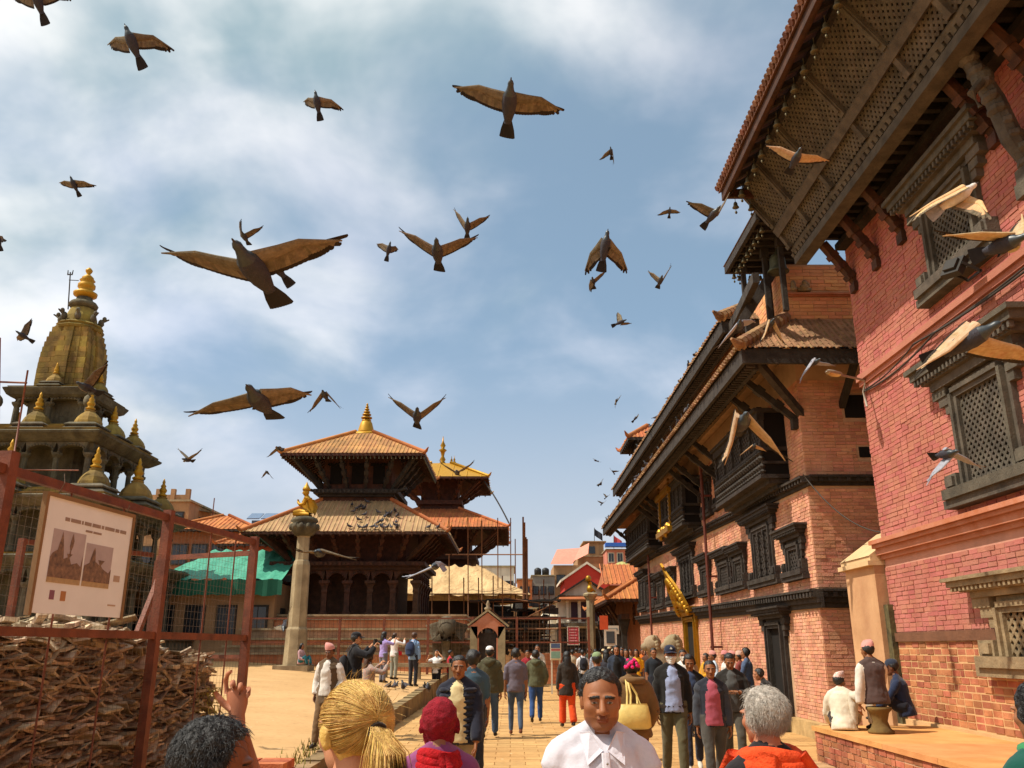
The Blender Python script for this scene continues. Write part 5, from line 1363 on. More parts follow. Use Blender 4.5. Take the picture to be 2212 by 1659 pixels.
g = MB(); g.bx(a.x, b2.x, 35, 35.05, b2.z, a.z); g.bx(a.x + .03, a.x + .09, 35.052, 35.1, 0, a.z); g.bx(b2.x - .09, b2.x - .03, 35.052, 35.1, 0, a.z); g.build('panel', m_white, ib)
for k, (cc, f0, f1) in enumerate((('#4a5a78', .72, .98), ('#a8504c', .56, .66), ('#7a9a86', .12, .5), ('#c0a878', .02, .08))): g = MB(); g.bx(a.x + .04, b2.x - .04, 34.99, 34.998, b2.z + (a.z - b2.z) * f0, b2.z + (a.z - b2.z) * f1); g.build('print', mat('print_%d' % k, cc, rough=.6, var=.15, vscale=8), ib)
# hanging shop sign, flags
g = MB(); a = at(1097 + .2977 * 755, 1097 + .2977 * 885, Y=44); g.bx(a.x - .35, a.x + .35, 44, 44.05, a.z - .2, a.z + .2); sg = g.build('shop_sign', m_white); tag(sg, 'small white sign hanging under the palace annex eave', 'sign')
g = MB(); g.bx(a.x - .28, a.x + .28, 43.99, 43.998, a.z - .02, a.z + .08); g.bx(a.x - .2, a.x + .2, 43.99, 43.998, a.z - .12, a.z - .07); g.build('print', mat('grey_print', '#7a8a8a'), sg)
g = MB(); a = at(1097 + .2977 * 745, 1097 + .2977 * 940, Y=43); g.bx(a.x - .3, a.x + .3, 43, 43.05, a.z - .4, a.z + .4); g.bx(a.x - .03, a.x + .03, 43.052, 43.1, 0, a.z); sg = g.build('notice_board', m_white); tag(sg, 'white notice board on a post above the crowd', 'sign')
g = MB(); g.bx(a.x - .2, a.x + .2, 42.99, 42.998, a.z - .28, a.z + .28); g.build('print', mat('dark_print', '#4a4f52'), sg)
g = MB(); g.bx(a.x + -.55, a.x - .15, 42.5, 42.54, a.z + .35, a.z + 1.0); rb = g.build('orange_banner', mat('orange_cloth', '#d0552c', rough=.8)); tag(rb, 'narrow orange cloth banner hanging by the arcade', 'banner')
for u, v0, v1, cl, lb in ((1284, 1140, 1175, '#2b2b33', 'dark flag on a rooftop pole above the tan block'), (1326, 1155, 1175, '#b5484a', 'red and green flag on a rooftop pole by the palace eave')):
    g = MB(); p0 = at(u, v0, Y=110); p1 = at(u, v1 + 10, Y=110); g.tube([p1, p0], .04, 5); fl_ = g.build('flag', m_wood)
    vs = [(p0.x + .25 * i, 110 + .1 * math.sin(i * 1.5), p0.z - .1 - .9 * j - .18 * i) for j in range(2) for i in range(5)]
    f2_ = MB(); f2_.add(vs, [(i, i + 1, 6 + i, 5 + i) for i in range(4)]); f2_.build('cloth', mat('flag_' + cl, cl), fl_); tag(fl_, lb, 'flag')
# guardian lions beside the palace door
def lion(x, y, lab, s=1.0):
    t = thing('stone_lion', lab, 'statue', (x, y, 0))
    g = MB(); g.sq([(.5 * s, 0), (.5 * s, .15), (.42 * s, .2), (.42 * s, .55), (.5 * s, .6), (.5 * s, .72)], (x, y, 0)); g.build('pedestal', m_stone_p, t)
    g = MB(); c = Vector((x, y, .72)); V = lambda a, b, z: c + Vector((a, b, z)) * s
    g.tube([V(.3, 0, .15), V(.2, 0, .4), V(-.05, 0, .85), V(-.15, 0, 1.1)], [(.3, .28), (.36, .33), (.34, .3), (.24, .22)], 12)
    g.sphere(V(-.22, 0, 1.28), (.28, .26, .27), 12, 8); g.sphere(V(-.46, 0, 1.2), (.16, .16, .13), 10, 6)
    for k in range(18):
        a = k / 18 * 6.283; g.sphere(V(-.10 + .03 * math.sin(a * 2), .25 * math.cos(a), 1.25 + .26 * math.sin(a)), (.085, .065, .075), 8, 5)
    for q in (-1, 1):
        g.tube([V(-.2, q * .2, .8), V(-.3, q * .2, .4), V(-.34, q * .2, .06), V(-.44, q * .2, .05)], [.13, .1, .1, .08], 8)
        g.tube([V(.25, q * .25, .3), V(-.05, q * .32, .25), V(-.1, q * .3, .06), V(-.22, q * .3, .05)], [.2, .15, .1, .08], 8)
        g.sphere(V(-.2, q * .24, 1.5), (.06, .05, .09), 6, 5)
    g.build('lion', m_stone_p, t, smooth=True)
lion(4.45, 27.0, 'weathered stone guardian lion nearer the street before the golden door', .85)
lion(4.75, 25.2, 'stone guardian lion closer to the palace wall with round back', .85)
# ------------------------------------------------------------------ steel fence, poster and rubble on the left
F0, F1, F2 = Vector((-3.80, 6.31, 0)), Vector((-3.54, 8.79, 0)), Vector((-3.26, 10.89, 0))
lf = thing('mesh_fence', 'tall red oxide steel frame fence with wire mesh round the rubble', 'fence', (-3.6, 8.5, .1))
fd = (F2 - F0).normalized()
Fm1 = F0 - fd * 3.0
def fpost(p, z1, w=.085, z0=0.0):
    g = MB(); M = Matrix((Vector((-fd.y, fd.x, 0)), fd, Vector((0, 0, 1)))).transposed(); g.obox((p.x, p.y, (z0 + z1) / 2), (w / 2, w / 2, (z1 - z0) / 2), M); return g.build('post', m_rust, lf)
fpost(F0, 3.12, .10); fpost(F0 - fd * .32, 3.3, .10); fpost(F1, 3.06); fpost(F2, 3.05); fpost(Fm1, 3.1)
def frail(a, b, z, w=.055, h=.07):
    g = MB(); d = (b - a).normalized(); g.bar(a + d * .045 + Vector((0, 0, z)), b - d * .045 + Vector((0, 0, z)), w, h); return g.build('rail', m_rust, lf)
for a, b in ((Fm1, F0), (F0, F1), (F1, F2)):
    frail(a, b, 2.98); frail(a, b, 1.82); frail(a, b, .2)
# thin uprights and mesh
for a, b, ts in ((F0, F1, (.33, .66)), (F1, F2, (.45, .75)), (Fm1, F0, (.3, .6))):
    for t in ts:
        p = a.lerp(b, t); g = MB(); g.tube([p + Vector((0, 0, .2)), p + Vector((0, 0, 2.96))], .009, 5); g.build('upright', m_rust, lf)
def mesh(a, b, z0, z1, step=.075, r=.0013):
    g = MB(); L = (b - a).length; n = int(L / step)
    for i in range(1, n): p = a.lerp(b, i / n); g.tube([p + Vector((0, 0, z0)), p + Vector((0, 0, z1))], r, 3, cap=False)
    z = z0
    while z < z1: g.tube([a + Vector((0, 0, z)), b + Vector((0, 0, z))], r, 3, cap=False); z += step
    return g.build('wire_mesh', m_wire, lf, kind='stuff')
mesh(Fm1, F0, .2, 2.95); mesh(F0, F1, .2, 2.95); mesh(F1, F2, .2, 2.95)
# return panel and inner gate frame
G0, G1 = Vector((-3.30, 10.93, 0)), Vector((-4.75, 11.6, 0))
rf = thing('gate_frame', 'second red steel mesh frame standing behind the fence corner', 'fence', (-4, 11.2, .1))
def rfbar(p, q, w=.06):
    g = MB(); g.bar(p, q, w, w); return g.build('bar', m_rust, rf)
V3 = lambda p, z: Vector((p.x, p.y, z))
rfbar(V3(G0, 2.85), V3(G1, 2.85)); rfbar(V3(G0, .2), V3(G0, 2.82)); rfbar(V3(G1, .2), V3(G1, 2.82)); rfbar(V3(G0, 1.6), V3(G1, 1.6), .045)
rfbar(Vector((-4.35, 10.9, 2.78)), Vector((-4.5, 10.2, 1.2)), .06)
rfbar(Vector((-4.9, 8.6, 1.5)), Vector((-4.9, 8.6, 2.75))); rfbar(Vector((-4.9, 8.62, 2.72)), Vector((-4.25, 10.2, 2.75)), .05)
# poster board
pa, pb = F0 + fd * .42, F0 + fd * 1.65
pn = Vector((fd.y, -fd.x, 0))
board = thing('poster_board', 'pale information poster with two temple photos wired to the fence', 'poster', ((pa + pb) / 2))
W = (pb - pa).length
fb = dict(O=tuple(pa + pn * .075), A=tuple(fd), D=tuple(pn))
Z0, Z1 = 1.96, 2.86
g = MB(**fb); g.bx(0, W, -.02, 0, Z0, Z1); g.build('board', mat('poster_paper', '#e6e8e8', rough=.75, var=.06, vscale=3), board)
g = MB(**fb); g.bx(-.03, W + .03, -.035, .012, Z1, Z1 + .03); g.bx(-.035, 0, -.03, .01, Z0 - .02, Z1); g.bx(W, W + .035, -.03, .01, Z0 - .02, Z1); g.build('wood_edge', mat('poster_edge', '#8a6a48'), board)
def pr(name, rects, m, d=.002):
    g = MB(**fb)
    for x0, x1, z0, z1 in rects: g.bx(x0 * W, x1 * W, .0005, d, Z0 + z0 * (Z1 - Z0), Z0 + z1 * (Z1 - Z0))
    return g.build(name, m, board)
m_pg = mat('faded_print', '#9a8578', rough=.8)
x = .2; rc = []
for w in (.05, .11, .02, .08, .1, .03, .12, .05, .08):
    rc.append((x, x + w, .815, .848)); x += w + .012
pr('title_print', rc, m_pg)
pr('subtitle_print', [(.44, .52, .755, .775), (.53, .63, .755, .775)], m_pg)
pr('photo_sky', [(.1, .455, .30, .73), (.475, .80, .30, .66)], mat('photo_sky_print', '#b3a6a8', rough=.8, var=.1, vscale=9))
pr('photo_ground', [(.1, .455, .265, .31), (.475, .80, .265, .31)], mat('photo_ground_print', '#b59a72', rough=.8, var=.2, vscale=20), .003)
g = MB(**fb)
def poly(pts, d):
    pts = [(x * W, Z0 + z * (Z1 - Z0)) for x, z in pts]
    g.add([(x, d, z) for x, z in pts], [tuple(range(len(pts)))])
poly([(.1, .31), (.455, .31), (.455, .42), (.445, .53), (.435, .43), (.39, .46), (.33, .44), (.3, .5), (.335, .53), (.27, .53), (.285, .5), (.24, .48), (.23, .56), (.21, .67), (.2, .72), (.19, .67), (.165, .55), (.12, .52), (.1, .48)], .0042)
poly([(.29, .5), (.31, .5), (.31, .56), (.325, .6), (.33, .65), (.31, .72), (.295, .65), (.29, .6), (.3, .56)], .0042)
poly([(.475, .31), (.8, .31), (.8, .45), (.77, .41), (.7, .44), (.67, .47), (.71, .52), (.63, .52), (.655, .47), (.6, .5), (.585, .6), (.575, .63), (.56, .6), (.53, .48), (.475, .45)], .0042)
g.build('photo_temples', mat('photo_dark_print', '#4f413c', rough=.8, var=.5, vscale=24, color2='#9a7a62'), board)
pr('emblem_print', [(.155, .205, .12, .2)], mat('mauve_print', '#8f5f70', rough=.8)); pr('logo_print', [(.27, .325, .115, .2)], mat('ochre_print', '#b57f52', rough=.8))
pr('side_print', [(.85, .93, .34, .4), (.82, .92, .105, .12)], mat('pale_print', '#b8a08c', rough=.8))
g = MB(**fb); g.tube([(.08 * W, .0, Z1), (.1 * W, .03, Z1 + .12), (.12 * W, 0, Z1 + .2)], .004, 5); g.tube([(.9 * W, .0, Z1), (.9 * W, .03, Z1 + .1)], .004, 5); g.build('tie_wire', m_wire, board)

# heap of broken timber, tile and brick
m_rub = [mat('old_timber', '#8a6848', var=.4, vscale=6, bump=.6, bscale=30, island=.4, color2='#5c4430'), mat('broken_brick', '#b5a086', var=.35, vscale=6, bump=.7, bscale=24, island=.45, color2='#66492f')]
heap = thing('rubble_heap', 'stacked heap of broken roof tiles, bricks and timber behind the fence', 'rubble', (-6, 8, .1))
g = MB(); g.add([(-10, 3, 0), (-4.45, 3, 0), (-3.62, 10.75, 0), (-10, 10.75, 0), (-10, 3, 1.5), (-4.6, 3, 1.5), (-3.85, 10.6, 1.4), (-10, 10.6, 1.45)], [(0, 3, 2, 1), (4, 5, 6, 7), (0, 1, 5, 4), (1, 2, 6, 5), (2, 3, 7, 6), (3, 0, 4, 7)]); g.build('heap_core', mat('rubble_dirt', '#3d2e22', var=.4, vscale=5, bump=1, bscale=8), heap)
tim, brk = [], []
hx = lambda y: -3.80 + .118 * (y - 6.31) - .36                # front of the heap keeps behind the fence
def rot(a, b, c): return Matrix.Rotation(a, 3, 'Z') @ Matrix.Rotation(b, 3, 'X') @ Matrix.Rotation(c, 3, 'Y')
for i in range(4600):
    y = rnd.uniform(4.2, 10.8); z = rnd.uniform(.05, 1.85); x = hx(y) + rnd.gauss(0, .05) - .10 * (z / 1.6)
    hgt = 1.72 + .14 * min(1, max(0, 9.2 - y)) - .05 * max(0, y - 9.5) ** 2 * .6 + .1 * math.sin(y * 2.3)
    if z > hgt: continue
    s = (rnd.uniform(.10, .22), rnd.uniform(.14, .42), rnd.uniform(.010, .030))
    (brk if rnd.random() < .75 else tim).append((Vector((x, y, z)), s, rot(rnd.uniform(-.4, .4), rnd.gauss(0, .28), rnd.gauss(0, .25))))
for i in range(700):
    x = rnd.uniform(-5.4, -3.66)
    brk.append((Vector((x, 10.78 + rnd.gauss(0, .05), rnd.uniform(.1, 1.35))), (rnd.uniform(.14, .26), rnd.uniform(.08, .16), rnd.uniform(.02, .06)), rot(rnd.uniform(-.5, .5), rnd.gauss(0, .3), rnd.gauss(0, .3))))
for i in range(1100):
    y = rnd.uniform(3.5, 10.7); x = hx(y) - .08 - abs(rnd.gauss(0, 1.5)); z = 1.62 + .16 * min(1, max(0, 9.2 - y)) + .12 * math.sin(y * 2.1 + x) + .15 * max(0, min(1.6, hx(y) - x)) * .6 - .05 * max(0, y - 9.5) ** 2 * .6 + rnd.uniform(-.06, .07)
    L = rnd.uniform(.25, .9) if rnd.random() < .6 else rnd.uniform(.12, .25)
    tim.append((Vector((x, y, z)), (L, rnd.uniform(.06, .14), rnd.uniform(.015, .05)), rot(rnd.uniform(-1.3, 1.3), rnd.gauss(0, .12), rnd.gauss(0, .22))))
pieces(heap, 'timber', tim, mat('pale_timber', '#cdb898', var=.4, vscale=6, bump=.6, bscale=30, island=.4, color2='#75583c'))
pieces(heap, 'brick', brk, m_rub[1])
g = MB()
for i in range(160):
    p = Vector((-3.6 + rnd.gauss(0, .06), 10.75 + rnd.gauss(0, .18), rnd.uniform(.75, 1.25))); d = Vector((rnd.uniform(-.2, .3), rnd.uniform(-.3, .2), rnd.uniform(-.4, .2))); g.add([p, p + Vector((.012, 0, .01)), p + d * .5], [(0, 1, 2)])
g.build('straw', mat('straw', '#b0a050', island=.3), heap, kind='stuff')
# orange brick stacks near the walkway
def stack(x0, y0, nx, ny, nz, label):
    t = thing('brick_stack', label, 'bricks', (x0, y0, .1)); bx_ = []
    for k in range(nz):
        for i in range(nx):
            for j in range(ny):
                if k == nz - 1 and rnd.random() < .25: continue
                if k % 2: c = (x0 + i * .235 + .115 + rnd.uniform(-.012, .012), y0 + j * .118 + .06, .13 + k * .062 + .03); s = (.225, .108, .057)
                else: c = (x0 + i * .235 + .115 + rnd.uniform(-.012, .012), y0 + j * .118 + .06 + rnd.uniform(-.006, .006), .13 + k * .062 + .03); s = (.22, .106, .057)
                bx_.append((c, s, Matrix.Rotation(rnd.uniform(-.06, .06), 3, 'Z')))
    pieces(t, 'brick', bx_, mat('new_orange_brick', '#b06c48', var=.25, vscale=8, bump=.4, bscale=60, island=.3, color2='#a3522c'))
stack(-2.42, 5.0, 2, 5, 14, 'orange brick stack behind the dark haired man')
stack(-2.05, 6.3, 2, 4, 13, 'leaning orange brick stack right of the dark haired man')
# ------------------------------------------------------------------ people
def smin(a, b, k):
    h = np.clip(0.5 + 0.5 * (b - a) / k, 0, 1)
    return b * (1 - h) + a * h - k * h * (1 - h)
def smax(a, b, k): return -smin(-a, -b, k)
def ell(p, c, r):
    q = (p - np.array(c)) / np.array(r); k0 = np.linalg.norm(q, axis=-1)
    k1 = np.linalg.norm(q / np.array(r), axis=-1) + 1e-9
    return k0 * (k0 - 1.0) / k1
def cap_(p, a, b, ra, rb):
    a, b = np.array(a), np.array(b); pa = p - a; ba = b - a
    h = np.clip((pa @ ba) / (ba @ ba), 0, 1)
    return np.linalg.norm(pa - h[..., None] * ba, axis=-1) - (ra + (rb - ra) * h)
def head_sdf(p, face=True, fat=0.0, fem=False):
    d = ell(p, (0, -.012, .035), (.075, .094, .084))
    d = smin(d, ell(p, (0, .032, -.022), (.060 + fat, .058, .082)), .03)
    d = smin(d, ell(p, (0, .018, -.058), (.056 + fat * 1.3, .052, .050)), .025)
    d = smin(d, ell(p, (0, .060, -.092), (.030 + fat, .028, .022)), .02)
    pm = p.copy(); pm[..., 0] = np.abs(pm[..., 0])
    d = smin(d, ell(pm, (.046, .056, -.020), (.022, .022, .020)), .02)
    d = smin(d, ell(pm, (.028, .081, .024), (.032, .016, .010)), .010)
    if face:
        d = smax(d, -ell(pm, (.031, .101, .003), (.021, .023, .013)), .008)
        d = smin(d, ell(pm, (.031, .0755, .003), (.0155, .0145, .0125)), .003)
        d = smin(d, cap_(p, (0, .088, .014), (0, .112, -.030), .0095, .0155), .010)
        d = smin(d, ell(pm, (.016, .099, -.034), (.010, .012, .009)), .006)
        d = smin(d, ell(p, (0, .090, -.0585), (.024, .012, .0065)), .005)
        d = smin(d, ell(p, (0, .088, -.0685), (.020, .012, .0075)), .005)
        d = smax(d, -ell(p, (0, .106, -.0632), (.024, .012, .0016)), .003)
    d = smin(d, ell(pm, (.0775, -.010, -.004), (.008, .020, .032)), .006)
    return d
_heads = {}
def head_grid(nu, nv, fat=0.0):
    key = (nu, nv, fat)
    if key in _heads: return _heads[key]
    th = (np.arange(nv + 1) / nv) * math.pi
    ph = np.arange(nu) / nu * 2 * math.pi
    T, F = np.meshgrid(th, ph, indexing='ij')
    d = np.stack([np.sin(T) * np.sin(F), np.sin(T) * np.cos(F), np.cos(T)], -1)
    c0 = np.array((0, .012, -.005))
    r = np.full(T.shape, .19); done = np.zeros(T.shape, bool)
    step = .0025
    lo = np.full(T.shape, .19)
    while not done.all() and lo.max() > .02:
        s = head_sdf(c0 + d * lo[..., None], fat=fat)
        hit = (s < 0) & ~done; done |= hit
        lo = np.where(done, lo, lo - step)
    a, b = lo, lo + step
    for _ in range(6):
        m = (a + b) / 2; s = head_sdf(c0 + d * m[..., None], fat=fat)
        a = np.where(s < 0, m, a); b = np.where(s < 0, b, m)
    P = c0 + d * a[..., None]
    _heads[key] = (P, d); return _heads[key]
def grid_faces(nu, nv):
    return [(i * nu + j, (i + 1) * nu + j, (i + 1) * nu + (j + 1) % nu, i * nu + (j + 1) % nu) for i in range(nv) for j in range(nu)]
def hair_mask(P, style):
    x, y, z = P[..., 0], P[..., 1], P[..., 2]
    f = y / (np.sqrt(x * x + y * y) + 1e-6)
    if style == 'short':
        line = np.where(f > .55, .082 - .01 * np.abs(x) / .05, np.where(f > .15, .030 + (f - .15) * .12, np.where(f > -.2, .012 - .0 * f, .012 + (f + .2) * .10)))
    elif style == 'high':
        line = np.where(f > .55, .092 - .02 * np.abs(x) / .05, np.where(f > .15, .040 + (f - .15) * .13, np.where(f > -.2, .018, .018 + (f + .2) * .10)))
    else:
        line = np.where(f > .55, .078, np.where(f > .1, -.02 + (f - .1) * .22, -.02 + (f - .1) * .085))
    return np.clip((z - line) / .022, 0, 1)

SKINS = {}
def skin(tone):
    if tone not in SKINS:
        SKINS[tone] = mat('skin_' + tone.strip('#'), tone, rough=.55, var=.14, vscale=14, bump=.12, bscale=320, spec=.35)
    return SKINS[tone]
_cl = {}
def cloth(hexc, fold=.3, pattern=None):
    k = (hexc, pattern)
    if k not in _cl:
        m = mat('cloth_%s%s' % (hexc.strip('#'), pattern or ''), hexc, rough=.9, var=.22, vscale=7, bump=fold, bscale=9, bdist=.03, sheen=.15, spec=.15)
        if pattern:
            ns, ls = m.node_tree.nodes, m.node_tree.links; b = ns['Principled BSDF']
            lk = b.inputs['Base Color'].links[0].from_socket
            tc = ns.new('ShaderNodeTexCoord'); ck = ns.new('ShaderNodeTexChecker' if pattern == 'check' else 'ShaderNodeTexVoronoi')
            ls.new(tc.outputs['Object'], ck.inputs['Vector']); ck.inputs['Scale'].default_value = 28 if pattern == 'check' else 45
            mx = ns.new('ShaderNodeMix'); mx.data_type = 'RGBA'; ls.new(lk, mx.inputs[6]); mx.inputs[7].default_value = (.75, .70, .68, 1) if pattern == 'check' else (.55, .22, .2, 1)
            f = ns.new('ShaderNodeMath'); f.operation = 'MULTIPLY'; f.inputs[1].default_value = .45
            if pattern == 'check': ls.new(ck.outputs['Fac'], f.inputs[0])
            else:
                lt = ns.new('ShaderNodeMath'); lt.operation = 'LESS_THAN'; lt.inputs[1].default_value = .38; ls.new(ck.outputs['Distance'], lt.inputs[0]); ls.new(lt.outputs[0], f.inputs[0]); f.inputs[1].default_value = .85
            ls.new(f.outputs[0], mx.inputs[0]); ls.new(mx.outputs[2], b.inputs['Base Color'])
        _cl[k] = m
    return _cl[k]
m_hair_k = mat('black_hair', '#15110f', rough=.45, var=.3, vscale=40, bump=.5, bscale=90, spec=.5)
m_hair_b = mat('brown_hair', '#4a2f1e', rough=.5, var=.3, vscale=40, bump=.5, bscale=90, spec=.5)
m_hair_g = mat('grey_hair', '#b5aca0', rough=.6, var=.3, vscale=60, bump=.5, bscale=110, spec=.4, island=.25)
m_hair_y = mat('blonde_hair', '#d8b266', rough=.5, var=.3, vscale=30, bump=.3, bscale=120, spec=.4, island=.22, color2='#a87c34')
m_eye = mat('eye_white', '#8f8278', rough=.3, spec=.5); m_iris = mat('iris', '#1c120c', rough=.2, spec=.6)  # eye white darkened in its colour for the shade of the sockets
m_topi = cloth('#c98b80', .2, 'dots')
m_shoe = mat('dark_shoe', '#2a211c', rough=.5)

ARMS = {   # upper-arm and forearm directions for the right arm (x out, y forward, z up)
    'down': ((.14, .02, -1), (.04, .16, -1)), 'back': ((.16, -.28, -1), (.05, -.05, -1)), 'fwd': ((.14, .25, -1), (.02, .5, -1)),
    'photo': ((.55, .75, -.25), (-.55, .55, .75)), 'lap': ((.2, .3, -.9), (-.35, .9, -.25)), 'chest': ((.22, .15, -.95), (-.55, .75, .25)),
    'brow': ((.6, .6, .2), (-.75, .1, .75)), 'pocket': ((.3, -.12, -1), (-.1, .35, -.9)), 'hip': ((.35, -.1, -1), (-.25, .45, -.75)), 'knee': ((.2, .65, -.7), (-.1, .75, -.6)),
    'raise': ((.5, .35, .45), (-.1, .25, 1.0)), 'strap': ((.3, .25, -.95), (-.55, .35, .85)),
}
QUEUE = []
def hand_geo(mb, w, d, n, side, s, mi, curl=.35, fist=False):
    """Palm, four unequal fingers and a thumb. w wrist, d pointing, n palm normal, side +1 right hand."""
    d = d.normalized(); n = (n - d * n.dot(d)).normalized(); x = d.cross(n).normalized() * side
    mb.tube([w - d * .015 * s, w + d * .02 * s, w + d * .055 * s, w + d * .088 * s], [(.022 * s, .017 * s), (.028 * s, .016 * s), (.040 * s, .015 * s), (.038 * s, .012 * s)], 8, mi, up=n)
    for k, (off, L, c) in enumerate(((.028, .070, .8), (.0095, .080, 1.0), (-.0095, .074, 1.1), (-.027, .058, 1.25))):
        p = w + d * .084 * s + x * off * s; dd = d + x * off * 2.0; dd.normalize(); pts = [p - dd * .012 * s]; a = 0
        for j, f in enumerate((.46, .30, .24)):
            a += curl * c * (1.0 if j else .7)
            q = dd * math.cos(a) + n * math.sin(a); p = p + q * L * f * s; pts.append(p)
        mb.tube(pts, [.0098 * s, .0092 * s, .0082 * s, .0058 * s], 7, mi, up=n)
    p = w + d * .028 * s + x * .030 * s; t1 = (d * .55 + x * .75 + n * .35).normalized(); t2 = (d * .85 + x * .25 + n * .45).normalized()
    mb.tube([p - t1 * .02 * s, p + t1 * .030 * s, p + t1 * .03 * s + t2 * .028 * s, p + t1 * .03 * s + t2 * .048 * s], [.013 * s, .012 * s, .010 * s, .006 * s], 7, mi, up=n)

def person(label, loc, yaw, h=1.68, skin_c='#8a5a3c', top='#555', sleeve=None, pants='#333', shoes=None, front=None, arms=('down', 'down'), legs='stand',
           hair='short', hair_m=None, hat=None, kurta=0.0, bulk=.012, lean=0.0, headyaw=0.0, headpitch=0.0, voxel=.02, hres=(28, 22), seat=.45, mask=None, fat=0.0,
           pant_w=.012, short_sleeve=False, belt=None, collar=None, scarf=None, hair_len=0.0, hands=True, neck=0.0, head_s=1.0, shorts=False, vest=None, top_pat=None, group=None, topi_m=None):
    s = h / 1.72
    mats = [skin(skin_c), cloth(top, pattern=top_pat), cloth(sleeve or top, pattern=None if sleeve else top_pat), cloth(pants), m_shoe if not shoes else cloth(shoes, .1), cloth(front or top), m_hair_k, cloth(collar or front or top)]
    SK, TO, SL, PA, SH, FR, HA, CO = range(8)
    b = MB()
    V = Vector
    sit = legs in ('sit', 'squat', 'sitlow')
    pz = .94 if not sit else seat / s + .10
    # leg joints
    J = {}
    for q in (-1, 1):
        hip = V((q * .088, 0, pz))
        if legs == 'stand': kn, an = V((q * .10, .015, .50)), V((q * .10, -.01, .085))
        elif legs == 'walk':
            if q > 0: kn, an = V((q * .09, .15, .53)), V((q * .09, .22, .10))
            else: kn, an = V((q * .09, -.06, .50)), V((q * .09, -.26, .15))
        elif legs == 'walk2':
            if q < 0: kn, an = V((q * .09, .13, .53)), V((q * .09, .16, .09))
            else: kn, an = V((q * .09, -.05, .50)), V((q * .09, -.22, .13))
        elif legs == 'sit': kn, an = V((q * .14, .42, pz + .02)), V((q * .15, .44, max(.085, pz - .42)))
        elif legs == 'sitlow': kn, an = V((q * .17, .33, pz + .24)), V((q * .13, .42, max(.085, pz - .06)))
        else: kn, an = V((q * .16, .34, pz + .26)), V((q * .12, .16, .085))
        J[q] = (hip, kn, an)
        wd = pant_w; lm = SK if shorts else PA
        b.tube([hip + V((0, 0, .05)), hip.lerp(kn, .35), hip.lerp(kn, .75)], [.098 + wd, .088 + wd, .068 + wd], 12, PA)
        b.tube([hip.lerp(kn, .6), kn, kn.lerp(an, .35), kn.lerp(an, .95)], [.070 + wd, .058 + wd, .058 + wd, .044 + wd * 1.5] if not shorts else [.068, .052, .053, .036], 12, lm)
        ft = V((0, 1, 0)) if not (legs == 'walk' and q < 0) else V((0, .9, -.3)).normalized()
        b.tube([an + ft * -.06 + V((0, 0, -.035)), an + ft * .02 + V((0, 0, -.03)), an + ft * .12 + V((0, 0, -.05)), an + ft * .19 + V((0, 0, -.058))], [(.032, .035), (.040, .045), (.043, .032), (.022, .02)], 10, SH)
    # torso (leaning about the pelvis)
    Rl = Matrix.Rotation(-lean, 3, 'X')
    piv = V((0, 0, pz))
    tf = lambda p: piv + Rl @ (V(p) - V((0, 0, .94)))
    bk = bulk
    rings = [(.86, .145, .112, 0), (.96, .160, .122, -.005), (1.08, .142, .108, .0), (1.20, .152, .114, .0), (1.32, .168, .122, -.005), (1.39, .150, .100, -.012), (1.43, .085, .075, -.015)]
    b.tube([tf((0, y, z)) for z, rx, ry, y in rings], [(rx + bk, ry + bk) for z, rx, ry, y in rings], 18, TO, up=(0, 1, 0))
    b.tube([tf((-.160, -.01, 1.375)), tf((-.10, -.014, 1.412)), tf((-.04, -.018, 1.45)), tf((.04, -.018, 1.45)), tf((.10, -.014, 1.412)), tf((.160, -.01, 1.375))], [.046 + bk, .045 + bk, .045 + bk, .045 + bk, .045 + bk, .048 + bk], 12, TO)
    if kurta:
        zz = .92 - kurta
        if sit: zz = .80
        b.tube([tf((0, 0, 1.05)), tf((0, .0, .90)), V((0, 0 if not sit else .1, pz - .94 + (zz + .9) / 2)), V((0, 0.01 if not sit else .15, pz - .94 + zz))], [(.150 + bk, .115 + bk), (.172 + bk, .130 + bk), (.185 + bk, .135 + bk), (.20 + bk, .145 + bk)], 18, TO, up=(0, 1, 0))
    else:
        b.tube([tf((0, 0, 1.02)), tf((0, 0, .90)), tf((0, 0, .86))], [(.152 + bk, .118 + bk), (.168 + bk, .128 + bk), (.166 + bk, .126 + bk)], 18, TO, up=(0, 1, 0))
    if front:                                              # shirt seen between open jacket fronts
        b.tube([tf((0, .078 + bk, .88)), tf((0, .062 + bk, 1.08)), tf((0, .076 + bk, 1.28)), tf((0, .05 + bk, 1.40)), tf((0, .02, 1.44))], [(.13, .062), (.112, .060), (.105, .062), (.07, .058), (.04, .05)], 12, FR, up=(0, 1, 0))
    if belt: b.tube([tf((0, 0, .925)), tf((0, 0, .955))], [(.172 + bk, .135 + bk)] * 2, 18, SH, up=(0, 1, 0))
    b.tube([tf((0, -.015, 1.42)), tf((0, -.008, 1.48)), tf((0, .008, 1.56))], [(.068, .07), (.054, .056), (.052, .058)], 12, SK)
    if collar: b.tube([tf((0, -.014, 1.415)), tf((0, -.004, 1.462))], [(.078, .080), (.066, .070)], 14, CO)
    HP = []
    hm = MB()
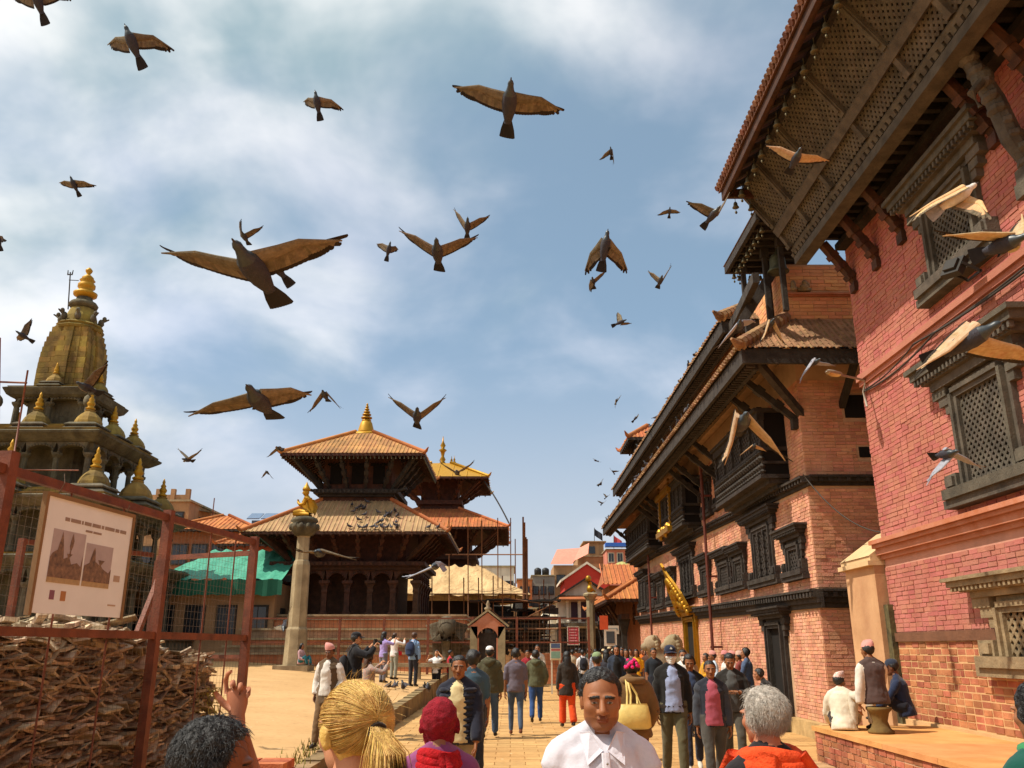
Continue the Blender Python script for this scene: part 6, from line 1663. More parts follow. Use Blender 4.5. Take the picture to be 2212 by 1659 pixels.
    for q, pose in ((1, arms[0]), (-1, arms[1])):
        if pose is None: continue
        u_, f_ = ARMS[pose] if isinstance(pose, str) else pose
        u_ = V((u_[0] * q, u_[1], u_[2])).normalized(); f_ = V((f_[0] * q, f_[1], f_[2])).normalized()
        if not isinstance(pose, str) or pose in ('photo', 'brow', 'raise'): pass
        u_ = Rl @ u_ if lean < .5 else u_
        sh_ = tf((q * .176, -.01, 1.362)); el = sh_ + u_ * .275; wr = el + f_ * .245
        sb = bk * .8
        b.tube([sh_ + V((-q * .05, 0, .022)), sh_ + V((-q * .012, 0, .008)), sh_.lerp(el, .12), sh_.lerp(el, .45), el], [.036 + sb, .050 + sb, .053 + sb, .050 + sb, .043 + sb], 14, SL)
        if short_sleeve:
            b.tube([sh_.lerp(el, .55), el, el.lerp(wr, .3), wr], [.044, .040, .040, .027], 12, SK)
            b.tube([sh_, sh_.lerp(el, .6)], [.062 + sb, .055 + sb], 12, SL)
        else:
            b.tube([el - u_ * .01, el.lerp(wr, .35), el.lerp(wr, .92)], [.044 + sb, .043 + sb, .034 + sb], 12, SL)
            b.tube([el.lerp(wr, .8), wr], [.028, .026], 10, SK)
        nrm = V((-q, .25, 0)) if f_.z < -.3 else (V((-q * .2, 1, .2)) if f_.z > .5 else V((0, -.2, -1)))
        if hands: hand_geo(hm, wr, f_, nrm, -q if f_.z < -.3 else q, 1.0, SK, .42 if pose not in ('photo', 'chest', 'strap') else .75)
        HP.append((wr, f_))
    if vest:
        pass
    M = Matrix.Translation(V(loc)) @ Matrix.Rotation(R(yaw), 4, 'Z') @ Matrix.Scale(s, 4)
    hc = tf((0, .012 + (.012 if neck else 0), 1.60 + neck))
    HM = Matrix.Translation(hc) @ Matrix.Rotation(R(headyaw), 4, 'Z') @ Matrix.Rotation(R(headpitch) - lean * .45, 4, 'X') @ Matrix.Scale(head_s, 4)
    QUEUE.append(dict(label=label, M=M, HM=HM, body=b, hands=hm, mats=mats, voxel=voxel, hres=hres, hair=hair, hair_m=hair_m or m_hair_k, hat=hat, mask=mask, scarf=scarf, fat=fat, hair_len=hair_len, tf=tf, topi_m=topi_m, skin=skin(skin_c), group=group))
    return dict(M=M, HM=HM, tf=tf, hands=[M @ p for p, d in HP], s=s, q=QUEUE[-1])

def flush_people():
    tmp = []
    for q in QUEUE:
        me = bpy.data.meshes.new('tmp'); me.from_pydata(q['body'].v, [], q['body'].f)
        o = bpy.data.objects.new('tmp', me); col.objects.link(o)
        md = o.modifiers.new('r', 'REMESH'); md.mode = 'VOXEL'; md.voxel_size = q['voxel']; md.adaptivity = 0
        sm = o.modifiers.new('s', 'SMOOTH'); sm.factor = .5; sm.iterations = 3
        tmp.append(o)
    dg = bpy.context.evaluated_depsgraph_get()
    for q, o in zip(QUEUE, tmp):
        ev = o.evaluated_get(dg); me = ev.to_mesh()
        n = len(me.vertices); co = np.empty(n * 3, np.float32); me.vertices.foreach_get('co', co); co = co.reshape(-1, 3)
        faces = [tuple(p.vertices) for p in me.polygons]
        ev.to_mesh_clear()
        bvh = BVHTree.FromPolygons(q['body'].v, q['body'].f)
        sm_ = q['body'].m
        mi = []; vm = np.zeros(n, np.int32)
        for f in faces:
            c = (co[f[0]] + co[f[2]]) / 2
            r = bvh.find_nearest(Vector(c)); k = sm_[r[2]] if r[2] is not None else 0
            mi.append(k)
            for i in f: vm[i] = k
        # cloth wrinkles
        if q['voxel'] < .022:
            for i in range(n):
                if vm[i] not in (0, 4):
                    p = co[i]; w = mnoise.noise(Vector((p[0] * 9, p[1] * 9, p[2] * 15 + 3 * p[0]))) * .006 + abs(mnoise.noise(Vector((p[0] * 13 + 4 * p[2], p[1] * 13, p[2] * 9 - 5 * p[0])))) * -.010 * q.get('fold', 1) + .003
                    d = Vector((p[0], p[1], 0)); 
                    if d.length > 1e-4: d.normalize(); co[i, 0] += d.x * w; co[i, 1] += d.y * w; co[i, 2] += w * .4
        V_ = [tuple(p) for p in co]; F_ = list(faces); M_ = list(mi)
        o_ = len(V_); V_ += q['hands'].v; F_ += [tuple(i + o_ for i in f) for f in q['hands'].f]; M_ += q['hands'].m
        # head
        nu, nv = q['hres']; P, d = head_grid(nu, nv, q['fat'])
        HMn = np.array(q['HM']); flat = P.reshape(-1, 3); hp = flat @ HMn[:3, :3].T + HMn[:3, 3]
        o_ = len(V_); V_ += [tuple(p) for p in hp]
        gf = grid_faces(nu, nv)
        mats = list(q['mats']) + [m_lip(q['skin']), m_eye, m_iris, m_hair_k, m_beard(q['skin'])]
        for f in gf:
            c = flat[list(f)].mean(axis=0); ax = abs(c[0]); k = 0
            if nu >= 40:
                if c[1] > .07 and ((ax - .031) / .0125) ** 2 + ((c[2] - .0015) / .0040) ** 2 < 1: k = 9 if (ax - .031) ** 2 + (c[2] - .003) ** 2 > .0058 ** 2 else 10
                elif c[1] > .055 and .010 < ax < .052 and abs(c[2] - (.0235 - .25 * max(0, ax - .03))) < .0068: k = 11
                elif False: pass
                elif c[1] > .08 and ax < .023 and -.0745 < c[2] < -.054 + .004 * (ax < .012): k = 8
            else:
                if c[1] > .06 and ax < .05 and ax > .012 and abs(c[2] - .012) < .016: k = 11 if c[2] > .012 else 0
            if k == 0 and nu >= 100 and q['hair'] == 'high' and c[1] > .02 and (c[2] < -.055 - .9 * max(0, .05 - c[1]) or (-.053 < c[2] < -.043 and ax < .03 and c[1] > .08)): k = 12
            F_.append(tuple(i + o_ for i in f)); M_.append(k)
        mesh = bpy.data.meshes.new('person'); mesh.from_pydata(V_, [], F_)
        for m in mats: mesh.materials.append(m)
        mesh.polygons.foreach_set('material_index', M_); mesh.polygons.foreach_set('use_smooth', [True] * len(F_)); mesh.update()
        ob = bpy.data.objects.new('person', mesh); col.objects.link(ob); ob.matrix_basis = q['M']
        tag(ob, q['label'], 'person', q['group'])
        q['ob'] = ob
        headwear(q, P, d, nu, nv, HMn)
    for o in tmp: bpy.data.objects.remove(o)
_lip = {}
def m_lip(sk):
    if sk.name not in _lip:
        m = sk.copy(); m.name = 'lips_' + sk.name; _lip[sk.name] = m
        for nd in m.node_tree.nodes:
            if nd.bl_idname == 'ShaderNodeMix':
                for i in (6, 7): c = nd.inputs[i].default_value; nd.inputs[i].default_value = (c[0] * .62, c[1] * .45, c[2] * .5, 1)
    return _lip[sk.name]
def m_beard(sk):
    k = sk.name + 'b'
    if k not in _lip:
        m = sk.copy(); m.name = 'shaven_' + sk.name; _lip[k] = m
        for nd in m.node_tree.nodes:
            if nd.bl_idname == 'ShaderNodeMix':
                for i in (6, 7): c = nd.inputs[i].default_value; nd.inputs[i].default_value = (c[0] * .72, c[1] * .74, c[2] * .8, 1)
    return _lip[k]
def child_mesh(q, name, V_, F_, m, smooth=True, xf=True):
    me = bpy.data.meshes.new(name); me.from_pydata([tuple(v) for v in V_], [], F_)
    for x in (m if isinstance(m, (list, tuple)) else [m]): me.materials.append(x)
    me.polygons.foreach_set('use_smooth', [smooth] * len(F_)); me.update()
    o = bpy.data.objects.new(name, me); col.objects.link(o); o.parent = q['ob']; return o
def headwear(q, P, d, nu, nv, HMn):
    tfm = lambda pts: np.asarray(pts) @ HMn[:3, :3].T + HMn[:3, 3]
    gf = grid_faces(nu, nv)
    HMm = q['HM']
    if q['hair'] not in (None, 'none'):
        mk = hair_mask(P, q['hair'])
        th = {'short': .014, 'high': .016, 'long': .018, 'thick': .019, 'curly': .026}.get(q['hair'], .016)
        nz = np.array([mnoise.noise(Vector((p[0] * 60, p[1] * 60, p[2] * 60))) for p in P.reshape(-1, 3)]).reshape(P.shape[:2])
        amp = .006 if q['hair'] != 'curly' else .014
        H = P + d * ((th + amp * nz) * np.sqrt(mk) - .002 * (mk < .01))[..., None]
        # keep ears out of the hair volume
        fm = mk.reshape(-1)
        fs = [f for f in gf if max(fm[i] for i in f) > 0.02]
        child_mesh(q, 'hair', tfm(H.reshape(-1, 3)), fs, q['hair_m'])
        if q['hair_len']:
            g = MB(); L = q['hair_len']
            g.tube([HMm @ Vector((0, -.055, .06)), HMm @ Vector((0, -.085, -.02)), HMm @ Vector((0, -.095, -.10)), HMm @ Vector((0, -.10, -.11 - L * .5)), HMm @ Vector((0, -.09, -.11 - L))], [(.07, .04), (.088, .055), (.088, .05), (.085, .04), (.04, .02)], 16, up=(0, 1, 0))
            for sx in (-1, 1): g.tube([HMm @ Vector((sx * .05, .03, .07)), HMm @ Vector((sx * .078, .01, -.01)), HMm @ Vector((sx * .082, -.02, -.10)), HMm @ Vector((sx * .075, -.03, -.12 - L * .6))], [.02, .028, .032, .012], 8)
            child_mesh(q, 'long_hair', g.v, g.f, q['hair_m'])
    hat = q['hat']
    if hat:
        g = MB()
        k = hat[0]
        if k == 'topi':
            # slanted Nepali cap, higher at the front left
            n = 18; pr = [(.0, .084, .104), (.035, .083, .102), (.07, .074, .090), (.095, .058, .070), (.10, .01, .01)]
            vs = []
            for i, (z, rx, ry) in enumerate(pr):
                for j in range(n):
                    a = 2 * math.pi * j / n; x = rx * math.sin(a); y = -.012 + ry * math.cos(a)
                    tilt = (.30 * x + .10 * y) * (z / .1)
                    vs.append((x + .015 * z / .1, y, .062 + z + tilt - .10 * (y < 0) * abs(y) * .5))
            fs = [((i + 1) * n + j, i * n + j, i * n + (j + 1) % n, (i + 1) * n + (j + 1) % n) for i in range(len(pr) - 1) for j in range(n)] + [tuple((len(pr) - 1) * n + j for j in range(n))]
            child_mesh(q, 'cap', tfm(vs), fs, q['topi_m'] or m_topi)
        elif k == 'cap':
            n = 20; pr = [(.0, .083, .103), (.03, .082, .102), (.062, .070, .086), (.082, .045, .055), (.09, .005, .005)]
            vs = [(rx * math.sin(2 * math.pi * j / n), -.010 + ry * math.cos(2 * math.pi * j / n), .055 + z) for z, rx, ry in pr for j in range(n)]
            fs = [((i + 1) * n + j, i * n + j, i * n + (j + 1) % n, (i + 1) * n + (j + 1) % n) for i in range(len(pr) - 1) for j in range(n)] + [tuple((len(pr) - 1) * n + j for j in range(n))]
            o = len(vs); m2 = 9
            for r_ in range(4):
                for j in range(m2):
                    a = -1.15 + 2.3 * j / (m2 - 1); e = r_ / 3 if r_ < 2 else (3 - r_) / 3 + 1 / 3 * 0
                    ext = (0, .075, .075, 0)[r_]; zz = (.058, .044, .038, .052)[r_]
                    vs.append(((.082 + ext * .25) * math.sin(a), -.01 + (.102) * math.cos(a) + ext * math.cos(a * .9), zz - .012 * abs(math.sin(a))))
            fs += [(o + r_ * m2 + j, o + r_ * m2 + j + 1, o + (r_ + 1) * m2 + j + 1, o + (r_ + 1) * m2 + j) for r_ in range(3) for j in range(m2 - 1)]
            child_mesh(q, 'cap', tfm(vs), fs, hat[1])
            if len(hat) > 2: g.tube([HMm @ Vector((-.012, .098, .083)), HMm @ Vector((0, .094, .112)), HMm @ Vector((.012, .098, .083))], .004, 5); child_mesh(q, 'cap_emblem', g.v, g.f, hat[2])
        elif k == 'hood':
            th = .030; x, y, z = P[..., 0], P[..., 1], P[..., 2]
            f = y / (np.sqrt(x * x + y * y + z * z * .3) + 1e-6)
            mk = np.clip((.62 - f) / .12, 0, 1) * np.clip((z + .13) / .02, 0, 1)
            nz = np.array([mnoise.noise(Vector((p[0] * 30, p[1] * 30, p[2] * 42))) for p in P.reshape(-1, 3)]).reshape(P.shape[:2])
            H = P + d * ((th + .009 * nz) * np.sqrt(mk))[..., None]; fm = mk.reshape(-1)
            fs = [f_ for f_ in gf if max(fm[i] for i in f_) > .02]
            child_mesh(q, 'headscarf', tfm(H.reshape(-1, 3)), fs, hat[1])
    if q['mask']:
        x, y, z = P[..., 0], P[..., 1], P[..., 2]
        sel = np.clip((y - .035) / .01, 0, 1) * np.clip((-.006 - z) / .008, 0, 1) * np.clip((z + .115) / .01, 0, 1)
        H = P + d * (.007 * sel)[..., None]; fm = sel.reshape(-1)
        child_mesh(q, 'face_mask', tfm(H.reshape(-1, 3)), [f_ for f_ in gf if min(fm[i] for i in f_) > .05], q['mask'])

def ground_z(x, y): return plaza_z(x, y) if x < -2.95 else 0.002
def spot(u, Y, h=1.68, z=None, v=1400):
    """Foot point of someone whose body shows at column u at depth Y."""
    p = at(u, v, Y=Y); return (p.x, Y, ground_z(p.x, Y) if z is None else z)

def loft_obj(name, label, cat, build, mats, smooth=True, group=None):
    g = MB(); build(g); o = g.build(name, mats, smooth=smooth); return tag(o, label, cat, group)
def backpack(pr, c1, label, size=1.0, low=0.0):
    M, tf = pr['M'], pr['tf']
    t = thing('backpack', label, 'backpack', M @ tf((0, -.2, 1.1)))
    g = MB(); S = size
    pts = [(0, -.20, .98 - low), (0, -.225, 1.03 - low), (0, -.235, 1.2 - low), (0, -.215, 1.36 - low), (0, -.19, 1.42 - low)]
    g.tube([M @ tf(p) for p in pts], [(.09 * S, .05 * S), (.15 * S, .085 * S), (.16 * S, .095 * S), (.13 * S, .075 * S), (.06 * S, .03 * S)], 14, up=M.to_3x3() @ Vector((0, 1, 0)))
    g.build('bag', cloth(c1, .4), t, smooth=True)
    g = MB(); g.tube([M @ tf(p) for p in ((0, -.30, 1.04 - low), (0, -.325, 1.12 - low), (0, -.31, 1.2 - low))], [(.08 * S, .03), (.11 * S, .04), (.08 * S, .025)], 12, up=M.to_3x3() @ Vector((0, 1, 0))); g.build('pocket', cloth(c1, .4), t, smooth=True)
    for q in (-1, 1):
        g = MB(); g.tube([M @ tf(p) for p in ((q * .09, -.17, 1.36), (q * .105, -.08, 1.50), (q * .115, .06, 1.46), (q * .125, .135, 1.3), (q * .15, .06, 1.08), (q * .13, -.12, 1.02))], [(.02, .006)] * 6, 6); g.build('strap', cloth(c1, .2), t, smooth=True)
    return t
def camera_prop(pr, label):
    a, b = pr['hands']; c = (a + b) / 2; M3 = pr['M'].to_3x3().normalized()
    c = c + M3 @ Vector((0, .06, .08))
    t = thing('camera', label, 'camera', c)
    g = MB(); g.obox(c, (.07, .035, .045), M3); g.obox(c + M3 @ Vector((0, 0, .055)), (.025, .03, .014), M3); g.build('body', mat('black_plastic', '#23211f'), t)
    g = MB(); g.tube([c + M3 @ Vector((0, .03, 0)), c + M3 @ Vector((0, .13, 0))], [.036, .04], 12); g.build('lens', mat('black_plastic', '#23211f'), t)

def tufts(q, style, m, n, L, w, th, hr, seed=3, back=.6, down=.5, mess=.35):
    """Short combed hair tufts rooted on the hair shell."""
    lr = random.Random(seed); P, d = head_grid(*hr); mk = hair_mask(P, style).reshape(-1); Pf = P.reshape(-1, 3); df = d.reshape(-1, 3)
    idx = np.nonzero(mk > .25)[0]; area = np.sin(np.arccos(np.clip(df[idx, 2], -1, 1))) + .02; area = area / area.sum(); cs = np.cumsum(area)
    g = MB(); HM = q['HM']
    for _ in range(n):
        i = idx[min(len(idx) - 1, int(np.searchsorted(cs, lr.random())))]
        o = Vector(df[i]); p = Vector(Pf[i]) + o * th * .8 * math.sqrt(mk[i])
        t = Vector((lr.gauss(0, mess), -back + lr.gauss(0, mess), -down * (1 - .6 * max(0, o.z)) + lr.gauss(0, mess))); t = t - o * t.dot(o)
        if t.length < .1: t = Vector((lr.gauss(0, 1), lr.gauss(0, 1), lr.gauss(0, 1))); t = t - o * t.dot(o)
        t.normalize(); l = L * lr.uniform(.6, 1.2)
        g.tube([HM @ (p - o * .003), HM @ (p + t * l * .5 + o * l * .22), HM @ (p + t * l + o * l * .12)], [w, w * .9, w * .2], 4, cap=False)
    child_mesh(q, 'hair_strands', g.v, g.f, m)
# ------------------------------------------------------------------ who stands where
BL, DK = '#1d1a19', '#2a2522'
HR = (112, 88)
# ---- nearest people
man = person('man in white shirt with short black hair facing the camera', spot(1292, 3.5), 183, 1.64, neck=-.022, head_s=.97, skin_c='#8f5a38', top='#c6c2ca', pants='#3b3a40', hair='high', voxel=.012, hres=(150, 116), collar='#c6c2ca', bulk=.016, headyaw=-4, headpitch=-3, fat=.009)
blond = person('woman with blonde ponytail seen from behind', spot(778, 2.15), 38, 1.62, head_s=.95, skin_c='#c98d6a', top='#3a3a44', pants='#333', hair=None, voxel=.014, hres=HR)
redw = person('woman in crimson headscarf and mauve top seen from behind', spot(953, 4.35), 6, 1.45, skin_c='#8a5a3c', top='#7d3f66', pants='#333', hair=None, hat=('hood', mat('crimson_knit', '#8f1626', rough=.95, var=.35, vscale=40, bump=1.0, bscale=130, bdist=.015)), voxel=.014, hres=HR, bulk=.02, fat=.004)
greym = person('grey haired man with orange scarf looking to the left', spot(1640, 3.42), 18, 1.555, head_s=.92, skin_c='#a5694a', top='#1e1b1d', pants='#2a2a2a', hair='thick', hair_m=m_hair_g, voxel=.013, hres=HR, headyaw=12, bulk=.022)
darkm = person('dark haired man in profile raising his hand by the fence', spot(478, 2.1), -62, 1.545, head_s=.9, skin_c='#7d4a30', top='#3a2d2a', pants='#2a2a2a', hair='thick', voxel=.013, hres=HR, arms=('down', None), hands=False, headpitch=-4)
grenw = person('woman in dark green top with black hair bun at the right edge', spot(2222, 3.5), 12, 1.56, skin_c='#8a5a3c', top='#14493f', pants='#222', hair='thick', voxel=.013, hres=HR, bulk=.02)
# ---- street, walking towards the camera
puffer = person('man in navy quilted jacket and cream shirt walking forward', spot(993, 9.0), 172, 1.62, skin_c='#84522f', top='#20222e', front='#c2b184', pants='#8a7a5c', collar='#c2b184', bulk=.03, legs='walk', voxel=.016, hres=(64, 50), arms=('down', 'fwd'), headyaw=8)
maskm = person('man in navy cap and white face mask with blue shirt', spot(1447, 12.4), 178, 1.72, skin_c='#8a5a3c', top='#1c1a18', front='#8d97b5', pants='#55503a', hair='short', hat=('cap', cloth('#20263a', .2), m_white), mask=mat('white_mask', '#d8d5cc', rough=.8, bump=.3, bscale=60), voxel=.016, hres=(64, 50), bulk=.026, legs='walk2', belt=True, arms=('down', 'down'))
pinkm = person('man in pink shirt and two tone grey navy jacket walking', spot(1530, 11.4), 176, 1.54, skin_c='#84522f', top='#23262f', sleeve='#3a3d44', front='#9a4a58', pants='#47443f', legs='walk', voxel=.016, hres=(64, 50), bulk=.022)
hoodm = person('young man in charcoal jacket looking down at his hands', spot(1574, 13.2), 170, 1.62, skin_c='#84522f', top='#26231f', front='#4a4a48', pants='#4c4840', voxel=.016, hres=(48, 38), bulk=.022, arms=('chest', 'chest'), headpitch=-22, legs='walk2')
darkj = person('youth in black jacket walking close behind the masked man', spot(1487, 13.3), 172, 1.60, skin_c='#84522f', top='#1b1917', front='#2f3a52', pants='#2c3040', voxel=.018, hres=(48, 38), headpitch=-16, legs='walk', hair='thick', shoes='#c9c2b4')
mask2 = person('man with white mask standing behind the capped man', spot(1474, 18.5), 178, 1.66, top='#d2cec6', pants='#333', mask=MATS['white_mask'], voxel=.022, hres=(40, 30))
longh = person('man with long dark hair in open denim jacket over black tee', spot(1331, 24), 178, 1.76, skin_c='#9a6444', top='#2c3442', front='#171515', pants='#26262a', hair='long', hair_len=.16, voxel=.022, hres=(40, 30), bulk=.02, legs='walk')
# ---- seen from behind
bagw = person('person in brown hooded jacket with pink flowered headscarf', spot(1363, 10.6), 4, 1.575, top='#6a4e2e', pants='#5a1f3a', hair='thick', voxel=.016, hres=(64, 50), bulk=.045, kurta=.12, arms=('hip', 'down'))
olive = person('man in olive hooded jacket and white cap walking away', spot(1058, 18.0), -6, 1.72, top='#474430', pants='#3d5068', hair='short', hat=('cap', cloth('#d8d4d0', .1)), voxel=.018, hres=(40, 30), bulk=.04, legs='walk', pant_w=.016)
greyt = person('man in plum grey tee shirt and slim jeans walking away', spot(1114, 18.6), 3, 1.69, top='#655c66', pants='#4a5a70', voxel=.018, hres=(40, 30), short_sleeve=True, legs='walk2', shoes='#6a3a24', pant_w=.002, hair='thick')
olivb = person('boy in khaki green jacket and blue jeans walking away', spot(1157, 21.6), -4, 1.65, top='#55563e', pants='#2f4a7a', voxel=.018, hres=(40, 30), bulk=.035, legs='walk', hair='thick', arms=('hip', 'hip'))
orang = person('woman in dark kurta and bright orange trousers walking away', spot(1224, 20.4), 10, 1.62, top='#332c26', pants='#d1481a', hair='long', hair_len=.42, voxel=.018, hres=(40, 30), kurta=.18, bulk=.02, legs='walk2', pant_w=.03, arms=('back', 'down'))
grnca = person('person in sage green cap behind the man in white', spot(1289, 14.5), 5, 1.62, top='#3f4038', pants='#333', hair='short', hat=('cap', cloth('#7d9068', .2)), voxel=.022, hres=(32, 24))
tealb = person('person with bushy black hair and teal shirt behind the puffer jacket', spot(1022, 12.2), 12, 1.66, top='#3a4f5c', pants='#2a2a30', hair='curly', voxel=.02, hres=(40, 30), short_sleeve=True)
# ---- plaza
topiw = person('old man in pink cap, white shirt and brown waistcoat on the plaza', spot(714, 14.6), 165, 1.56, skin_c='#6f452c', top='#5c4a36', sleeve='#d2cac0', front='#cfc8be', pants='#6a5238', hat=('topi',), voxel=.017, hres=(48, 38), bulk=.03, arms=('pocket', 'hip'), headpitch=-14, kurta=.2, legs='walk')
blkph = person('photographer in black jacket with black shoulder bag on the plaza', spot(768, 17.6), -70, 1.74, skin_c='#b5805c', top='#17161a', pants='#5c4e3a', hat=('cap', cloth('#1d1c20', .2)), voxel=.018, hres=(40, 30), arms=('photo', 'photo'), bulk=.03)
patw = person('woman in patterned scarf top raising a camera beside the black jacket', spot(800, 18.4), -60, 1.62, skin_c='#c08a66', top='#8d8478', top_pat='dots', pants='#2b2a30', hair='long', hair_len=.2, hair_m=m_hair_b, voxel=.018, hres=(40, 30), arms=('photo', 'photo'))
purpw = person('woman in lavender tee shirt photographing the temple', spot(829, 30.5), -50, 1.66, skin_c='#c08a66', top='#9a88c0', pants='#6a666c', hair='long', hair_len=.12, voxel=.02, hres=(32, 24), arms=('photo', 'photo'), short_sleeve=True)
redb = person('woman in white blouse with small red bag near the fence', spot(852, 32.5), -35, 1.62, skin_c='#c08a66', top='#d8d0cc', pants='#8a8a7c', hair='short', hair_m=m_hair_b, voxel=.022, hres=(32, 24), arms=('photo', 'photo'))
bluep = person('man in light blue shirt with navy backpack looking at the temple', spot(894, 29.6), -28, 1.70, skin_c='#b5805c', top='#7f9cc0', pants='#2f2e34', hair='long', hair_m=m_hair_b, voxel=.02, hres=(32, 24), arms=('down', 'strap'))
whtw = person('woman in white top and black shorts shading her eyes', spot(944, 33.6), 160, 1.62, skin_c='#b5805c', top='#d6d3d0', pants='#1d1c1e', shorts=True, voxel=.022, hres=(32, 24), arms=('photo', 'brow'), short_sleeve=True, hair='long', shoes='#c8c0b8')
redj = person('person in red and black jacket beside the fence', spot(973, 33.8), -80, 1.62, top='#a51d24', sleeve='#1d1a1a', pants='#26242a', voxel=.022, hres=(32, 24))
girl = person('girl in teal skirt sitting at the foot of the stone column', (-8.05, 34.1, .98), -110, 1.5, top='#b08a8c', pants='#1d5a62', legs='sitlow', seat=.12, voxel=.022, hres=(32, 24), hair='long', hair_len=.15, arms=('lap', 'lap'))
marn = person('person in maroon tee shirt with backpack beyond the olive jacket', spot(1033, 24.5), 20, 1.60, top='#6d2630', pants='#2a2a30', voxel=.022, hres=(32, 24), short_sleeve=True)
wrd = person('man in pale shirt standing by the scaffold fence', spot(1161, 31), 175, 1.80, top='#c5bcae', front='#5f6f8c', pants='#4a4a50', voxel=.024, hres=(32, 24), arms=('chest', 'chest'))
rdk = person('child in red top beside the man in pale shirt', spot(1139, 30.5), 190, 1.62, top='#8f2630', pants='#2a2430', voxel=.024, hres=(32, 24))
# ---- along the palace wall
tops = [(1540, 22.8, '#b9c8d6', '#c98b80', 'old man in pink cap and pale blue shirt by the wall'), (1566, 23.6, '#d0c8c0', '#c07a78', 'old man in rose cap and white shirt second in the row by the wall'),
        (1582, 22.6, '#c9b8a8', '#c98b80', 'old man in cap and beige shirt third in the row by the wall'), (1597, 21.8, '#7d3a34', '#b59a86', 'old man in pale cap with red scarf fourth in the row')]
for u, Y, c, tcol, lb in tops:
    p = at(u, 1420, Y=Y); person(lb, (min(p.x, 5.75), Y, .0), 75 + rnd.uniform(-30, 30), 1.60, skin_c='#84522f', top=c, pants='#6a6258', hat=('topi',), topi_m=cloth(tcol, .2, 'dots'), legs='stand', voxel=.02, hres=(40, 30), arms=('down', 'pocket'), hair='short')
person('person in mustard yellow shawl at the end of the row', (5.25, 24.2, 0), 110, 1.56, top='#c08a1e', pants='#6a3a30', legs='stand', voxel=.022, hres=(32, 24), arms=('lap', 'lap'), hair='thick', bulk=.04)
person('man in denim jacket with black hair sideways by the wall', spot(1610, 20.6, z=0), 60, 1.70, top='#41506a', pants='#3a3a40', legs='stand', voxel=.02, hres=(40, 30), arms=('lap', 'lap'), hair='thick')
person('man in black jacket and jeans sitting on the dark doorstep', (5.62, 19.4, .1), 72, 1.70, top='#1d1a18', pants='#3d5f8c', legs='sitlow', seat=.36, lean=.42, voxel=.018, hres=(48, 38), arms=('knee', 'knee'), hair='thick')
# ---- on the brick ledge
vestm = person('old man in pink cap and grey brown waistcoat sitting on a carved stool', (5.13, 12.75, .57), 8, 1.66, skin_c='#84522f', top='#4d3c38', sleeve='#cfc6b8', front='#cfc6b8', pants='#c2b8a4', hat=('topi',), legs='sit', seat=.36, voxel=.016, hres=(56, 44), arms=('knee', ((.25, -.02, -1), (.05, .1, -1))), bulk=.026, lean=.12, collar='#cfc6b8', headyaw=12)
whitm = person('old man in checked cap and cream shirt sitting low on the ledge', (4.80, 13.2, .30), -18, 1.60, skin_c='#84522f', top='#d6cbb4', sleeve='#d6cbb4', pants='#2a211e', hat=('topi',), topi_m=cloth('#c99a88', .2, 'check'), legs='sitlow', seat=.24, voxel=.016, hres=(56, 44), arms=('knee', 'knee'), bulk=.03, lean=.28, headyaw=-28)
navym = person('man in navy jacket and cap sitting against the tower wall', (5.88, 13.55, .57), 60, 1.62, skin_c='#6f452c', top='#232c44', pants='#1e1e26', hat=('cap', cloth('#2c3240', .2)), legs='sitlow', seat=.14, voxel=.018, hres=(48, 38), arms=('knee', 'knee'), lean=.2)
# ---- crowd down the street
crowd = [(1258, 33, '#d2d0d0', '#222', 'man in white tee shirt with dark backpack in the far street', 5, 'bp'), (1286, 34, '#6f7f95', '#26262c', 'man in blue checked shirt walking in the far street', 0, 'ck'), (1303, 37, '#b8a070', '#b8a070', 'woman in tan dress and pale hat in the far street', 0, ''),
         (1316, 40, '#2a2826', '#222', 'person in black clothes walking between tan dress and white shirt', 10, ''), (1324, 42, '#d8d8d8', '#333', 'tall man in white shirt and pale cap in the crowd', 0, 'cp'), (1343, 36, '#a02a34', '#333', 'person in red top in the middle of the crowd', 175, ''),
         (1352, 27, '#38404f', '#2a2a30', 'young woman with loose hair in slate jacket walking forward', 176, 'lh'), (1374, 29.5, '#d69a1c', '#3a3a40', 'woman in bright yellow blouse beside the stone lions', 170, 'lh'), (1361, 39, '#8f7a6a', '#333', 'woman in beige shawl near the arcade columns', 178, 'lh'),
         (1236, 35.5, '#b5a58a', '#3a3a3a', 'man in beige shirt walking left of the white tee shirt', 3, ''), (1271, 38, '#3f4f44', '#2a2a2a', 'person in bottle green jacket among the far walkers', 0, ''), (1342, 31, '#8d8fa0', '#2f3340', 'boy in grey lilac sweatshirt walking towards the camera', 178, ''), (1399, 31.5, '#5a3a2c', '#2a2420', 'person in brown shawl beside the arcade corner', 182, 'lh'), (1411, 23.5, '#23282f', '#23232a', 'man in dark jacket between the lion and the masked man', 186, ''), (1252, 40, '#aab4bd', '#404450', 'woman in pale grey kurta walking away down the street', 2, 'lh'),
         (1387, 41, '#c86a28', '#333', 'person in orange wrap under the arcade eave', 185, ''), (1245, 44, '#5a5f52', '#333', 'distant person in grey green shirt left of the far column', 5, ''), (1275, 47, '#d0cfc8', '#444', 'distant person in cream shirt before the hall arches', 180, ''),
         (1296, 50, '#7a2f3c', '#333', 'distant person in wine red shirt before the hall door', 0, ''), (1333, 48, '#333a4a', '#222', 'distant person in dark blue jacket at the street bend', 180, ''), (1309, 24.5, '#3c3b42', '#2a2a2a', 'person with dark curly hair partly hidden by the long haired man', 4, 'lh')]
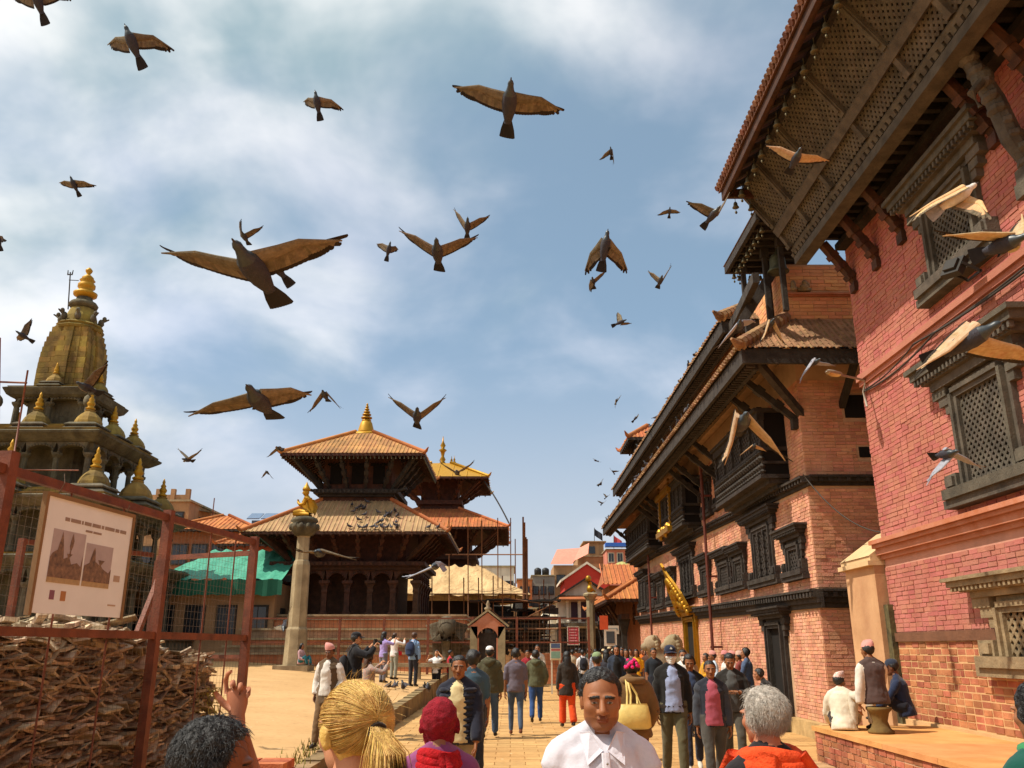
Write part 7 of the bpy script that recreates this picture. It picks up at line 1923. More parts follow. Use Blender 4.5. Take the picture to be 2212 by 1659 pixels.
for u, Y, c, pc, lb, yw, ex in crowd:
    pr = person(lb, spot(u, Y), yw, rnd.uniform(1.62, 1.74), top=c, pants=pc, voxel=.032 if Y > 30 else .024, hres=(26, 20), legs=rnd.choice(('walk', 'walk2', 'stand')), short_sleeve=rnd.random() < .5, hair='long' if ex == 'lh' else 'short', hair_len=.18 if ex == 'lh' else 0, top_pat='check' if ex == 'ck' else None, hat=('cap', cloth('#c8c4b0', .1)) if ex == 'cp' else (('cap', cloth('#cdb890', .1)) if 'tan dress' in lb else None), kurta=.35 if 'dress' in lb else 0, hands=True)
    if ex == 'bp': backpack(pr, '#23232a', 'dark backpack on the far man in white tee shirt')
flush_people()

# ---- details of the nearest people
def hpt(pr, x, y, z): return pr['q']['HM'] @ Vector((x, y, z))
# blonde hair drawn back into a ponytail: shell plus strands
q = blond['q']
P, d = head_grid(*HR)
mk = hair_mask(P, 'long')
H = P + d * (.014 * np.sqrt(mk))[..., None]; HMn = np.array(q['HM'])
fs = [f for f in grid_faces(*HR) if max(mk.reshape(-1)[i] for i in f) > .02]
child_mesh(q, 'hair', H.reshape(-1, 3) @ HMn[:3, :3].T + HMn[:3, 3], fs, m_hair_y)
g = MB(); band_c = Vector((0, -.115, .012)); lr = random.Random(5)
for i in range(4600):
    # start on the hairline / crown, follow the scalp to the band
    a = lr.uniform(-math.pi, math.pi); e = math.asin(lr.uniform(-.75, 1))
    st = Vector((math.sin(a) * math.cos(e), math.cos(a) * math.cos(e), math.sin(e)))
    if st.y > .55 and st.z < .62: continue
    if st.z < -.25 and st.y > -.05: continue
    pts = []; lf_ = lr.uniform(0, 1) ** 2
    for k in range(9):
        t = k / 8; dd = st.lerp(Vector((0, -.94, .12)), t ** 1.15).normalized()
        sc = Vector((.0905 * dd.x, -.010 + .110 * dd.y, .030 + .098 * dd.z))
        p = sc + dd * (.006 * math.sin(math.pi * t) * lf_ + .0015)
        p = p.lerp(band_c, max(0, (t - .75) / .25) ** 1.6 * .88)
        pts.append(q['HM'] @ p)
    w = lr.uniform(.0006, .0012)
    g.tube(pts, [w * .5] + [w] * 7 + [w * .8], 3, cap=False)
for i in range(1900):
    ox, oy = lr.gauss(0, .0078), lr.gauss(0, .0085); sp = lr.uniform(.8, 1.3); end = lr.uniform(-.06, .02)
    pts = [q['HM'] @ Vector((ox * .8, -.108 + oy * .3, .012 + oy * .8)), q['HM'] @ Vector((ox * 1.2, -.146 + oy, .010 + oy)), q['HM'] @ Vector((ox * 2.0 * sp, -.170 + oy * 1.5, -.035)), q['HM'] @ Vector((ox * 2.5 * sp + .004, -.172 + oy * 1.9, -.11)), q['HM'] @ Vector((ox * 2.4 * sp + .006, -.162 + oy * 1.9, -.19)), q['HM'] @ Vector((ox * 1.6 * sp + .006, -.152 + oy * 1.5, -.27 + end))]
    w = lr.uniform(.0006, .0012); g.tube(pts, [w, w * 1.2, w * 1.2, w * 1.1, w, w * .3], 3, cap=False)
for i in range(70):                                        # flyaways
    a = lr.uniform(-math.pi, math.pi); e = lr.uniform(.0, 1.5); dd = Vector((math.sin(a) * math.cos(e), math.cos(a) * math.cos(e), math.sin(e)))
    p0 = Vector((.094 * dd.x, -.010 + .113 * dd.y, .030 + .10 * dd.z)); t = Vector((lr.gauss(0, .3), -.6, lr.gauss(0, .3)))
    g.tube([q['HM'] @ p0, q['HM'] @ (p0 + t * .03 + dd * .008), q['HM'] @ (p0 + t * .07 + dd * .01)], [.0006, .0005, .0003], 3, cap=False)
child_mesh(q, 'hair_strands', g.v, g.f, m_hair_y)
g = MB()
for k in range(16): pass
g.tube([q['HM'] @ Vector((.021 * math.cos(t), -.128 - .003 * math.sin(2 * t), .010 + .020 * math.sin(t))) for t in [i * 6.2832 / 16 for i in range(17)]], .0055, 7, cap=False); child_mesh(q, 'hair_band', g.v, g.f, cloth('#2a2018', .2))
# crimson scarf with tassels round the neck
q = redw['q']; m_red = mat('red_scarf', '#b3141c', rough=.95, var=.4, vscale=30, bump=.9, bscale=90, bdist=.015)
g = MB()
for k in range(3):
    g.tube([q['tf']((.098 * math.cos(t) * (1 + .1 * k), -.02 + .092 * math.sin(t) * (1 + .08 * k), 1.45 - .028 * k + .012 * math.sin(2 * t + k))) for t in [i * 6.2832 / 20 for i in range(21)]], .030, 10, cap=False)
g.tube([q['tf'](p) for p in ((.06, -.135, 1.46), (.075, -.165, 1.40), (.082, -.165, 1.32), (.085, -.16, 1.25))], [(.035, .02), (.048, .022), (.05, .018), (.052, .014)], 10)
g.tube([q['tf'](p) for p in ((.02, -.13, 1.46), (.035, -.16, 1.41), (.04, -.16, 1.36))], [(.03, .02), (.042, .022), (.045, .014)], 10)
for i in range(40):
    x = .085 + lr.uniform(-.05, .05); z = 1.25; g.tube([q['tf']((x, -.16 + lr.uniform(-.01, .01), z + .02)), q['tf']((x + lr.gauss(0, .006), -.162, z - .05)), q['tf']((x + lr.gauss(0, .012), -.158, z - lr.uniform(.09, .14)))], [.004, .004, .003], 4)
child_mesh(q, 'scarf', g.v, g.f, m_red)
# orange shawl over the grey haired man's shoulders
q = greym['q']; m_or = mat('orange_shawl', '#d8481a', rough=.9, var=.25, vscale=20, bump=.7, bscale=25, bdist=.03)
g = MB()
g.tube([q['tf']((.105 * math.cos(t), -.02 + .098 * math.sin(t), 1.455 + .01 * math.sin(t * 2))) for t in [i * 6.2832 / 20 for i in range(21)]], .040, 10, cap=False)
g.tube([q['tf']((.125 * math.cos(t), -.02 + .115 * math.sin(t), 1.42)) for t in [i * 6.2832 / 20 for i in range(21)]], .038, 10, cap=False)
for sx in (-1, 1): g.tube([q['tf'](p) for p in ((sx * .08, -.11, 1.47), (sx * .125, -.135, 1.40), (sx * .15, -.15, 1.28), (sx * .155, -.15, 1.1))], [(.05, .028), (.06, .022), (.055, .02), (.05, .016)], 10)
for sx in (-1, 1): g.tube([q['tf'](p) for p in ((sx * .09, .10, 1.46), (sx * .11, .15, 1.36), (sx * .10, .17, 1.2), (sx * .09, .17, 1.02))], [(.05, .03), (.06, .022), (.055, .02), (.05, .016)], 10)
child_mesh(q, 'shawl', g.v, g.f, m_or)
tufts(q, 'thick', m_hair_g, 3600, .042, .0007, .018, HR, back=.35, down=1.0, mess=.25)
tufts(darkm['q'], 'thick', m_hair_k, 3600, .036, .0008, .018, HR, seed=4, back=.3, down=.9, mess=.5)
tufts(grenw['q'], 'thick', m_hair_k, 2600, .05, .0008, .018, HR, seed=6, back=1.0, down=.0, mess=.15)
tufts(man['q'], 'high', m_hair_k, 3600, .014, .0007, .015, (150, 116), seed=8, back=.1, down=.3, mess=.5)
# raised hand of the dark haired man
q = darkm['q']; Minv = q['M'].inverted()
w = at(512, 1546, Y=2.2); hv = MB()
cr = Vector((1, 0, 0)); upv = Vector((-.05, .05, 1)).normalized()
sk = skin('#a5684a')
def fing(pts, r0, n=8): hv.tube(pts, [r0, r0 * .98, r0 * .9, r0 * .62], n)
hv.tube([w + Vector((.012, 0, -.06)), w, w + Vector((-.002, 0, .035)), w + Vector((-.006, 0, .075)), w + Vector((-.008, 0, .088))], [(.023, .018), (.026, .018), (.034, .018), (.036, .015), (.030, .011)], 12, up=(0, 1, 0))
K = [w + Vector((-.040, .0, .080)), w + Vector((-.016, -.003, .090)), w + Vector((.008, -.003, .086)), w + Vector((.030, 0, .076))]
fing([K[0] - Vector((0, 0, .012)), K[0] + Vector((-.006, -.006, .028)), K[0] + Vector((.002, -.016, .050)), K[0] + Vector((.016, -.024, .058))], .0085)
fing([K[1] - Vector((0, 0, .012)), K[1] + Vector((.0, -.022, .014)), K[1] + Vector((.004, -.040, .004)), K[1] + Vector((.006, -.036, -.014))], .009)
fing([K[2] - Vector((0, 0, .012)), K[2] + Vector((.003, -.024, .010)), K[2] + Vector((.006, -.038, -.004)), K[2] + Vector((.006, -.030, -.020))], .0088)
fing([K[3] - Vector((0, 0, .012)), K[3] + Vector((.006, -.020, .008)), K[3] + Vector((.008, -.030, -.006)), K[3] + Vector((.006, -.024, -.018))], .0078)
hv.tube([w + Vector((-.020, -.004, .020)), w + Vector((-.046, -.012, .040)), w + Vector((-.062, -.016, .058)), w + Vector((-.074, -.018, .074))], [.012, .011, .0095, .006], 9)
hv.v = [tuple(w + (Vector(v) - w) * .74) for v in hv.v]
sh_w = q['M'] @ q['tf']((-.178, -.01, 1.375)); ew = Vector((w.x + .06, w.y + .06, 1.27))
hv.tube([ew, ew.lerp(w, .5), w + Vector((.008, 0, -.034))], [.038, .032, .020], 12)
sv = MB(); sv.tube([sh_w, sh_w.lerp(ew, .5), ew, ew.lerp(w, .25)], [.062, .058, .052, .046], 12)
child_mesh(q, 'raised_sleeve', [Minv @ Vector(v) for v in sv.v], sv.f, cloth('#3a2d2a'))
child_mesh(q, 'raised_hand', [Minv @ Vector(v) for v in hv.v], hv.f, sk)
# bun and strap of the woman in green
q = grenw['q']; g = MB(); c = Vector((0, -.118, .055))
for k in range(7):
    t0 = k * .9; g.tube([q['HM'] @ (c + Vector((.034 * math.cos(t0 + t), -.012 + .02 * math.sin(t * 1.3 + k), .034 * math.sin(t0 + t)))) for t in [i * .35 for i in range(9)]], [.008] + [.016] * 7 + [.008], 8)
g.sphere(q['HM'] @ c, .03, 10, 8); child_mesh(q, 'hair_bun', g.v, g.f, m_hair_k)
g = MB(); g.tube([q['tf'](p) for p in ((.05, -.13, 1.2), (.09, -.13, 1.40), (.11, -.02, 1.49), (.08, .12, 1.38), (-.1, .16, 1.05))], [(.018, .005)] * 5, 8); child_mesh(q, 'shoulder_strap', g.v, g.f, cloth('#c88a4a', .2))
g = MB(); g.tube([q['tf']((.10 * math.cos(t), -.02 + .09 * math.sin(t), 1.465)) for t in [i * 6.2832 / 18 for i in range(19)]], .026, 9, cap=False); child_mesh(q, 'scarf', g.v, g.f, cloth('#2f7a4a'))
# shirt collar points and placket of the man in white
q = man['q']; g = MB()
for sx in (-1, 1):
    pts = [q['tf'](p) for p in ((sx * .008, .108, 1.402), (sx * .052, .074, 1.470), (sx * .092, .030, 1.462), (sx * .072, .128, 1.352))]
    o = Vector((0, .006, 0)); g.add(pts + [p - o for p in pts], [(0, 1, 2, 3), (7, 6, 5, 4), (0, 4, 5, 1), (1, 5, 6, 2), (2, 6, 7, 3), (3, 7, 4, 0)])
g.tube([q['tf'](p) for p in ((0, .120, 1.395), (0, .150, 1.3), (0, .142, 1.15), (0, .142, 1.0))], [(.017, .006)] * 4, 8, up=(0, 1, 0))
child_mesh(q, 'collar', g.v, g.f, cloth('#ccc8d0'), smooth=False)
g = MB()
for z in (1.36, 1.27, 1.18): g.sphere(q['tf']((0, .154, z)), (.005, .003, .005), 8, 5)
child_mesh(q, 'buttons', g.v, g.f, m_eye)
# pink flowers on the headscarf, cream handbag
q = bagw['q']; g = MB()
for k in range(16):
    a = rnd.uniform(1.9, 4.4); e = rnd.uniform(-.2, 1.2); dd = Vector((math.sin(a) * math.cos(e), math.cos(a) * math.cos(e), math.sin(e))); g.sphere(q['HM'] @ Vector((.092 * dd.x, -.01 + .112 * dd.y, .03 + .10 * dd.z)), (.024, .024, .022), 8, 5)
child_mesh(q, 'flowered_scarf', g.v, g.f, cloth('#d81f68', .3))
g = MB(); g.tube([q['tf']((.13 * math.cos(t), -.03 + .12 * math.sin(t), 1.46)) for t in [i * 6.2832 / 18 for i in range(19)]], .045, 9, cap=False); child_mesh(q, 'hood', g.v, g.f, cloth('#6a4e2e'))
Mb, tb = bagw['M'], bagw['tf']
hb = thing('handbag', 'cream leather tote bag on the shoulder of the brown jacket', 'handbag', Mb @ tb((-.02, -.24, 1.05)))
g = MB(); V_ = lambda *p: Mb @ tb(p)
g.tube([V_(-.05, -.235, .90), V_(-.05, -.24, .93), V_(-.045, -.24, 1.05), V_(-.04, -.235, 1.17), V_(-.04, -.23, 1.19)], [(.17, .035), (.20, .06), (.19, .06), (.165, .03), (.15, .012)], 16, up=(0, 1, 0)); g.build('bag', mat('cream_leather', '#cdb468', rough=.5, var=.15, vscale=9, bump=.3, bscale=20), hb, smooth=True)
for dx in (-.0, .045): g = MB(); g.tube([V_(-.13 + dx, -.245, 1.16), V_(-.12 + dx, -.24, 1.30), V_(-.11 + dx * .4, -.14, 1.475), V_(-.12 + dx * .4, -.02, 1.50)], [(.012, .004)] * 4, 8); g.tube([V_(.05 - dx, -.245, 1.16), V_(.0, -.24, 1.30), V_(-.09, -.14, 1.475)], [(.012, .004)] * 3, 8); g.build('handle', mat('cream_leather', '#cdb468'), hb, smooth=True)
# quilting of the navy jacket
q = puffer['q']; g = MB()
for k in range(9):
    z = .92 + k * .058
    for sg in (-1, 1):
        g.tube([q['tf']((sg * (.19) * math.sin(t), (.150) * math.cos(t), z)) for t in [.42 + i * 2.6 / 10 for i in range(11)]], [.008] + [.024] * 9 + [.012], 8)
child_mesh(q, 'quilted_panels', g.v, g.f, cloth('#20222e', .3))
# hoods on the walking jackets
for pr, c in ((olive, '#474430'), (olivb, '#55563e')):
    q = pr['q']; g = MB(); g.tube([q['tf'](p) for p in ((-.10, -.06, 1.45), (-.06, -.135, 1.44), (0, -.155, 1.40), (.06, -.135, 1.44), (.10, -.06, 1.45))], [(.04, .04), (.05, .055), (.055, .075), (.05, .055), (.04, .04)], 10); child_mesh(q, 'hood', g.v, g.f, cloth(c))
backpack(bluep, '#26304a', 'navy blue backpack worn by the man in light blue shirt', 1.15)
backpack(blkph, '#17161a', 'black shoulder bag on the photographer in black jacket', 1.1, low=.12)
backpack(marn, '#2b2326', 'dark backpack on the person in maroon tee shirt', 1.0)
camera_prop(purpw, 'black camera held up by the woman in lavender')
camera_prop(blkph, 'black camera held up by the photographer in black')
g = MB(); c = redb['M'] @ redb['tf']((.16, .12, .98)); g.tube([c + Vector((0, 0, -.09)), c + Vector((0, 0, -.07)), c + Vector((0, 0, .05)), c + Vector((0, 0, .06))], [(.06, .03), (.10, .05), (.09, .045), (.05, .02)], 10); rb_ = g.build('red_bag', cloth('#c01f2a', .2), smooth=True); tag(rb_, 'small red shoulder bag on the woman in white blouse', 'handbag')
g = MB(); g.tube([c + Vector((0, 0, .05)), redb['M'] @ redb['tf']((.02, .15, 1.3)), redb['M'] @ redb['tf']((-.13, .0, 1.48))], .008, 6); g.build('strap', cloth('#c01f2a', .2), rb_)
# carved stool under the man in the waistcoat
g = MB(); g.lathe([(.17, 0), (.18, .03), (.13, .07), (.10, .16), (.13, .27), (.17, .31), (.17, .345)], (5.13, 12.72, .569), 16); so = g.build('carved_stool', m_stone_y, smooth=True); tag(so, 'waisted carved stool under the man in the waistcoat', 'stool')
# ------------------------------------------------------------------ pigeons
m_pb = mat('pigeon_body', '#34323a', rough=.7, var=.3, vscale=60, bump=.4, bscale=200, spec=.3)
m_pn = mat('pigeon_neck', '#2b3338', rough=.4, var=.4, vscale=90, spec=.5)
m_pu = mat('pigeon_underwing', '#8a7a62', rough=.8, var=.3, vscale=40, bump=.3, bscale=200, island=.3, color2='#6b5d4a')
m_pd = mat('pigeon_flight_dark', '#33291f', rough=.8, var=.3, vscale=40, island=.2)
m_pt = mat('pigeon_tail', '#1f1d22', rough=.8, var=.2, vscale=40)
m_pk = mat('pigeon_beak', '#3a3230', rough=.5)
m_pw = mat('pigeon_white', '#cfc8c0', rough=.8, var=.2, vscale=60)
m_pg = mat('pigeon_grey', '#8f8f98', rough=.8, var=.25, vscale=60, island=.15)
for _m in (m_pu, m_pd):                                    # thin feathers let some sun through
    ns, ls = _m.node_tree.nodes, _m.node_tree.links; b_ = ns['Principled BSDF']; o_ = ns['Material Output']
    tr = ns.new('ShaderNodeBsdfTranslucent'); ls.new(b_.inputs['Base Color'].links[0].from_socket, tr.inputs['Color']); mxs = ns.new('ShaderNodeMixShader'); mxs.inputs[0].default_value = .35
    ls.new(b_.outputs[0], mxs.inputs[1]); ls.new(tr.outputs[0], mxs.inputs[2]); ls.new(mxs.outputs[0], o_.inputs['Surface'])
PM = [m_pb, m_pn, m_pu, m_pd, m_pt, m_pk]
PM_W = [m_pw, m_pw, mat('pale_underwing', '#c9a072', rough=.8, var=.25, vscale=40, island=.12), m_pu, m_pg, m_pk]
PM_L = [m_pb, m_pn, mat('lit_underwing', '#b0987a', rough=.8, var=.25, vscale=40, island=.12, color2='#9c7a52'), m_pd, m_pt, m_pk]  # underwing copy with sunlight put into its paler colour
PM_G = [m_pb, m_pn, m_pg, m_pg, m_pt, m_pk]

def feather(g, p, d, L, w, nrm, mi0, mi1, curve=.06, split=.55):
    """Flat blade with a rounded tip; base part in one colour, tip in another."""
    s = d.cross(nrm).normalized(); th = nrm * .0007
    q1 = p + d * L * split + nrm * L * curve * .3; q2 = p + d * L * .965 + nrm * L * curve; q3 = p + d * L + nrm * L * curve
    for sg in (1, -1):
        t = th * sg
        f = [(0, 1, 2, 3)] if sg > 0 else [(3, 2, 1, 0)]
        g.add([p - s * w * .6 + t, p + s * w * .6 + t, q1 + s * w + t, q1 - s * w + t], f, mi0)
        f2 = [(0, 1, 2, 4, 3)] if sg > 0 else [(3, 4, 2, 1, 0)]
        g.add([q1 - s * w + t, q1 + s * w + t, q2 + s * w * .82 + t, q2 - s * w * .82 + t, q3 + t], f2, mi1)

def wing(g, sh, tip, fwd, back, side, detail=1.0):
    """sh shoulder, tip 3-D target, fwd head direction, back dorsal direction."""
    v = tip - sh; L = v.length; w = v.normalized()
    f = fwd - w * fwd.dot(w)
    if f.length < .25: f = f + (back.cross(w) * side * .0) + (back - w * back.dot(w)) * .5
    f.normalize()
    n = w.cross(f).normalized()
    if n.dot(back) < 0: n = -n
    ext = min(1.0, L / .31)
    bend = .030 + .10 * (1 - ext)
    wr = sh + v * .44 + f * bend
    hand = wr + (tip - wr) * .45
    g.tube([sh - w * .015 - f * .012, sh.lerp(wr, .5) - f * .012 , wr - f * .008, hand - f * .003, tip - (tip - wr) * .15], [(.030, .013), (.024, .010), (.016, .008), (.008, .005), (.003, .002)], 10, 2, up=n)
    # coverts panel
    c0, c1 = sh - f * .04, wr - f * .03
    for k in range(6):
        p = sh.lerp(wr, (k + .5) / 6) - f * .012; feather(g, p, (-f * .95 + w * .12).normalized(), .050, .020, n, 2, 2, .02)
    tdir = (tip - wr).normalized(); ch = .088 * (.75 + .25 * ext)
    E0 = wr - f * ch + w * .035; R0 = sh - f * (ch + .012) + w * .012       # trailing edge at wrist and root
    ns = 10
    for k in range(ns):
        t = (k + .4) / ns; p = sh.lerp(wr, t) - f * .012
        e = R0.lerp(E0, t) - f * .006 * math.sin(math.pi * t); v_ = e - p
        feather(g, p, v_.normalized(), v_.length, .0150, n, 2, 3, .03, .80)
    npn = 12
    for k in range(npn):
        t = k / (npn - 1); p = wr.lerp(hand, t * .95) - f * (.014 - .009 * t)
        e = E0.lerp(tip, t ** 1.05) - f * .012 * math.sin(math.pi * t) + n * .028 * t * t
        if k >= npn - 4: e = e + tdir * .008 * (1 if k % 2 else -1) - f * .004 * (npn - 1 - k)
        v_ = e - p; feather(g, p, v_.normalized(), v_.length, .0130 - .0050 * t, n, 2 if t < .93 else 3, 3, .04, .70)

CAMR = Vector((1, 0, 0)); CAMU = Vector((0, -math.sin(PITCH), math.cos(PITCH))); CAMF = Vector((0, math.cos(PITCH), math.sin(PITCH)))
def flying(label, head, tail, lt, rt, sgn=1, mats=None, dist=None, zl=None, zr=None, tilt=None):
    hu, hv = head; tu, tv = tail
    cu, cv = (hu * .55 + tu * .45), (hv * .55 + tv * .45)
    mx = max(math.hypot(lt[0] - cu, lt[1] - cv), math.hypot(rt[0] - cu, rt[1] - cv), math.hypot(hu - tu, hv - tv) * 1.02)
    z = dist or 1838 * .325 / mx
    sc = 1838 / z                                        # px per metre
    ray = at(cu, cv, Y=1.0) - cam.location; ray.normalize()
    C = cam.location + ray * (z / ray.dot(CAMF))
    bl = .32
    a = Vector(((hu - tu) / sc, -(hv - tv) / sc)); la = min(a.length, bl * .985)
    oz = math.sqrt(max(0, bl * bl - la * la)) * (1 if tilt is None else tilt)
    # oz > 0: head nearer the camera
    Y = (CAMR * a.x + CAMU * a.y - CAMF * oz); Y.normalize()
    B = CAMF - Y * CAMF.dot(Y); B = B.normalized() if B.length > .05 else CAMU      # dorsal side away from camera
    X = Y.cross(B).normalized()
    g = MB()
    Pt = lambda x, y, zz: C + X * x + Y * y + B * zz
    prof = [(.168, .003, .003, 5), (.150, .006, .005, 5), (.146, .013, .013, 1), (.128, .0205, .021, 1), (.110, .020, .020, 1), (.088, .026, .026, 1), (.055, .044, .040, 0), (.01, .050, .044, 0), (-.04, .043, .036, 0), (-.085, .028, .020, 0), (-.11, .022, .009, 4)]
    g.tube([Pt(0, y if y < .05 else .05 + (y - .05) * .80, (.008 if y > .1 else 0)) for y, *_ in prof], [(rx * .80, rz * .80) for _, rx, rz, _ in prof], 12, 0, up=B)
    nfc = (len(prof) - 1) * 12
    for i in range(nfc): g.m[i] = prof[min(i // 12 + (1 if i // 12 < 3 else 0), len(prof) - 1)][3]
    for k in range(8):
        t = (k - 3.5) / 3.5; d_ = (-Y + X * t * .20).normalized(); feather(g, Pt(t * .012, -.085, .002 * k), d_, .112, .0120, B, 4, 4, 0)
    for s, tipp, zz in ((1, lt, zl), (-1, rt, zr)):
        # whichever image side the tip is on, use the matching shoulder
        off = Vector(((tipp[0] - cu) / sc, -(tipp[1] - cv) / sc)); tv_ = CAMR * off.x + CAMU * off.y
        sidev = 1 if tv_.dot(X) > 0 else -1
        if s == -1: sidev = -first
        else: first = sidev
        sh = Pt(sidev * .034, .045, .012)
        v2 = (C + tv_) - sh; L2 = v2.length; full = .315
        dz = math.sqrt(max(0, full * full - L2 * L2)) * (zz if zz is not None else sgn)
        dz = max(-.26, min(.26, dz))
        rt_ = at(tipp[0], tipp[1], Y=1.0) - cam.location; rt_.normalize()
        wing(g, sh, cam.location + rt_ * ((z + dz) / rt_.dot(CAMF)), Y, B, sidev)
    me = g.build('pigeon', mats or PM)
    for i in range(nfc): me.data.polygons[i].use_smooth = True
    return tag(me, label, 'pigeon', 'pigeons in flight')

FLY = [
 ('pigeon at the top left corner cut by the frame edge', (72, -38), (92, 46), (18, -8), (158, -6), 1, None, {}),
 ('pigeon with drooping wings below the top left corner pigeon', (271, 53), (303, 141), (229, 100), (374, 106), 1, None, {}),
 ('pigeon with rounded drooped wings high left of centre', (681, 195), (690, 256), (653, 222), (742, 236), 1, None, {}),
 ('pigeon gliding with level wings near top centre', (1104, 183), (1095, 278), (972, 190), (1222, 243), 1, None, {}),
 ('small pigeon with wings folded down alone in the upper blue sky', (1318, 318), (1322, 342), (1296, 346), (1327, 357), 1, None, {}),
 ('pigeon with spread wings near the left edge mid sky', (154, 381), (167, 421), (125, 396), (205, 402), 1, None, {}),
 ('pigeon half cut by the left frame edge', (-4, 500), (0, 540), (-20, 545), (10, 520), 1, None, {}),
 ('small pigeon with one wing raised above the largest pigeon', (526, 502), (531, 525), (517, 475), (571, 490), 1, None, {'tilt': 1}),
 ('largest pigeon with fully spread wings left of centre', (527, 532), (580, 648), (337, 547), (755, 520), 1, None, {}),
 ('pigeon mostly hidden behind the largest pigeon wing', (572, 545), (622, 612), (540, 575), (640, 560), 1, None, {'dist': 6.5}),
 ('small pigeon with fanned tail right of the largest pigeon', (844, 521), (834, 562), (811, 527), (862, 541), 1, None, {}),
 ('pigeon with wings raised in a wide vee at centre', (945, 521), (945, 578), (856, 497), (1038, 513), 1, None, {}),
 ('pigeon with raised wings just above the wide vee pigeon', (1011, 472), (1008, 514), (977, 450), (1061, 467), 1, None, {}),
 ('small pigeon with arched wings left of the tower eave tip', (1446, 448), (1447, 469), (1420, 466), (1471, 460), 1, None, {}),
 ('pigeon touching the tower eave corner with white lit wing', (1552, 448), (1524, 487), (1481, 437), (1578, 412), 1, None, {'tilt': 1}),
 ('pigeon with both wings hanging down right of centre', (1313, 495), (1300, 582), (1261, 592), (1358, 590), 1, None, {}),
 ('small pigeon banking below the hanging wing pigeon', (1278, 600), (1285, 622), (1313, 584), (1273, 632), 1, None, {}),
 ('small pigeon with thin raised wings right of the banking one', (1428, 597), (1424, 620), (1397, 586), (1453, 571), 1, None, {}),
 ('pigeon with fanned tail and dangling wing in the lower blue sky', (1354, 690), (1323, 704), (1333, 673), (1366, 700), 1, None, {}),
 ('pigeon with one raised wing left of the spire', (39, 715), (64, 738), (70, 688), (38, 738), 1, None, {}),
 ('pigeon crossing the spire with one wing lifted', (178, 826), (200, 852), (237, 783), (190, 850), 1, None, {}),
 ('pigeon with long level wings above the pagoda', (552, 834), (571, 908), (398, 904), (680, 856), 1, None, {}),
 ('small pigeon with bent down wings beside the level winged pigeon', (700, 843), (704, 868), (668, 894), (738, 886), 1, None, {}),
 ('pigeon with raised wings right above the gold finial', (904, 880), (897, 926), (834, 856), (968, 857), 1, None, {}),
 ('small pigeon with raised wings left of the pagoda', (399, 990), (412, 998), (383, 966), (438, 972), 1, None, {}),
 ('small pigeon beside the upper pagoda eave corner', (600, 964), (606, 976), (577, 990), (612, 970), 1, None, {}),
 ('tiny pigeon with hooked wings left of the pagoda', (576, 1016), (578, 1026), (565, 1034), (590, 1036), 1, None, {}),
 ('pigeon with arched wings before the golden roof', (987, 1015), (988, 1030), (947, 998), (1026, 998), -1, None, {}),
 ('tiny pigeon seen edge on over the palace roof', (1333, 860), (1330, 874), (1343, 852), (1328, 882), 1, None, {}),
 ('tiny pigeon landing by the turret roof', (1378, 897), (1366, 912), (1380, 895), (1371, 905), 1, None, {}),
 ('tiny pigeon with flat wings left of the palace eave', (1282, 993), (1293, 997), (1281, 990), (1299, 999), 1, None, {}),
 ('tiny pigeon dropping towards the palace eave', (1322, 1015), (1328, 1025), (1316, 1010), (1338, 1018), 1, None, {}),
 ('tiny pigeon low beside the palace eave tiles', (1301, 1040), (1292, 1050), (1304, 1034), (1288, 1048), 1, None, {}),
 ('tiny pigeon just above the far eave corner', (1313, 1070), (1306, 1078), (1303, 1066), (1318, 1068), 1, None, {}),
 ('tiny pigeon lowest of those by the far eave', (1303, 1084), (1298, 1092), (1290, 1082), (1310, 1081), 1, None, {}),
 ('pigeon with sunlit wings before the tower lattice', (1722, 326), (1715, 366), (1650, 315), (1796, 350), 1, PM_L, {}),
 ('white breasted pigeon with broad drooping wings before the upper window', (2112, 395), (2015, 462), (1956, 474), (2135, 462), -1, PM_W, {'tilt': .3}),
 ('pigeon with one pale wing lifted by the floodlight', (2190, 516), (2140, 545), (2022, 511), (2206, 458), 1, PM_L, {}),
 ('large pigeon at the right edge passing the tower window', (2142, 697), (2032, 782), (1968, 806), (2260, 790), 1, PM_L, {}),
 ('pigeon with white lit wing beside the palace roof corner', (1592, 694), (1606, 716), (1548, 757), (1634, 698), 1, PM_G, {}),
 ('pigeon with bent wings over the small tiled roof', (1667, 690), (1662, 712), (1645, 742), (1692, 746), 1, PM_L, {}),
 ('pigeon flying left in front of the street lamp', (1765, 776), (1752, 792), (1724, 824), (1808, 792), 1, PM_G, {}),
 ('large pigeon with hanging wings before the palace bay window', (1601, 891), (1604, 945), (1563, 1012), (1702, 1004), 1, PM_L, {}),
 ('small pigeon with arched wings behind the large bay window pigeon', (1628, 958), (1627, 976), (1596, 986), (1657, 977), 1, PM_L, {}),
 ('small pigeon skimming the bay window balustrade', (1592, 992), (1600, 1004), (1578, 1003), (1614, 996), 1, PM_L, {}),
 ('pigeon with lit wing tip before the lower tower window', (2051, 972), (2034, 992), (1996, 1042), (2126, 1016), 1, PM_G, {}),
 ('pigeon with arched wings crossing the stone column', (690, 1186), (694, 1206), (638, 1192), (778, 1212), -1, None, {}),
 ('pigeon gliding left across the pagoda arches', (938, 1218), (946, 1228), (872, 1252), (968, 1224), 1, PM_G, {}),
 ('pigeon with upright wing low beside the stone column', (617, 1358), (610, 1346), (627, 1306), (590, 1353), 1, None, {}),
]
for lab, hd, tl, lt, rt, sg, mt, kw in FLY: flying(lab, hd, tl, lt, rt, sg, mt, **kw)

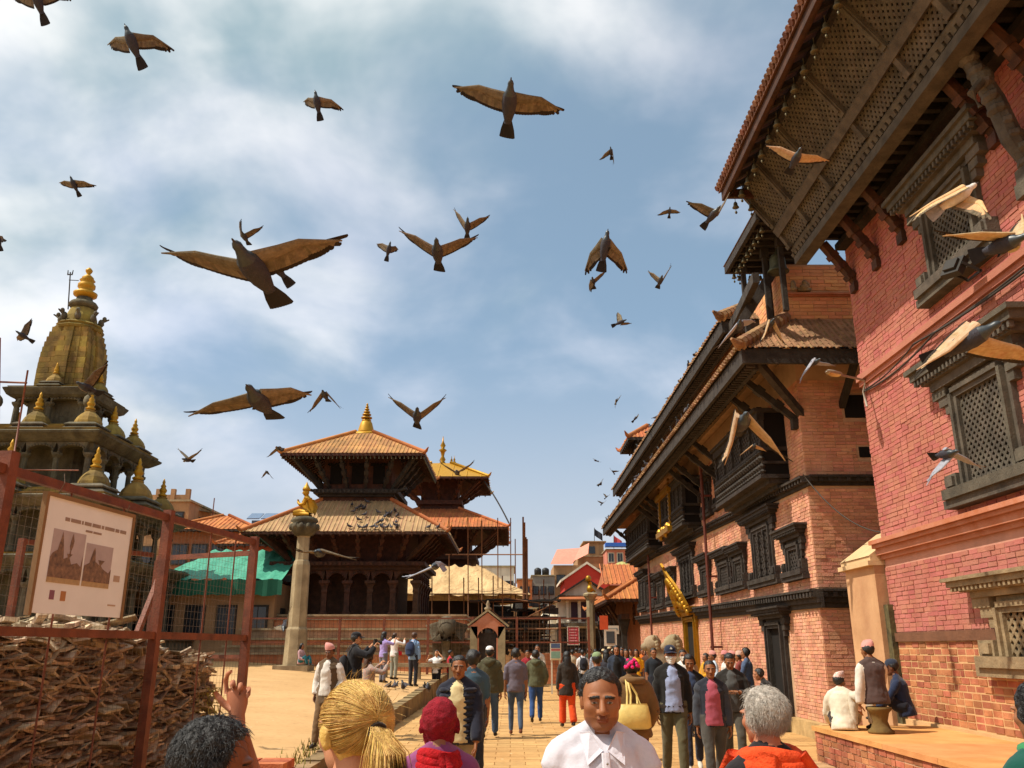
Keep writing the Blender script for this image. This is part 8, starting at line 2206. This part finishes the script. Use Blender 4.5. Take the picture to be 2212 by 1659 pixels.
# standing pigeon
g = MB()
g.tube([(0, .125, .205), (0, .108, .208), (0, .100, .21), (0, .082, .212), (0, .065, .195), (0, .055, .165), (0, .035, .125), (0, -.02, .10), (0, -.08, .085), (0, -.13, .075)], [.002, .005, .014, .021, .021, .026, .045, .050, .034, .012], 12, 0)
for i in range(9 * 12): g.m[i] = 5 if i < 24 else (1 if i < 60 else 0)
for sx in (-1, 1):
    g.tube([(sx * .040, .035, .130), (sx * .050, -.02, .108), (sx * .038, -.09, .088), (sx * .012, -.165, .078)], [(.010, .028), (.012, .042), (.010, .030), (.003, .008)], 10, 2)
    g.tube([(sx * .02, -.0, .07), (sx * .02, .004, .0)], [.006, .004], 5, 5)
    for a in (-.4, 0, .4): g.tube([(sx * .02, .004, .003), (sx * .02 + .03 * math.sin(a), .004 + .032 * math.cos(a), .003)], [.004, .002], 4, 5)
g.tube([(0, -.10, .085), (0, -.17, .072), (0, -.215, .064)], [(.02, .008), (.026, .005), (.028, .003)], 8, 4)
proto = bpy.data.meshes.new('pigeon'); proto.from_pydata(g.v, [], g.f)
for m in (m_pb, m_pn, mat('pigeon_folded_wing', '#55535a', rough=.8, var=.3, vscale=60), m_pd, m_pt, m_pk): proto.materials.append(m)
proto.polygons.foreach_set('material_index', g.m); proto.polygons.foreach_set('use_smooth', [True] * len(g.f)); proto.update()
def perch(p, rz, label, group, s=1.0):
    o = bpy.data.objects.new('pigeon', proto); col.objects.link(o); o.location = p; o.rotation_euler = (0, 0, rz); o.scale = (s, s, s); tag(o, label, 'pigeon', group)
zz3 = [(672, 680), (683, 715), (705, 697), (715, 690), (730, 692), (740, 695), (750, 662), (742, 733), (705, 760), (812, 720), (850, 745), (868, 732), (880, 730), (905, 712), (920, 738), (835, 770), (862, 728), (815, 778), (912, 775), (655, 798), (708, 808), (740, 803), (785, 800), (800, 805), (835, 795), (830, 768), (863, 805), (915, 805), (905, 790), (880, 810), (745, 812), (830, 812), (1090, 810), (1140, 812)]
n0 = Vector((0, 40.6, 7.0)); pn_ = Vector((0, 2.8, 1.95)); pnr = Vector((0, -1.95, 2.8)).normalized()
for x, y in zz3:
    r_ = at(493.7 + .3969 * x, 822.9 + .3969 * y + 4, Y=1.0) - cam.location
    t = (n0 - cam.location).dot(pnr) / r_.dot(pnr); p = cam.location + r_ * t
    if p.y < 40.65: p = Vector((p.x, 40.68, 7.06))
    perch(p + pnr * .05, rnd.uniform(0, 6.28), 'small dark pigeon resting on the lower pagoda roof tiles', 'pigeons on the pagoda roof', 1.15)
y = 21.5
while y < 42.6:
    perch((4.60 + rnd.uniform(-.03, .10), y, 7.56), rnd.uniform(0, 6.28), 'pigeon perched along the edge tiles of the lower palace eave', 'pigeons on the lower palace eave', 1.05); y += rnd.uniform(.25, 1.15)
for y in (22.2, 23.1, 24.6, 25.3, 26.4, 27.0, 28.8, 30.2, 31.0, 33.5, 34.1, 36.2):
    perch((5.05 + rnd.uniform(0, .1), y, 9.32), rnd.uniform(0, 6.28), 'pigeon perched on the upper palace eave', 'pigeons on the upper palace eave', 1.05)
for x, y in ((872, 1600), (905, 1587), (940, 1592), (962, 1594), (1062, 1587), (1082, 1592), (1102, 1590), (925, 1582), (890, 1590)):
    p = at(493.7 + .3969 * x, 822.9 + .3969 * y, Y=27.5); perch((p.x, 27.5 + rnd.uniform(-1, 1.6), plaza_z(p.x, 27.5) + .01), rnd.uniform(0, 6.28), 'pigeon feeding on the plaza paving near the bench', 'pigeons feeding on the plaza', 1.1)
